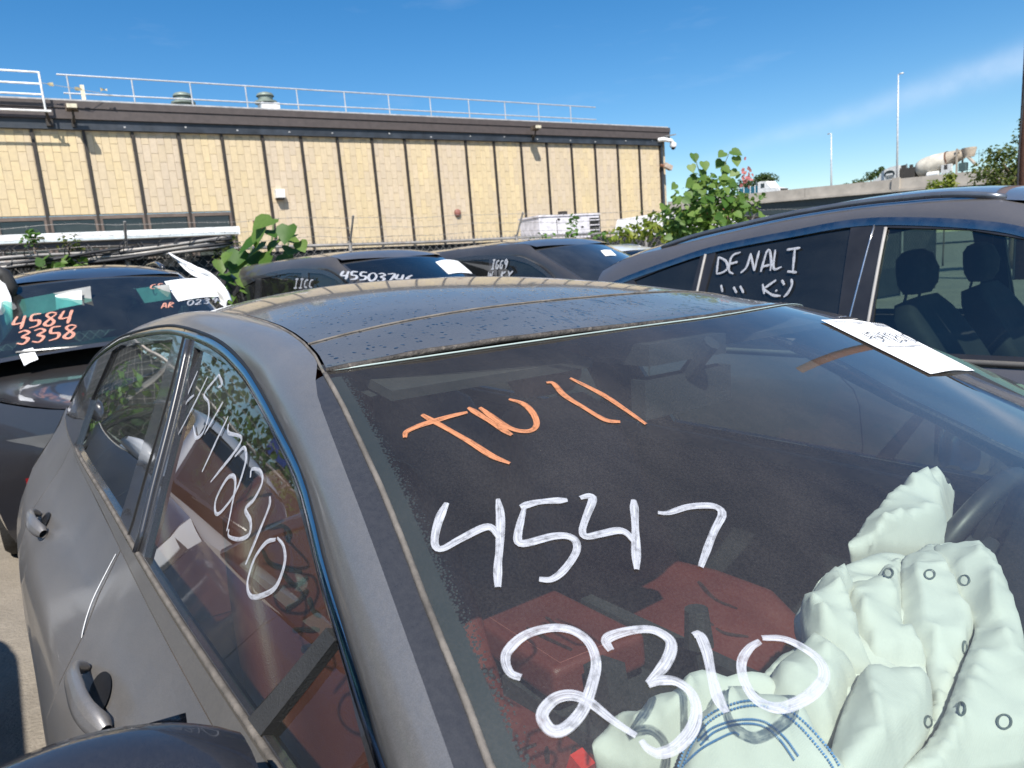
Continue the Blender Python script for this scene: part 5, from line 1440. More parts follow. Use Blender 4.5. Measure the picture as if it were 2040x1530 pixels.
for s_ in np.arange(f0, f1, .11):
    for sg in (-1, 1):
        lk.beam((s_, -pF - .012 - .004 * sg, fz(s_) - .03), (s_ + sg * 1.0, -pF - .012 - .004 * sg, fz(s_) - 1.1), .003, .003)
o = lk.build('wire_mesh', WIRE, FE); tag(o, kind='stuff')
for k in range(3):
    y, z = -pF - .07 - .07 * k, FZ + .12 + .125 * k; m = MB()
    m.tube([(s_, y, z - FZ + fz(s_) - .035 * abs(math.sin(s_ * math.pi / 2.8)) + .01 * math.sin(s_ * 5 + k)) for s_ in np.arange(f0, f1, .35)], .003, 5)
    for s_ in np.arange(f0 + .05 * k, f1, .125):
        zz = z - FZ + fz(s_) - .035 * abs(math.sin(s_ * math.pi / 2.8)) + .01 * math.sin(s_ * 5 + k); a = rnd.random() * 3.1
        m.beam((s_, y - .02 * math.cos(a), zz - .02 * math.sin(a)), (s_, y + .02 * math.cos(a), zz + .02 * math.sin(a)), .003, .003)
    m.build('barbed_wire', WIRE, FE)
CB = empty('cable_bundle', fm()); tag(CB, 'tangle of dark cables lying along the fence top under the white awning', 'cables')
BKC = plain('cable_black', (.022, .022, .025), .6, var=.5)
c0, c1 = FSZ(-60, 515, pF + .2)[0], FSZ(462, 470, pF + .2)[0]
for k in range(7):
    ph = rnd.random() * 6; pts = []
    for t in np.linspace(0, 1, 26):
        s_ = c0 + (c1 - c0) * t; z = FZ - .13 + .20 * t + .05 * math.sin(t * 5 + ph) * (1 - t * .5) + .016 * k
        pts.append((s_, -pF - .12 - .06 * math.sin(t * 9 + ph), z))
    m = MB(); m.tube(pts, .012 + .010 * rnd.random(), 6); m.build('cable', BKC if k % 3 else WIRE, CB, smooth=True)
for k in range(16):
    t = rnd.random(); s_ = c0 + (c1 - c0) * t; m = MB()
    m.tube([(s_ + .12 * math.cos(a), -pF - .16 + .05 * math.sin(2 * a), FZ + .05 + .12 * math.sin(a)) for a in np.linspace(0, 4.5 + rnd.random() * 1.5, 14)], .006, 5); m.build('loose_coil', BKC, CB)

# ------------------------------------------------------------------ plants
def leaf_poly(kind):
    if kind == 'heart': return [(0, 0), (.28, -.10), (.50, .12), (.48, .45), (.26, .78), (0, 1.08), (-.26, .78), (-.48, .45), (-.50, .12), (-.28, -.10)]
    return [(0, 0), (.30, .12), (.42, .40), (.24, .75), (0, 1.0), (-.24, .75), (-.42, .40), (-.30, .12)]
def leaf_geo(kind, cup=.12):
    P = leaf_poly(kind); vs = [(0, .45, -cup * .2)] + [(x, y, cup * (abs(x) * 1.2 + (y - .4) ** 2 * -.6)) for x, y in P]
    fs = [(0, i + 1, (i + 1) % len(P) + 1) for i in range(len(P))]
    return vs, fs
def orient(n, roll):
    n = Vector(n).normalized(); q = n.to_track_quat('Z', 'Y'); return np.array((q.to_matrix() @ Matrix.Rotation(roll, 3, 'Z')))
GREEN = leaf_mat('leaf_green', (0.055, 0.13, 0.022), (0.11, 0.22, 0.04)); LIME = leaf_mat('leaf_lime', (0.05, 0.125, 0.018), (0.19, 0.28, 0.065))
OLIVE = leaf_mat('leaf_olive', (0.045, 0.075, 0.018), (0.16, 0.16, 0.035)); DARKG = leaf_mat('leaf_dark', (0.035, 0.06, 0.02), (0.07, 0.10, 0.03)); YELG = leaf_mat('leaf_yellowgreen', (0.16, 0.22, 0.03), (0.26, 0.27, 0.04))
BARK = plain('bark', (0.13, 0.095, 0.065), .9, bump=.8, bscale=25)
def crown(name, parent, blobs, n, size, mat, up=.5, kind='oval', stuff=True):
    """many small leaves spread through overlapping clumps"""
    m = MB(); lv, lf = leaf_geo(kind); wsum = sum(b[3] for b in blobs)
    lv = np.array(lv)
    for (cx, cy, cz, w, rx, rz) in blobs:
        k = int(n * w / wsum)
        for _ in range(k):
            while True:
                v = np.array([rnd.gauss(0, 1) for _ in range(3)]); v /= np.linalg.norm(v); break
            r = rnd.random() ** .45
            if noise.noise(Vector((cx + v[0] * rx * 2, cy + v[1] * 2 * rx, cz + v[2] * 2 * rz)) * 1.3) < -.18 and r > .5: continue
            p = np.array([cx, cy, cz]) + v * r * np.array([rx, rx, rz])
            nn = v * .6 + np.array([rnd.uniform(-1, 1), rnd.uniform(-1, 1), up + rnd.uniform(-.5, .8)])
            R = orient(nn, rnd.random() * 6.28) * size * rnd.uniform(.65, 1.25)
            m.add([p + R @ q for q in lv], lf)
    o = m.build(name, mat, parent)
    if stuff: tag(o, kind='stuff')
    return o
def limb(m, a, b, r0, r1, wob=.1):
    a, b = np.array(a, float), np.array(b, float); P = []
    for t in np.linspace(0, 1, 7): P.append(a + (b - a) * t + wob * np.array([math.sin(t * 5 + a[0]), math.cos(t * 4 + a[1]), 0]) * t * (1 - t))
    m.tube(P, [r0 + (r1 - r0) * t for t in np.linspace(0, 1, 7)], 7)
def leaves_at(parent, mesh, spots):
    for (p, n, roll, sz) in spots:
        o = bpy.data.objects.new('leaf', mesh); COL.objects.link(o); o.parent = parent
        R = orient(n, roll) * sz; M4 = Matrix.Identity(4)
        for i in range(3):
            for j in range(3): M4[i][j] = R[i][j]
            M4[i][3] = p[i]
        o.matrix_local = M4
def leafmesh(kind, mat, cup=.12):
    m = MB(); m.add(*leaf_geo(kind, cup)); o = m.build('leaf', mat, smooth=True); me = o.data; bpy.data.objects.remove(o); return me
# big-leaved vine beside the fence
D = 8.3; base = on_ground(500, 960); vb = at_depth(520, 590, D); V = empty('paulownia_sapling', loc=(vb[0], vb[1], 0)); tag(V, 'sapling with huge heart-shaped green leaves in front of the fence', 'sapling')
o0 = np.array([vb[0], vb[1], 0]); m = MB()
tips = [(545, 442), (470, 520), (500, 480), (575, 480), (450, 570)]
for t in tips: limb(m, (0, 0, 0), at_depth(*t, D) - o0, .035, .010, .25)
m.build('stem', plain('green_stem', (.10, .13, .05), .7), V, smooth=True)
big = leafmesh('heart', LIME, .16); spots = []
for px, py, sz in ((545,436,.30),(520,452,.26),(572,452,.26),(590,470,.24),(585,492,.24),(505,478,.27),(478,497,.27),(530,487,.30),(556,478,.22),(500,512,.28),(470,522,.26),(535,512,.26),(560,505,.24),(452,545,.24),(480,550,.26),(444,570,.20),(460,585,.22),(440,520,.18),(455,500,.16),(570,470,.20),(512,530,.26),(540,455,.24),(490,575,.24),(548,528,.2),(598,484,.18),(464,560,.22)):
    p = at_depth(px + rnd.uniform(-4, 4), py + rnd.uniform(-4, 4), D - .25 + rnd.uniform(-.25, .25)) - o0
    spots.append((p, (rnd.uniform(-.6, .6), -.8 + rnd.uniform(-.4, .4), .75 + rnd.uniform(-.3, .5)), 3.14 + rnd.uniform(-.9, .9), sz * .92))
leaves_at(V, big, spots)
crown('foliage', V, [(.0, .15, 1.25, 1, .5, .45)], 150, .12, GREEN, kind='heart'); crown('small_leaves', V, [(-.3, -.1, 1.15, 1, .3, .35), (.25, -.1, 1.45, 1, .25, .3)], 60, .09, YELG)
# small trees and weeds
def tree(name, label, px, py, depth, blobs, n, size, mat, cat='tree', trunk=.08, group=None, kind='oval', base_px=None):
    c = at_depth(px, py, depth); e = empty(name, loc=(c[0], c[1], 0)); tag(e, label, cat, group)
    m = MB(); zc_ = c[2]; limb(m, (0, 0, 0), (0, 0, zc_), trunk, trunk * .5, .1)
    for b in blobs: limb(m, (0, 0, max(.1, zc_ - b[5])), (b[0], b[1], zc_ + b[2]), trunk * .5, trunk * .12, .2)
    m.build('trunk', BARK, e, smooth=True)
    crown('crown', e, [(b[0], b[1], zc_ + b[2], b[3], b[4], b[5]) for b in blobs], n, size, mat, kind=kind)
    return e, zc_
PD = 9.6; k9 = PD / F_PX
pe, pz = tree('poplar_sapling', 'bright green poplar sapling with pink blossom standing right of the building corner', 1412, 415, PD,
     [(-.30, 0, -.05, 1.2, .40, .38), (.10, .1, .05, 1.6, .42, .42), (.42, 0, .02, 1.1, .34, .40), (.0, 0, -.30, 1.5, .55, .30), (-.05, .1, .32, .35, .2, .2), (-.38, .1, -.25, 1.0, .3, .3)], 1500, .085, LIME, trunk=.04)
pl = leafmesh('heart', LIME, .1); spots = []; m = MB()
for tx, ty, tl_ in ((1385, 310, [(1382,306),(1376,328),(1402,322),(1398,338),(1388,352)]), (1455, 300, [(1443,303),(1457,300),(1439,320),(1466,312),(1447,336),(1469,340),(1442,331)]), (1420, 350, [(1410,352),(1437,351),(1455,356),(1372,365),(1380,360),(1428,362)])):
    tip = at_depth(tx, ty, PD) - np.array(pe.location); limb(m, (0, 0, pz), tip, .014, .004, .1)
    for px, py in tl_:
        p = at_depth(px, py, PD + rnd.uniform(-.1, .1)) - np.array(pe.location)
        spots.append((p, (rnd.uniform(-.5, .5), -1, rnd.uniform(.1, .9)), 3.14 + rnd.uniform(-1, 1), .15 * rnd.uniform(.8, 1.15)))
for _ in range(60):
    px, py = rnd.gauss(1415, 38), rnd.gauss(400, 26)
    p = at_depth(px, py, PD - .35 + rnd.uniform(-.15, .25)) - np.array(pe.location); spots.append((p, (rnd.uniform(-.7, .7), -.8, rnd.uniform(.2, 1)), 3.14 + rnd.uniform(-1.4, 1.4), .12 * rnd.uniform(.7, 1.1)))
m.build('shoots', plain('green_stem', (.10, .13, .05), .7), pe, smooth=True)
leaves_at(pe, pl, spots)
pk = MB(); lv, lf = leaf_geo('oval')
for _ in range(20):
    p = at_depth(rnd.gauss(1484, 7), rnd.gauss(352, 15), PD - .1) - np.array(pe.location); R = orient((rnd.uniform(-1, 1), -1, rnd.uniform(-.5, 1)), rnd.random() * 6) * .06; pk.add([p + R @ np.array(q) for q in lv], lf)
o = pk.build('pink_blossom', leaf_mat('blossom_pink', (.55, .16, .18), (.62, .28, .26)), pe); tag(o, kind='stuff')
tree('shrub', 'low yellow-green shrub beside the red and white truck', 1345, 455, 11.0, [(0, 0, 0, 1, .5, .28), (-.4, 0, .05, .6, .3, .25), (-.8, .2, -.02, .5, .3, .2)], 420, .09, YELG, 'shrub', .02)
tree('weed', 'spindly weed growing up in front of the grey generator', 1140, 462, 11.5, [(0, 0, .02, .5, .12, .22), (-.5, 0, -.1, .6, .3, .12), (.5, 0, -.1, .6, .3, .12), (.05, 0, .2, .25, .09, .12)], 130, .08, GREEN, 'weed', .012)
tree('shrub', 'thin shrub with small leaves under the left-hand window pane', 66, 478, 8.6, [(0, 0, .02, 1, .12, .12)], 70, .06, GREEN, 'shrub', .02, 'thin shrubs over the cables')
tree('shrub', 'pale dry shrub between the second and third window', 135, 484, 8.7, [(0, 0, .02, 1, .14, .12), (.1, 0, -.05, .6, .12, .1)], 70, .05, OLIVE, 'shrub', .018, 'thin shrubs over the cables')
tree('weed', 'green weed showing low over the roof of the black car with orange numbers', 125, 528, 8.0, [(0, 0, 0, 1, .28, .08)], 60, .11, LIME, 'weed', .012)
tree('shrub', 'dry brown shrub left of the big heart-shaped leaves', 455, 492, 8.9, [(0, 0, 0, 1, .18, .16), (-.12, 0, -.1, .8, .16, .12)], 90, .05, OLIVE, 'shrub', .018)
TD = 24.0
tree('roadside_tree', 'olive green tree at the brown pole beside the overpass', 2022, 350, TD, [(-.9, 0, .1, 1, .7, .6), (0, 0, .3, 1.3, .9, .9), (.9, .3, .2, 1.2, .9, .9), (-1.5, .2, -.6, .9, .8, .42), (-.2, 0, -.5, 1.2, 1., .6), (.4, 0, 1.3, .5, .45, .5), (-.6, 0, .75, .6, .5, .4), (1.4, 0, -.4, .9, .9, .8), (.25, 0, 1.75, .25, .22, .2)], 5200, .105, OLIVE, trunk=.14)
tree('shrub', 'yellow-green bush in front of the overpass wall under the mixer truck', 1882, 372, 30.0, [(0, 0, -.05, 1, .5, .38), (.2, 0, .35, .4, .25, .28), (-.5, 0, .05, .5, .35, .3)], 700, .12, YELG, 'bush', .04)
OVD = 105.0
tree('roadside_tree', 'dark rounded tree behind the white truck on the overpass', 1512, 362, 135, [(0, 0, 0, 1.2, 2.0, 1.3), (2.2, 0, .2, 1, 1.7, 1.2), (-2.6, 0, -.2, 1, 1.8, 1.1), (1, 0, .8, .6, 1.2, .8)], 1500, .42, DARKG, trunk=.2, group='trees beyond the overpass')
tree('roadside_tree', 'thin spreading tree left of the mixer truck beyond the overpass', 1735, 352, 118, [(0, 0, .1, 1, 1.2, .8), (1.2, 0, .5, .7, .9, .6), (-2.2, 0, -.7, .5, 1.3, .5), (1.8, 0, 1.1, .4, .5, .4), (-4.2, 0, -1.1, .3, .9, .35)], 700, .36, DARKG, trunk=.15, group='trees beyond the overpass')
# ------------------------------------------------------------------ overpass and its traffic
CONC = plain('concrete', (.40, .36, .31), .9, var=.18, scale=.6, bump=.2, wear=((.22, .2, .17), .5)); STEEL = plain('girder_teal', (.035, .05, .055), .6)
oa, ob = at_depth(1330, 402, 112), at_depth(2250, 310, 66)
od = ob - oa; oL = np.linalg.norm(od[:2]); ox = np.array([od[0], od[1], 0]) / oL; oy = np.array([-ox[1], ox[0], 0])
if oy[1] < 0: oy = -oy
sl = od[2] / oL
def OP(s, y, dz): return oa + ox * s + oy * y + np.array([0, 0, sl * s + dz])
OV = empty('overpass', loc=(0, 0, 0)); tag(OV, 'raised concrete highway with a parapet wall crossing behind the right-hand cars', 'overpass')
def oext(nm, pts, mat, s0=0, s1=None, n=24):
    m = MB(); s1 = oL if s1 is None else s1
    m.grid([[OP(s, y, z) for y, z in pts + pts[:1]] for s in np.linspace(s0, s1, n)]); return m.build(nm, mat, OV)
seg = 12.0; k = 0
while k * seg < oL - .1:
    oext('parapet', [(0, 0), (.28, 0), (.34, -1.2), (-.04, -1.2)], CONC, k * seg + .02, min(oL, (k + 1) * seg - .02), 3); k += 1
oext('deck', [(-.25, -1.203), (14.5, -1.203), (14.5, -1.5), (-.25, -1.5)], CONC)
oext('girder', [(.15, -1.503), (.6, -1.503), (.6, -3.2), (.15, -3.2)], STEEL); oext('girder', [(6, -1.503), (6.5, -1.503), (6.5, -3.2), (6, -3.2)], STEEL)
oext('far_parapet', [(14.2, -.45), (14.5, -.45), (14.5, -1.2), (14.2, -1.2)], CONC)
for s in np.arange(8, oL, 22):
    m = MB(); p = OP(s, 7, 0); m.box((p[0], p[1], (p[2] - 3.2) / 2), (1.6, 1.6, p[2] - 3.2)); m.build('pier', CONC, OV); m = MB(); m.beam(OP(s, .5, -3.6), OP(s, 13.5, -3.6), 1.3, .9); m.build('pier_cap', CONC, OV)
def s_on(px, y=0):
    best = min(np.linspace(0, oL, 1500), key=lambda s: abs(((OP(s, y, 0) - C_O) @ C_R) / ((OP(s, y, 0) - C_O) @ C_F) * F_PX + 1020 - px)); return best
LPM = plain('pole_grey', (.55, .56, .58), .5, .3)
for px, ptop, y, lab, r in ((1787, 157, -.12, 'tall grey lamp pole on the parapet beside the mixer truck', .13), (1656, 269, 14.8, 'shorter grey lamp pole standing left of the mixer truck', .15)):
    s = s_on(px, y); b = OP(s, y, -1.5 if y < 1 else -1.2); e = empty('lamp_post', loc=b); tag(e, lab, 'lamp post', 'lamp posts on the overpass')
    dpt = (b - C_O) @ C_F; top = at_depth(px, ptop, dpt)[2] - b[2]
    m = MB(); m.tube([(0, 0, 0), (0, 0, top * .5), (0, 0, top)], [r, r * .8, r * .55], 10); m.build('pole', LPM, e, smooth=True)
    ar = (-1 if y > 1 else 1) * .35
    m = MB(); m.tube([(0, 0, top - .05), (ar * .6 * ox[0], ar * .6 * ox[1], top + .04), (ar * 1.6 * ox[0], ar * 1.6 * ox[1], top)], [.06, .07, .10], 8); m.build('lamp_head', LPM, e, smooth=True)
s = s_on(1786); m = MB(); m.beam(OP(s - .45, -.13, -.62), OP(s + .45, -.13, -.62), .28, 1.5); o = m.build('pilaster', CONC, OV)
def tframe(px, y):
    s = s_on(px, y); m = Matrix.Identity(4); o = OP(s, y, -1.2)
    for i in range(3): m[i][0], m[i][1], m[i][2], m[i][3] = ox[i], oy[i], (0, 0, 1)[i], o[i]
    return m
# mixer truck, nose to the left
MT = empty('mixer_truck', tframe(1832, 2.6)); tag(MT, 'concrete mixer truck with a pale dusty drum driving on the overpass', 'truck')
DRUM = plain('drum_cream', (.60, .55, .46), .6, wear=((.36, .30, .22), .6), scale=1.2); TW = plain('truck_white2', (.62, .62, .60), .55, wear=((.45, .42, .38), .5)); DK = plain('truck_dark', (.05, .045, .04), .8)
mx = lambda *p: tuple(np.array(p))
m = MB(); m.prism([(-5.2, .6), (-1.95, .6), (-1.95, 2.95), (-2.9, 2.9), (-3.9, 2.55), (-4.3, 1.9), (-5.2, 1.5)], -1.15, 1.15, np.array([[1, 0, 0], [0, 0, 1], [0, 1, 0]])); m.build('cab', TW, MT, angle=30)
m = MB(); 
for i in range(13):
    a = math.pi * i / 12
    m.box((-3.0 + .55 * math.cos(a), -1.165, 2.02 + .42 * math.sin(a)), (.20, .02, .15))
m.box((-3.0, -1.165, 2.28), (.75, .02, .20))
for k in range(3): m.box((-3.0 + .02 * k, -1.165, 1.88 - k * .16), (1.15 - .12 * k, .02, .07))
m.build('door_emblem', plain('emblem_black', (.02, .03, .03), .6), MT)
m = MB(); m.box((-1.0, 0, 1.7), (1.7, 1.9, 1.6)); m.box((-1.5, -.7, 2.3), (.5, .4, 1.2)); m.box((-.75, -.5, 2.2), (.3, .3, 1.3)); m.build('engine_bay', DK, MT, angle=30)
m = MB(); m.tube([(-1.15, -.8, 1.2), (-1.15, -.8, 3.0)], .09, 8); m.build('exhaust_stack', plain('post_metal', (.3,)*3, .3, .9), MT)
ang = math.radians(-13); dm = Matrix.Translation((-.15, 0, 2.05)) @ Matrix.Rotation(math.radians(90) + ang, 4, 'Y')
m = MB(); m.lathe([(0, -.2), (.55, -.15), (.95, .1), (1.16, .6), (1.2, 1.3), (1.16, 2.0), (1.02, 2.9), (.93, 3.35)], 28, dm); m.build('drum', DRUM, MT, smooth=True, angle=40)
m = MB(); m.lathe([(.97, 3.33), (.97, 3.47)], 28, dm); m.build('drum_band', plain('rust', (.20, .09, .05), .8), MT)
m = MB(); m.lathe([(.90, 3.47), (.70, 4.3), (.55, 5.0), (.45, 5.1)], 24, dm); m.build('drum_neck', plain('drum_stained', (.42, .35, .27), .7), MT, smooth=True)
m = MB(); m.lathe([(.55, .0), (.75, .9), (.75, 1.0)], 14, Matrix.Translation((5.3, 0, 2.75))); m.build('hopper', plain('drum_stained', (.42, .35, .27), .7), MT, smooth=True)
m = MB(); m.box((4.35, -.75, 2.3), (.16, .16, 3.0)); m.box((4.35, .75, 2.3), (.16, .16, 3.0)); m.box((4.4, 0, 3.5), (.35, 1.6, .3)); m.beam((2.9, -.8, 2.2), (4.5, -.8, 3.2), .14, .14); m.build('rear_frame', plain('frame_tan', (.40, .34, .27), .7), MT, angle=30)
m = MB(); m.beam((5.2, -.3, 2.9), (6.3, -.4, 1.6), .5, .18); m.build('chute', plain('frame_tan', (.40, .34, .27), .7), MT)
m = MB(); m.box((3.4, -.95, 1.7), (1.1, .35, 1.0)); m.build('control_box', TW, MT, angle=30)
m = MB(); m.box((3.35, -1.13, 1.9), (.35, .02, .5)); m.build('box_door', DK, MT)
m = MB(); m.box((4.9, -.4, 1.7), (.7, .8, .9)); m.build('rear_platform', plain('platform_teal', (.06, .10, .10), .6), MT)
for x_, y_, r_ in ((6.5, -.5, .02), (6.9, -.5, .02)): m = MB(); m.tube([(x_, y_, 1.6), (x_, y_, 3.3)], r_, 6); m.tube([(5.8, y_, 2.9), (6.9, y_, 2.9)], r_, 6); m.build('handrail', DK, MT)
m = MB(); m.tube([(1.4, -1.1, 1.25), (2.6, -1.1, 1.25)], .36, 12); m.build('water_tank', plain('tank_white', (.75, .75, .73), .5), MT, smooth=True, angle=40)
m = MB(); m.box((.8, 0, .85), (10.5, .9, .3)); m.build('chassis', DK, MT)
for x_ in (-3.9, 1.0, 2.4, 3.8):
    for y_ in (-1., 1.): wheel(MT, (x_, y_, .52), .52, .3, 'silver', n=16)
WT = empty('tank_truck', tframe(1530, 2.6)); tag(WT, 'white cab truck with a teal tank on the overpass behind the poplar sapling', 'truck')
m = MB(); m.prism([(-.9, .6), (2.6, .6), (2.6, 1.35), (2.4, 1.55), (1.1, 1.85), (.5, 2.75), (-.5, 2.85), (-.9, 2.75)], -1.1, 1.1, np.array([[1, 0, 0], [0, 0, 1], [0, 1, 0]])); m.build('cab', plain('tank_white', (.75,)*3, .5), WT, angle=30)
m = MB(); m.prism([(.95, 1.9), (.45, 2.62), (1.02, 1.95)], -1.0, 1.0, np.array([[1, 0, 0], [0, 0, 1], [0, 1, 0]])); m.box((-.1, -1.11, 2.2), (.6, .02, .6)); m.build('cab_glass', PANE, WT)
m = MB(); m.box((2.45, 0, 1.25), (.36, 1.8, .5)); m.build('grille', DK, WT)
TEAL = plain('tank_teal', (.02, .13, .19), .5)
m = MB(); m.box((-2.8, 0, 1.55), (3.6, 2.1, 1.5)); m.build('tank', TEAL, WT, angle=30)
for x_ in (-4.2, -3.3, -2.2, -1.4): m = MB(); m.box((x_, -1.06, 1.6), (.12, .05, 1.7)); m.build('tank_rib', plain('tank_white', (.75,)*3, .5), WT)
m = MB(); m.tube([(-1.25, -.9, 1.0), (-1.25, -.9, 3.0)], .08, 8); m.build('exhaust_stack', plain('post_metal', (.3,)*3, .3, .9), WT)
for x_ in (1.9, -3.0, -4.0):
    for y_ in (-1., 1.): wheel(WT, (x_, y_, .5), .5, .28, 'silver', n=16)
# brown pole at the right edge
pc_ = at_depth(2043, 330, 19.0); BP = empty('utility_pole', loc=(pc_[0], pc_[1], 0)); tag(BP, 'thick brown utility pole at the right edge rising out of the olive tree', 'pole')
m = MB(); m.tube([(0, 0, 0), (.02, 0, 4), (.10, 0, 12)], [.20, .185, .16], 16); m.build('shaft', plain('pole_brown', (.12, .055, .035), .85, bump=.6, bscale=14, wear=((.03, .025, .025), .8)), BP, smooth=True)
m = MB(); m.tube([(-.24, -.05, 0), (-.23, -.05, 3.6), (-.16, -.05, 5.2), (-.14, -.05, 9)], .025, 6); m.build('cable', plain('cable_black', (.022,)*3, .6), BP)
# far low hill line and horizon trees
HB = MB(); 
for k in range(60): pass
gm = MB().grid([[(x, y, 0) for y in np.linspace(-150, 1500, 12)] for x in np.linspace(-900, 900, 12)])
gt = NT('lot_dirt')
n1 = gt.noise(.8, 7, .65); n2 = gt.noise(9, 5); n3 = gt.voro(38)
gc = gt.mix(gt.rng(n1, .35, .65), (.25, .215, .17), (.17, .15, .125)); gc = gt.mix(gt.rng(n2, .45, .7, 0, .5), gc, (.30, .26, .21)); gc = gt.mix(gt.rng(n3, .05, .16, .5, 0), gc, (.34, .31, .27))
gb = gt.bsdf(Base_Color=gc, Roughness=.95); gt.put(gb.inputs['Normal'], gt.bump(gt.noise(55, 5), .5, .02))
g = gm.build('ground', gt.end(gb)); tag(g, kind='structure')
# ------------------------------------------------------------------ the other cars
STROKES = {  # hand lettering in a unit box, y down
 '0': [[(.5,0),(.1,.2),(.0,.6),(.3,1),(.8,.85),(1,.4),(.7,.05),(.45,.05)]], '1': [[(.5,0),(.5,1)]], '2': [[(0,.2),(.4,0),(.8,.15),(.7,.5),(0,1),(1,.95)]],
 '3': [[(0,.1),(.5,0),(.9,.2),(.4,.45),(.9,.65),(.6,1),(0,.9)]], '4': [[(.2,0),(0,.55),(.9,.5)],[(.85,0),(.7,1)]], '5': [[(.9,0),(.2,.02),(.15,.42),(.8,.5),(.8,.85),(.1,1)]],
 '6': [[(.8,0),(.2,.4),(.1,.85),(.5,1),(.9,.75),(.5,.5),(.15,.7)]], '7': [[(0,.05),(.95,0),(.35,1)]], '8': [[(.9,.1),(.4,0),(.1,.2),(.8,.7),(.5,1),(.05,.8),(.9,.15)]], '9': [[(.9,.2),(.4,0),(.1,.3),(.5,.5),(.9,.2),(.6,1)]],
 'A': [[(.0,1),(.4,0),(.65,.05),(.9,1)],[(.1,.65),(.8,.6)]], 'C': [[(.9,.1),(.2,.2),(.1,.8),(.9,.95)]], 'D': [[(.1,0),(.05,1),(.8,.75),(.9,.4),(.1,.02)]], 'E': [[(1,0),(.3,.1),(.1,.9),(.8,.9)],[(.2,.5),(.8,.42)]], 'G': [[(.9,.1),(.2,.2),(.1,.8),(.6,.95),(.8,.6),(.5,.55)]],
 'I': [[(.1,.03),(.9,0)],[(.5,.02),(.45,1)],[(0,1),(.9,.97)]], 'K': [[(.15,0),(.1,1)],[(.9,.05),(.15,.55),(.9,1)]], 'L': [[(.2,0),(.1,.95),(.9,.9)]], 'N': [[(.0,1),(.3,0),(.6,1),(1,0)]], 'Y': [[(0,0),(.4,.45)],[(1,0),(.5,.5),(.3,1)]], 'W': [[(0,0),(.25,1),(.5,.3),(.75,1),(1,0)]], 'S': [[(.9,.1),(.3,.05),(.1,.3),(.8,.6),(.7,.95),(.05,.9)]], 'R': [[(0,1),(.15,0),(.8,.15),(.2,.5),(.9,1)]], 'T': [[(0,.05),(1,0)],[(.5,.02),(.45,1)]], '/': [[(1,0),(0,1)]], ':': [[(.3,.2),(.4,.3)]]}
def write(car, kind, text, x0, y0, w, h, adv, slope, lean, wid, mat, parent, name):
    """letters in the photograph's own picture positions, laid on the glass itself"""
    for i, ch in enumerate(text):
        if ch == ' ': continue
        for st in STROKES[ch]:
            px = []
            for (u, v) in st:
                x = x0 + i * adv + u * w - (v - .5) * lean; px.append((x, y0 + slope * (x - x0) + v * h))
            (stroke_w if kind == 'w' else stroke_s)(px, wid, mat, car, name, parent, lift=.007)

SUV_YS = [(.15,.80),(.25,.86),(.45,.91),(.7,.935),(.88,.93),(.97,.90),(1.03,.865),(1.15,.82),(1.35,.745),(1.5,.685),(1.6,.64),(1.72,.59)]
def suv_kw(**o):
    k = dict(zc_=[(-3.1,.90),(-2.72,1.04),(-2.58,1.24),(-2.4,1.48),(-2.2,1.585),(-1.7,1.655),(-1.0,1.70),(-.5,1.695),(-.15,1.645),(.08,1.585),(.3,1.484),(1.3,1.024)], ys_=SUV_YS,
        pl_=[(-3,.90),(-2.6,.955),(-2,1),(-1,1),(.3,.985),(1.2,.965),(1.7,.92),(2.2,.84)], dr_=[(-2.4,.09),(-.5,.085),(0,.055),(.2,.05)],
        xh=.08, xb=.95, yh=.60, yb=.775, slope=.46, bow=.11, cd=.03, wtweak=0., xr=-2.18, xd=-2.66, yr=.555, yd=.70, bowr=0, sedan=False,
        xnose=1.85, xtail=-2.72, xf=1.08, xrw=-1.74, wr=.36, rocker=.25, split_b=-.60, door_f=.66, door_r=-1.62, handle_f=-.35, handle_r=-1.35, handle_z=.93, handles=False, rimcol='silver',
        lampz=.80, deckz=1.04, seat_x=-.25, seat_z=.66, wheel_pos=(.36, .37, 1.02))
    k.update(o); return k
SUV_DLO = [(.70,1.015),(.45,1.185),(.15,1.385),(-.05,1.49),(-.28,1.555),(-.9,1.598),(-1.5,1.565),(-1.9,1.50),(-2.15,1.42),(-2.35,1.20),(-2.40,1.02)]
SUV_WIN = [('front_window', [(.54,1.045),(.42,1.155),(.13,1.355),(-.07,1.46),(-.29,1.52),(-.54,1.54),(-.50,1.045)]), ('rear_window', [(-.66,1.545),(-.9,1.558),(-1.48,1.53),(-1.54,1.045),(-.62,1.045)]), ('quarter_window', [(-1.60,1.515),(-1.88,1.46),(-2.08,1.385),(-2.23,1.22),(-2.2,1.045),(-1.65,1.045)])]
BOXY = dict(yh=.66, yr=.66, ys_=SUV_YS[:-3] + [(1.5, .72), (1.6, .70), (1.72, .665)], zc_=[(-3.1,.90),(-2.72,1.04),(-2.62,1.30),(-2.48,1.60),(-2.2,1.70),(-1.7,1.725),(-1.0,1.735),(-.5,1.73),(-.15,1.70),(.08,1.625),(.3,1.524),(1.3,1.064)], dr_=[(-2.4,.06),(-.5,.06),(0,.045),(.2,.04)])
def tall(kz, **o):
    k = suv_kw(**o)
    for q in ('zc_',): k[q] = [(a, b * kz) for a, b in k[q]]
    k['ys_'] = [(a * kz, b) for a, b in k['ys_']]; k['slope'] *= kz
    k['belt'] = lambda x: 1.005 * kz; k['hood'] = lambda x: (1.05 - .20 * sstep(x, .8, 2.0)) * kz
    return dict(kw=k, dlo=[(a, b * kz) for a, b in SUV_DLO], wins=[(n, [(a, b * kz) for a, b in w]) for n, w in SUV_WIN], iA=4, iC=7)
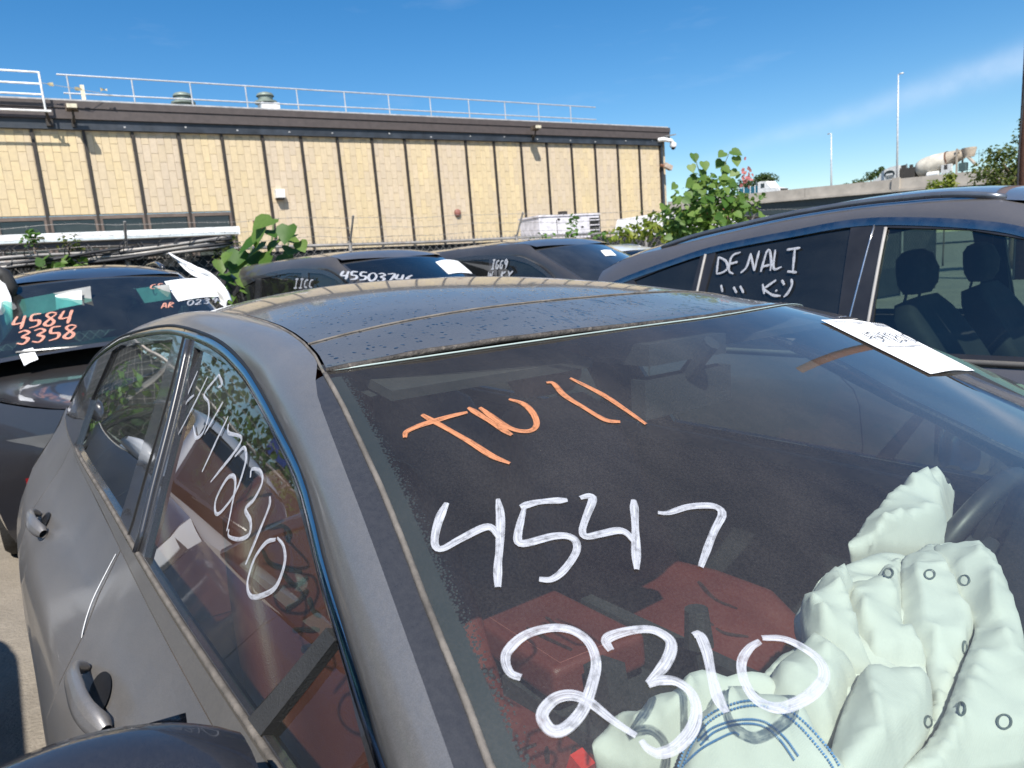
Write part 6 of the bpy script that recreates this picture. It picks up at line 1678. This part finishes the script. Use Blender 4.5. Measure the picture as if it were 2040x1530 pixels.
def other_car(name, label, cat, origin, theta, mat, frame, gside, gwind, kw, dlo, wins, iA, iC, group='cars parked in the row behind', rho=0, inside=True, rails=None, seatc=None):
    c = Car(np.array([origin[0], origin[1], 0.0]), theta, rho, **{k_: v_ for k_, v_ in kw.items() if k_ not in ('belt', 'hood')})
    b0 = kw.get('belt0', 1.0); c.belt = kw.get('belt', lambda x: 1.005 + .0 * x)
    c.hoodz = kw.get('hood', lambda x: 1.02 + .03 - .20 * sstep(x, .8, 2.0))
    c.liner = plain('headliner_dark', (.06, .06, .06), .95); c.dash_mat = DARKI; c.wheel_mat = plain('wheel_leather', (.022,)*3, .45)
    R = empty(name, c.mat()); tag(R, label, cat, group)
    lower_body(c, R, mat)
    d = smooth_poly(dlo, 64); d = [tuple(p) for p in d]
    fi = lambda q: int(np.argmin([abs(p[0] - q[0]) + abs(p[1] - q[1]) for p in d]))
    glasshouse(c, R, mat, frame, gside, gwind, wins, d, fi(dlo[iA]), fi(dlo[iC]), roofmat=mat, pillar_k=.07)
    w = MB().grid(c.wgrid(-.965, .965, .03, .97, .003)); w.build('windscreen', gwind, R, smooth=True)
    for v0, v1, t0, t1 in ((-1, -.962, 0, 1), (.962, 1, 0, 1)): m = MB().grid(c.wgrid(v0, v1, t0, t1, .001, 2)); m.build('windscreen_surround', BLACKG, R, smooth=True)
    for t0, t1 in ((0, .032), (.968, 1.02)): m = MB().grid(c.wgrid(-.965, .965, t0, t1, .001, 20, 2)); m.build('windscreen_surround', BLACKG, R, smooth=True)
    rb = []
    for i in range(9):
        t = i / 8; row = []
        for j in range(15):
            v = -1 + 2 * j / 14; y = v * (c.yr + (c.yd - c.yr) * t) * 1.0; x = c.xr + (c.xd - c.xr) * t
            row.append((x - .03 * (1 - v * v), y, c.zc(x) - c.drop(x) * .8 * v * v - .002))
        rb.append(row)
    MB().grid(rb).build('rear_screen', gside, R, smooth=True)
    m = MB(); ww = [c.wgrid(-.9, .9, .975, .98, .012, 30, 1)[0]]
    for k in range(2): 
        q = ww[0]; i0 = 2 if k == 0 else 15; m.tube([np.array(q[i]) + np.array([0, 0, .01 - .004 * (i - i0)]) for i in range(i0, i0 + 13)], .009, 6)
    m.build('wiper', BLACKG, R)
    for sg in (-1, 1): wing_mirror(sg, R, c.Y(.5, 1.03) + .03, .46, 1.10, mat)
    if rails:
        for sg in (-1, 1):
            P = []
            for t in np.linspace(0, 1, 26):
                x = rails[0] + (rails[1] - rails[0]) * t; y = c.yw(x) * (rails[5] if len(rails) > 3 else .86); lift = (rails[3] if len(rails) > 3 else .038) * min(1, 7 * t, 7 * (1 - t)) ** .6 + .004
                P.append(np.array([x, sg * y, c.roof(x, y) + lift]))
            m = MB(); m.tube(P, rails[4] if len(rails) > 3 else .019, 8); m.build('roof_rail', rails[2], R, smooth=True)
    if inside: cabin(c, R, seatc or plain('seat_cloth_grey', (.07, .07, .072), .9), DARKI, floor_z=.4)
    return c, R
def rd(hit, car, parent, corners, mat, name='paper', lift=.004):
    pass
DGREY = paint('suv_grey', (0.075, 0.075, 0.085), .55, .36, .16); BLK1 = paint('black_dusty', (.008, .008, .011), .0, .3, .05, (.33, .28, .22)); BLK2 = paint('black_van', (.010, .010, .014), .15, .28, .16, (.30, .28, .26)); BLK3 = paint('black_minivan', (.012, .013, .018), .2, .3, .22, (.33, .28, .22)); WHT1 = paint('white_car', (.76, .77, .78), .0, .3, .06)
PRIV = glass('privacy_glass', (.035, .04, .042), .03, (.4, .42, .42)); CLR = glass('clear_green_glass', (.50, .63, .58), .008, (.42, .44, .44)); DWIND = glass('dark_windscreen', (.42, .58, .54), .015, (.40, .42, .42)); TEALG = glass('teal_windscreen', (.30, .62, .58), .03, (.40, .42, .42))

# the big grey car beyond ours, on the driver's side
def m2w(x, y): return S.world((x, y, 0))
oD = m2w(0.0, 2.83)
kD = suv_kw(zc_=[(-3.1,.88),(-2.72,1.02),(-2.55,1.20),(-2.35,1.40),(-2.1,1.535),(-1.7,1.605),(-1.3,1.655),(-.9,1.69),(-.5,1.695),(-.2,1.665),(.08,1.60),(.3,1.50),(1.3,1.04)])
DLO_D = [(.72,1.015),(.50,1.175),(.22,1.365),(.02,1.475),(-.20,1.535),(-.60,1.582),(-.95,1.560),(-1.35,1.52),(-1.62,1.465),(-1.98,1.375),(-2.16,1.30)]
WIN_D = [('front_window', [(.60,1.045),(.47,1.16),(.20,1.34),(.0,1.445),(-.21,1.50),(-.52,1.535),(-.49,1.045)]), ('rear_window', [(-.665,1.548),(-.95,1.530),(-1.34,1.488),(-1.38,1.045),(-.64,1.045)]), ('quarter_window', [(-1.43,1.475),(-1.60,1.437),(-1.86,1.365),(-1.60,1.10),(-1.46,1.045)])]
DLO_D2 = DLO_D + [(-1.95,1.16),(-1.75,1.02)]
cD, RD = other_car('suv', 'dark grey sport utility car with DENALI written on its rear side window', 'car', oD, 37.0, DGREY, plain('pillar_satin', (.022, .022, .026), .35), PRIV, CLR, kD, DLO_D2, WIN_D, 4, 10, group=None, seatc=plain('seat_black', (.018, .018, .02), .8), rails=(-1.75, -.12, plain('rail_satin', (.16, .17, .19), .3, .6), .016, .013, .90))
for o in RD.children:
    if o.name.startswith('front_window') or (o.name.startswith('rear_window') and sum(v.co.y for v in o.data.vertices) > 0): o.data.materials[0] = CLR
CHR = plain('chrome_strip', (.30, .30, .31), .28, 1.0, var=.05)
for sg in (-1, 1):
    Dd = smooth_poly(DLO_D2[:11], 60)
    Aa = [np.array([x, sg * (cD.Y(x, z) + .003), z]) for x, z in Dd]
    n_ = [np.array([0, 0, -1.0]) for _ in Dd]
    Bb = []
    for i, (x, z) in enumerate(Dd):
        t = Dd[min(i + 1, 59)] - Dd[max(i - 1, 0)]; t /= np.linalg.norm(t); nx, nz = -t[1], t[0]
        if nz > 0: nx, nz = -nx, -nz
        x2, z2 = x + nx * .032, z + nz * .032; Bb.append(np.array([x2, sg * (cD.Y(x2, z2) + .003), z2]))
    strip('chrome_surround', Aa, Bb, CHR, RD, 3, .08, ref=(-.6, 0, 1.0))
    for x0_, x1_, z0_, z1_, w_, nm in ((-.565, -.605, 1.55, 1.04, .008, 'pillar_trim'), (-.515, -.515, 1.535, 1.045, .014, 'window_channel'), (-1.40, -1.41, 1.48, 1.05, .014, 'window_channel')):
        m = MB(); m.tube([np.array([x0_ + (x1_ - x0_) * t, sg * (cD.Y(x0_ + (x1_ - x0_) * t, z0_ + (z1_ - z0_) * t) + .001), z0_ + (z1_ - z0_) * t]) for t in np.linspace(0, 1, 9)], w_ * .5, 6); m.build(nm, SILV if nm == 'pillar_trim' else plain('channel_grey', (.35, .33, .31), .5), RD, smooth=True)
    m = MB(); m.tube([np.array([x, sg * (cD.Y(x, 1.018) + .006), 1.018]) for x in np.linspace(-1.75, .70, 16)], .012, 8); m.build('waist_strip', TRIMG, RD, smooth=True)
for sg in (-1, 1): patch('red_patch', cD.side3(sg), [(-1.90,1.345),(-1.96,1.335),(-2.04,1.29),(-2.0,1.28),(-1.93,1.315)], (), .05, plain('patch_red', (.16, .03, .03), .25), RD, flip=sg > 0, lift=.006)  # small red patch at the rear end of the chrome strip
for px in ([(1432,512),(1428,546)], [(1432,512),(1446,520),(1450,534),(1440,543),(1428,546)], [(1476,503),(1462,508),(1455,520),(1453,540),(1462,546)], [(1455,526),(1470,522)], [(1476,544),(1488,532),(1496,505)], [(1496,505),(1503,540)], [(1503,540),(1513,500)],
           [(1516,542),(1520,528),(1528,502),(1534,500),(1537,522),(1535,540)], [(1518,532),(1534,528)], [(1545,498),(1542,535),(1558,532)], [(1568,498),(1595,494)], [(1584,496),(1580,540)], [(1569,541),(1588,543)],
           [(1437,568),(1440,582)], [(1462,572),(1468,584)], [(1475,570),(1482,584)], [(1520,566),(1523,586)], [(1547,558),(1530,570),(1521,576)], [(1521,576),(1540,588),(1556,590)], [(1558,558),(1563,568)], [(1577,556),(1578,568),(1570,584),(1562,592)], [(1546,578),(1548,581)]):
    stroke_s(px, .013, WHITE, cD, 'window_writing', RD, lift=.003)
lampo = MB(); lampo.box((.55, .40, 1.075), (.04, .05, .02)); lampo.build('dash_lamp', plain('amber_lens', (.75, .16, .03), .4), RD)

# black car facing us at the left, orange numbers
oL_ = at_depth(195, 572, 5.35)
cL, RL = other_car('suv', 'black dusty car with orange numbers 4584 3358 and burst white curtains over its windscreen', 'car', oL_, 36.0, BLK1, BLACKG, PRIV, TEALG, **tall(1.05), rails=(-2.0, -.35, BLACKG))
ORG2 = marker('marker_salmon', (.78, .36, .26))
for t_, x0, y0 in (('4584', 28, 633), ('3358', 36, 662)): write(cL, 'w', t_, x0, y0, 24, 26, 31, -.12, 5, .022, ORG2, RL, 'windscreen_writing')
for t_, x0, y0, m_ in (('CS', 300, 568, ORG2), ('AR', 322, 606, ORG2), ('0239', 374, 600, WHITE)): write(cL, 'w', t_, x0, y0, 11, 10, 16 if m_ is WHITE else 14, -.1, 2, .012, m_, RL, 'windscreen_writing')
def sheet(name, label, car, kind, corners, mat, cat, n=6, lift=.006, group=None):
    """a sheet of paper lying on glass, corners given in order"""
    hit = car.hw if kind == 'w' else car.hs; nf = car.n_wind if kind == 'w' else car.n_side
    c = [hit(*p, t1=12) for p in corners]
    if any(q is None for q in c): print('sheet missed', name, [q is None for q in c]); return None
    o_ = sum(c) / 4; P = []
    for i in range(n + 1):
        row = []
        for j in range(n + 1):
            u, v = i / n, j / n; p = (c[0] * (1 - u) + c[1] * u) * (1 - v) + (c[3] * (1 - u) + c[2] * u) * v
            if kind == 'w': p = np.array([p[0], p[1], car.wind(p[0], p[1])])
            p = p + nf(p) * (lift + .003 * abs(math.sin(u * 4 + v * 3)) * (u * (1 - u) * 4)); row.append(car.world(p))
        P.append(row)
    e = empty(name, loc=car.world(o_)); tag(e, label, cat, group)
    m = MB().grid([[p - np.array(e.location) for p in r] for r in P]); m.f += [q[::-1] for q in []]
    m.build('sheet', mat, e, smooth=True); return e, c
PAPER = plain('paper_white', (.82, .82, .82), .7, var=.04)
sheet('paper_sheet', 'white paper sheet on the windscreen of the black car with orange numbers', cL, 'w', [(327,562),(415,556),(436,592),(355,602)], PAPER, 'paper', group='papers on windscreens')
sheet('sticker', 'small square white sticker low on the windscreen under 3358', cL, 'w', [(37,703),(66,694),(77,717),(49,730)], PAPER, 'sticker')
# curtains of white cloth hung over both front pillars of that car
def drape(name, car, parent, path, widths, mat, seed=0):
    m = MB(); rows = []; P = smooth_poly(path, 26); Wd = np.interp(np.linspace(0, 1, 26), np.linspace(0, 1, len(widths)), widths)
    for i in range(26):
        d = P[min(25, i + 1)] - P[max(0, i - 1)]; d /= np.linalg.norm(d); s_ = np.cross(d, car.eye - P[i]); s_ /= np.linalg.norm(s_); n_ = np.cross(s_, d)
        rows.append([P[i] + s_ * Wd[i] * u + n_ * (.035 * math.sin(u * 7 + i * .35 + seed) + .02 * noise.noise(Vector((i * .3, u * 3, seed)))) for u in np.linspace(-.5, .5, 13)])
    m.grid(rows); o = m.build(name, mat, parent, smooth=True)
    md = o.modifiers.new('thick', 'SOLIDIFY'); md.thickness = .006; return o
def lp(car, px, py, depth): return car.local(at_depth(px, py, depth))
CURT = plain('curtain_white', (.82, .82, .80), .8, bump=.3, bscale=60)
drape('curtain_airbag', cL, RL, [lp(cL, 342, 508, 6.3), lp(cL, 380, 535, 6.1), lp(cL, 415, 555, 5.95), lp(cL, 440, 585, 5.8), lp(cL, 452, 606, 5.7)], [.02, .06, .09, .12, .09], CURT, 1)
drape('curtain_airbag', cL, RL, [lp(cL, -12, 556, 4.9), lp(cL, -4, 590, 4.85), lp(cL, -2, 640, 4.8), lp(cL, -14, 690, 4.75)], [.07, .15, .16, .06], CURT, 3)
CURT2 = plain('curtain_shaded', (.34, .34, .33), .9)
def hang(q, depth, col, nm):
    P = [[lp(cL, *(np.array(q[0]) * (1 - u) * (1 - v) + np.array(q[1]) * u * (1 - v) + np.array(q[2]) * u * v + np.array(q[3]) * (1 - u) * v), depth) + np.array([.006 * math.sin(u * 9 + v * 3), 0, 0]) for u in np.linspace(0, 1, 12)] for v in np.linspace(0, 1, 5)]
    MB().grid(P).build(nm, col, RL, smooth=True)
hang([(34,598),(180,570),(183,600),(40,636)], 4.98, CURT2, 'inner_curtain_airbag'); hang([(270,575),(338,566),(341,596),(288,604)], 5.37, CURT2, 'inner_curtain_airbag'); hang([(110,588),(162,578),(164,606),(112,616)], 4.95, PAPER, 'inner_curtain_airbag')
m = MB(); m.tube([lp(cL, -20, 538, 4.85), lp(cL, 8, 548, 4.9), lp(cL, 22, 572, 4.92), lp(cL, 21, 590, 4.93)], [.05, .05, .045, .03], 8); m.build('torn_trim', plain('torn_trim_black', (.03, .028, .026), .6), RL, smooth=True)

# black minivan with 45503746
oM = at_depth(792, 530, 7.1)
cM, RM = other_car('suv', 'black car with white number 45503746 on its windscreen beside the vine', 'car', oM, 47.0, BLK3, BLACKG, PRIV, DWIND, **tall(1.035, **BOXY))
write(cM, 'w', '45503746', 680, 541, 15, 16, 18.2, .06, 3, .026, WHITE, RM, 'windscreen_writing')
write(cM, 's', 'IICC', 588, 556, 7, 18, 10, 0, 3, .02, WHITE, RM, 'window_writing')
sheet('paper_sheet', 'white paper sheet on the windscreen of the car numbered 45503746', cM, 'w', [(867,523),(912,521),(941,546),(893,547)], PAPER, 'paper', group='papers on windscreens')
# black van, IGG9
oV = at_depth(1150, 512, 7.6)
cV, RV = other_car('van', 'black van with IGG9 on its side window in the middle of the row', 'van', oV, 46.0, BLK2, BLACKG, PRIV, glass('black_windscreen', (.05, .055, .06), .05, (.4, .42, .45)), **tall(1.03, **BOXY))
write(cV, 's', 'IGG9', 981, 518, 6, 18, 8.2, -.02, 3, .020, WHITE, RV, 'window_writing'); write(cV, 's', 'W KY', 973, 541, 9, 14, 13, -.02, 3, .020, WHITE, RV, 'window_writing')
sheet('paper_sheet', 'white paper corner showing on the black van windscreen by the grey car', cV, 'w', [(1196,500),(1216,499),(1228,510),(1206,511)], PAPER, 'paper', group='papers on windscreens')
# white car further back
oW = at_depth(1275, 486, 10.2)
cW, RW = other_car('suv', 'white car half hidden between the black van and the dark grey car', 'car', oW, 44.0, WHT1, BLACKG, PRIV, DWIND, suv_kw(), SUV_DLO, SUV_WIN, 4, 7, rails=(-2.0, -.35, plain('rail_silver', (.33, .36, .40), .3, .7)))
# white car to our own left: out of the picture but mirrored in the near side windows
oN = m2w(.30, -2.38)
cN, RN = other_car('sedan', 'white car standing on the near side whose reflection shows in the grey sedan side windows', 'car', oN, 37.0, WHT1, BLACKG, CLR, DWIND, suv_kw(), SUV_DLO, SUV_WIN, 4, 7, group=None)
oN2 = m2w(-5.4, -2.62)
cN2, RN2 = other_car('suv', 'white car at the left of the black car with orange numbers outside the picture', 'car', oN2, 37.0, WHT1, BLACKG, CLR, DWIND, suv_kw(), SUV_DLO, SUV_WIN, 4, 7, group=None)
# auction sheet on our own windscreen
r_ = sheet('auction_sheet', 'long white printed paper sheet at the far top corner of the near windscreen', S, 'w', [(1634,640),(1758,648),(1940,741),(1852,748)], PAPER, 'paper', 10, .003)
if r_:
    e_, c_ = r_
    INKP = plain('print_black', (.03, .03, .035), .7)
    def onp(u, v):
        p = (c_[0] * (1 - u) + c_[1] * u) * (1 - v) + (c_[3] * (1 - u) + c_[2] * u) * v
        return np.array([p[0], p[1], S.wind(p[0], p[1])]) + S.n_wind(p) * .0075
    def pr(path, w, nm):
        P = [S.world(onp(*q)) - np.array(e_.location) for q in path]; n_ = S.M.T @ S.n_wind(c_[0]); ribbon(nm, P, [n_] * len(P), w, INKP, e_, lift=0, taper=(1, 1))
    for i, ch in enumerate('45472310'):
        for st in STROKES[ch]: pr([(.12 + (i + a * .75) * .100, .30 + b * .17) for a, b in st], .0035, 'printed_number')
    for v, u0, u1 in ((.08, .05, .25), (.11, .05, .2), (.08, .35, .55), (.11, .38, .5), (.55, .1, .8), (.58, .1, .6)): pr([(u0, v), ((u0 + u1) / 2, v), (u1, v)], .0022, 'printed_line')
    for k in range(7): pr([(.68 + k * .035, .05), (.68 + k * .035, .10), (.68 + k * .035, .15)], .0022, 'printed_bar')
# ------------------------------------------------------------------ what stands behind us and shows in reflections
bw = lambda x, y: S.world((x, y, 0))
q = bw(-2.5, -11.5)
def tree_at(name, label, w, blobs, n, size, mat, zc_, trunk, group):
    e = empty(name, loc=(w[0], w[1], 0)); tag(e, label, 'tree', group); m = MB(); limb(m, (0, 0, 0), (0, 0, zc_), trunk, trunk * .5)
    for b in blobs: limb(m, (0, 0, zc_ * .6), (b[0], b[1], zc_ + b[2]), trunk * .5, trunk * .1, .3)
    m.build('trunk', BARK, e, smooth=True); crown('crown', e, [(b[0], b[1], zc_ + b[2], b[3], b[4], b[5]) for b in blobs], n, size, mat)
BL = [(-1.2, 0, 0, 1, 1.2, .9), (.2, .4, .6, 1.2, 1.3, 1.0), (1.3, -.2, -.2, 1, 1.1, .9), (0, 0, -.6, 1, 1.5, .8)]
for x_, y_, z_, lab_ in ((-13.5, -4.4, 1.9, 'dark leafy tree behind the camera second from the road signs'), (-11.5, -6.0, 2.05, 'taller green tree behind the camera beside the blue road sign'), (-15, -3.2, 1.9, 'lower dark tree behind the camera farthest from the road signs'), (-9.5, -9.0, 1.9, 'dark tree standing beyond the road sign gantry')):
    tree_at('lot_tree', lab_, bw(x_, y_), BL, 1500, .17, GREEN if z_ > 2 else DARKG, z_, .12, 'trees behind the camera')
q = bw(-8.9, -2.95); tree_at('fence_bush', 'tall leafy bush growing on the fence at the left outside the picture', q, [(0, 0, 0, 1, .6, .8), (FD[0] * .9, FD[1] * .9, -.1, 1, .6, .7), (-FD[0] * .9, -FD[1] * .9, .1, 1, .6, .8), (-FD[0] * 1.9, -FD[1] * 1.9, 0, 1, .6, .7)], 1400, .11, GREEN, 1.35, .05, None)
sgp = bw(-10.6, -5.2)
SG = empty('road_sign', loc=(sgp[0], sgp[1], 0)); tag(SG, 'blue and green road signs on two posts behind the camera mirrored in the side window', 'sign')
sd = np.array([S.M[1][0], S.M[1][1], 0])*-1; sd /= np.linalg.norm(sd)
m = MB(); m.beam(np.array([0, 0, 0]), np.array([0, 0, 2.9]), .10, .10, up=tuple(sd)); m.beam(sd * .95, sd * .95 + np.array([0, 0, 2.7]), .10, .10, up=tuple(sd)); m.build('gantry', GALV, SG)
nn_ = np.array([S.M[0][0], S.M[0][1], 0]); nn_ /= np.linalg.norm(nn_)
for o_, z_, w_, h_, nm, col in ((0.0, 2.5, 1.0, .55, 'blue_panel', (.012, .06, .33)), (.95, 2.25, .75, .75, 'green_panel', (.01, .16, .08))):
    m = MB(); c_ = sd * o_ + nn_ * .15 + np.array([0, 0, z_]); m.beam(c_ - sd * w_ / 2, c_ + sd * w_ / 2, .04, h_); m.build(nm, plain('sign_' + nm, col, .5), SG)
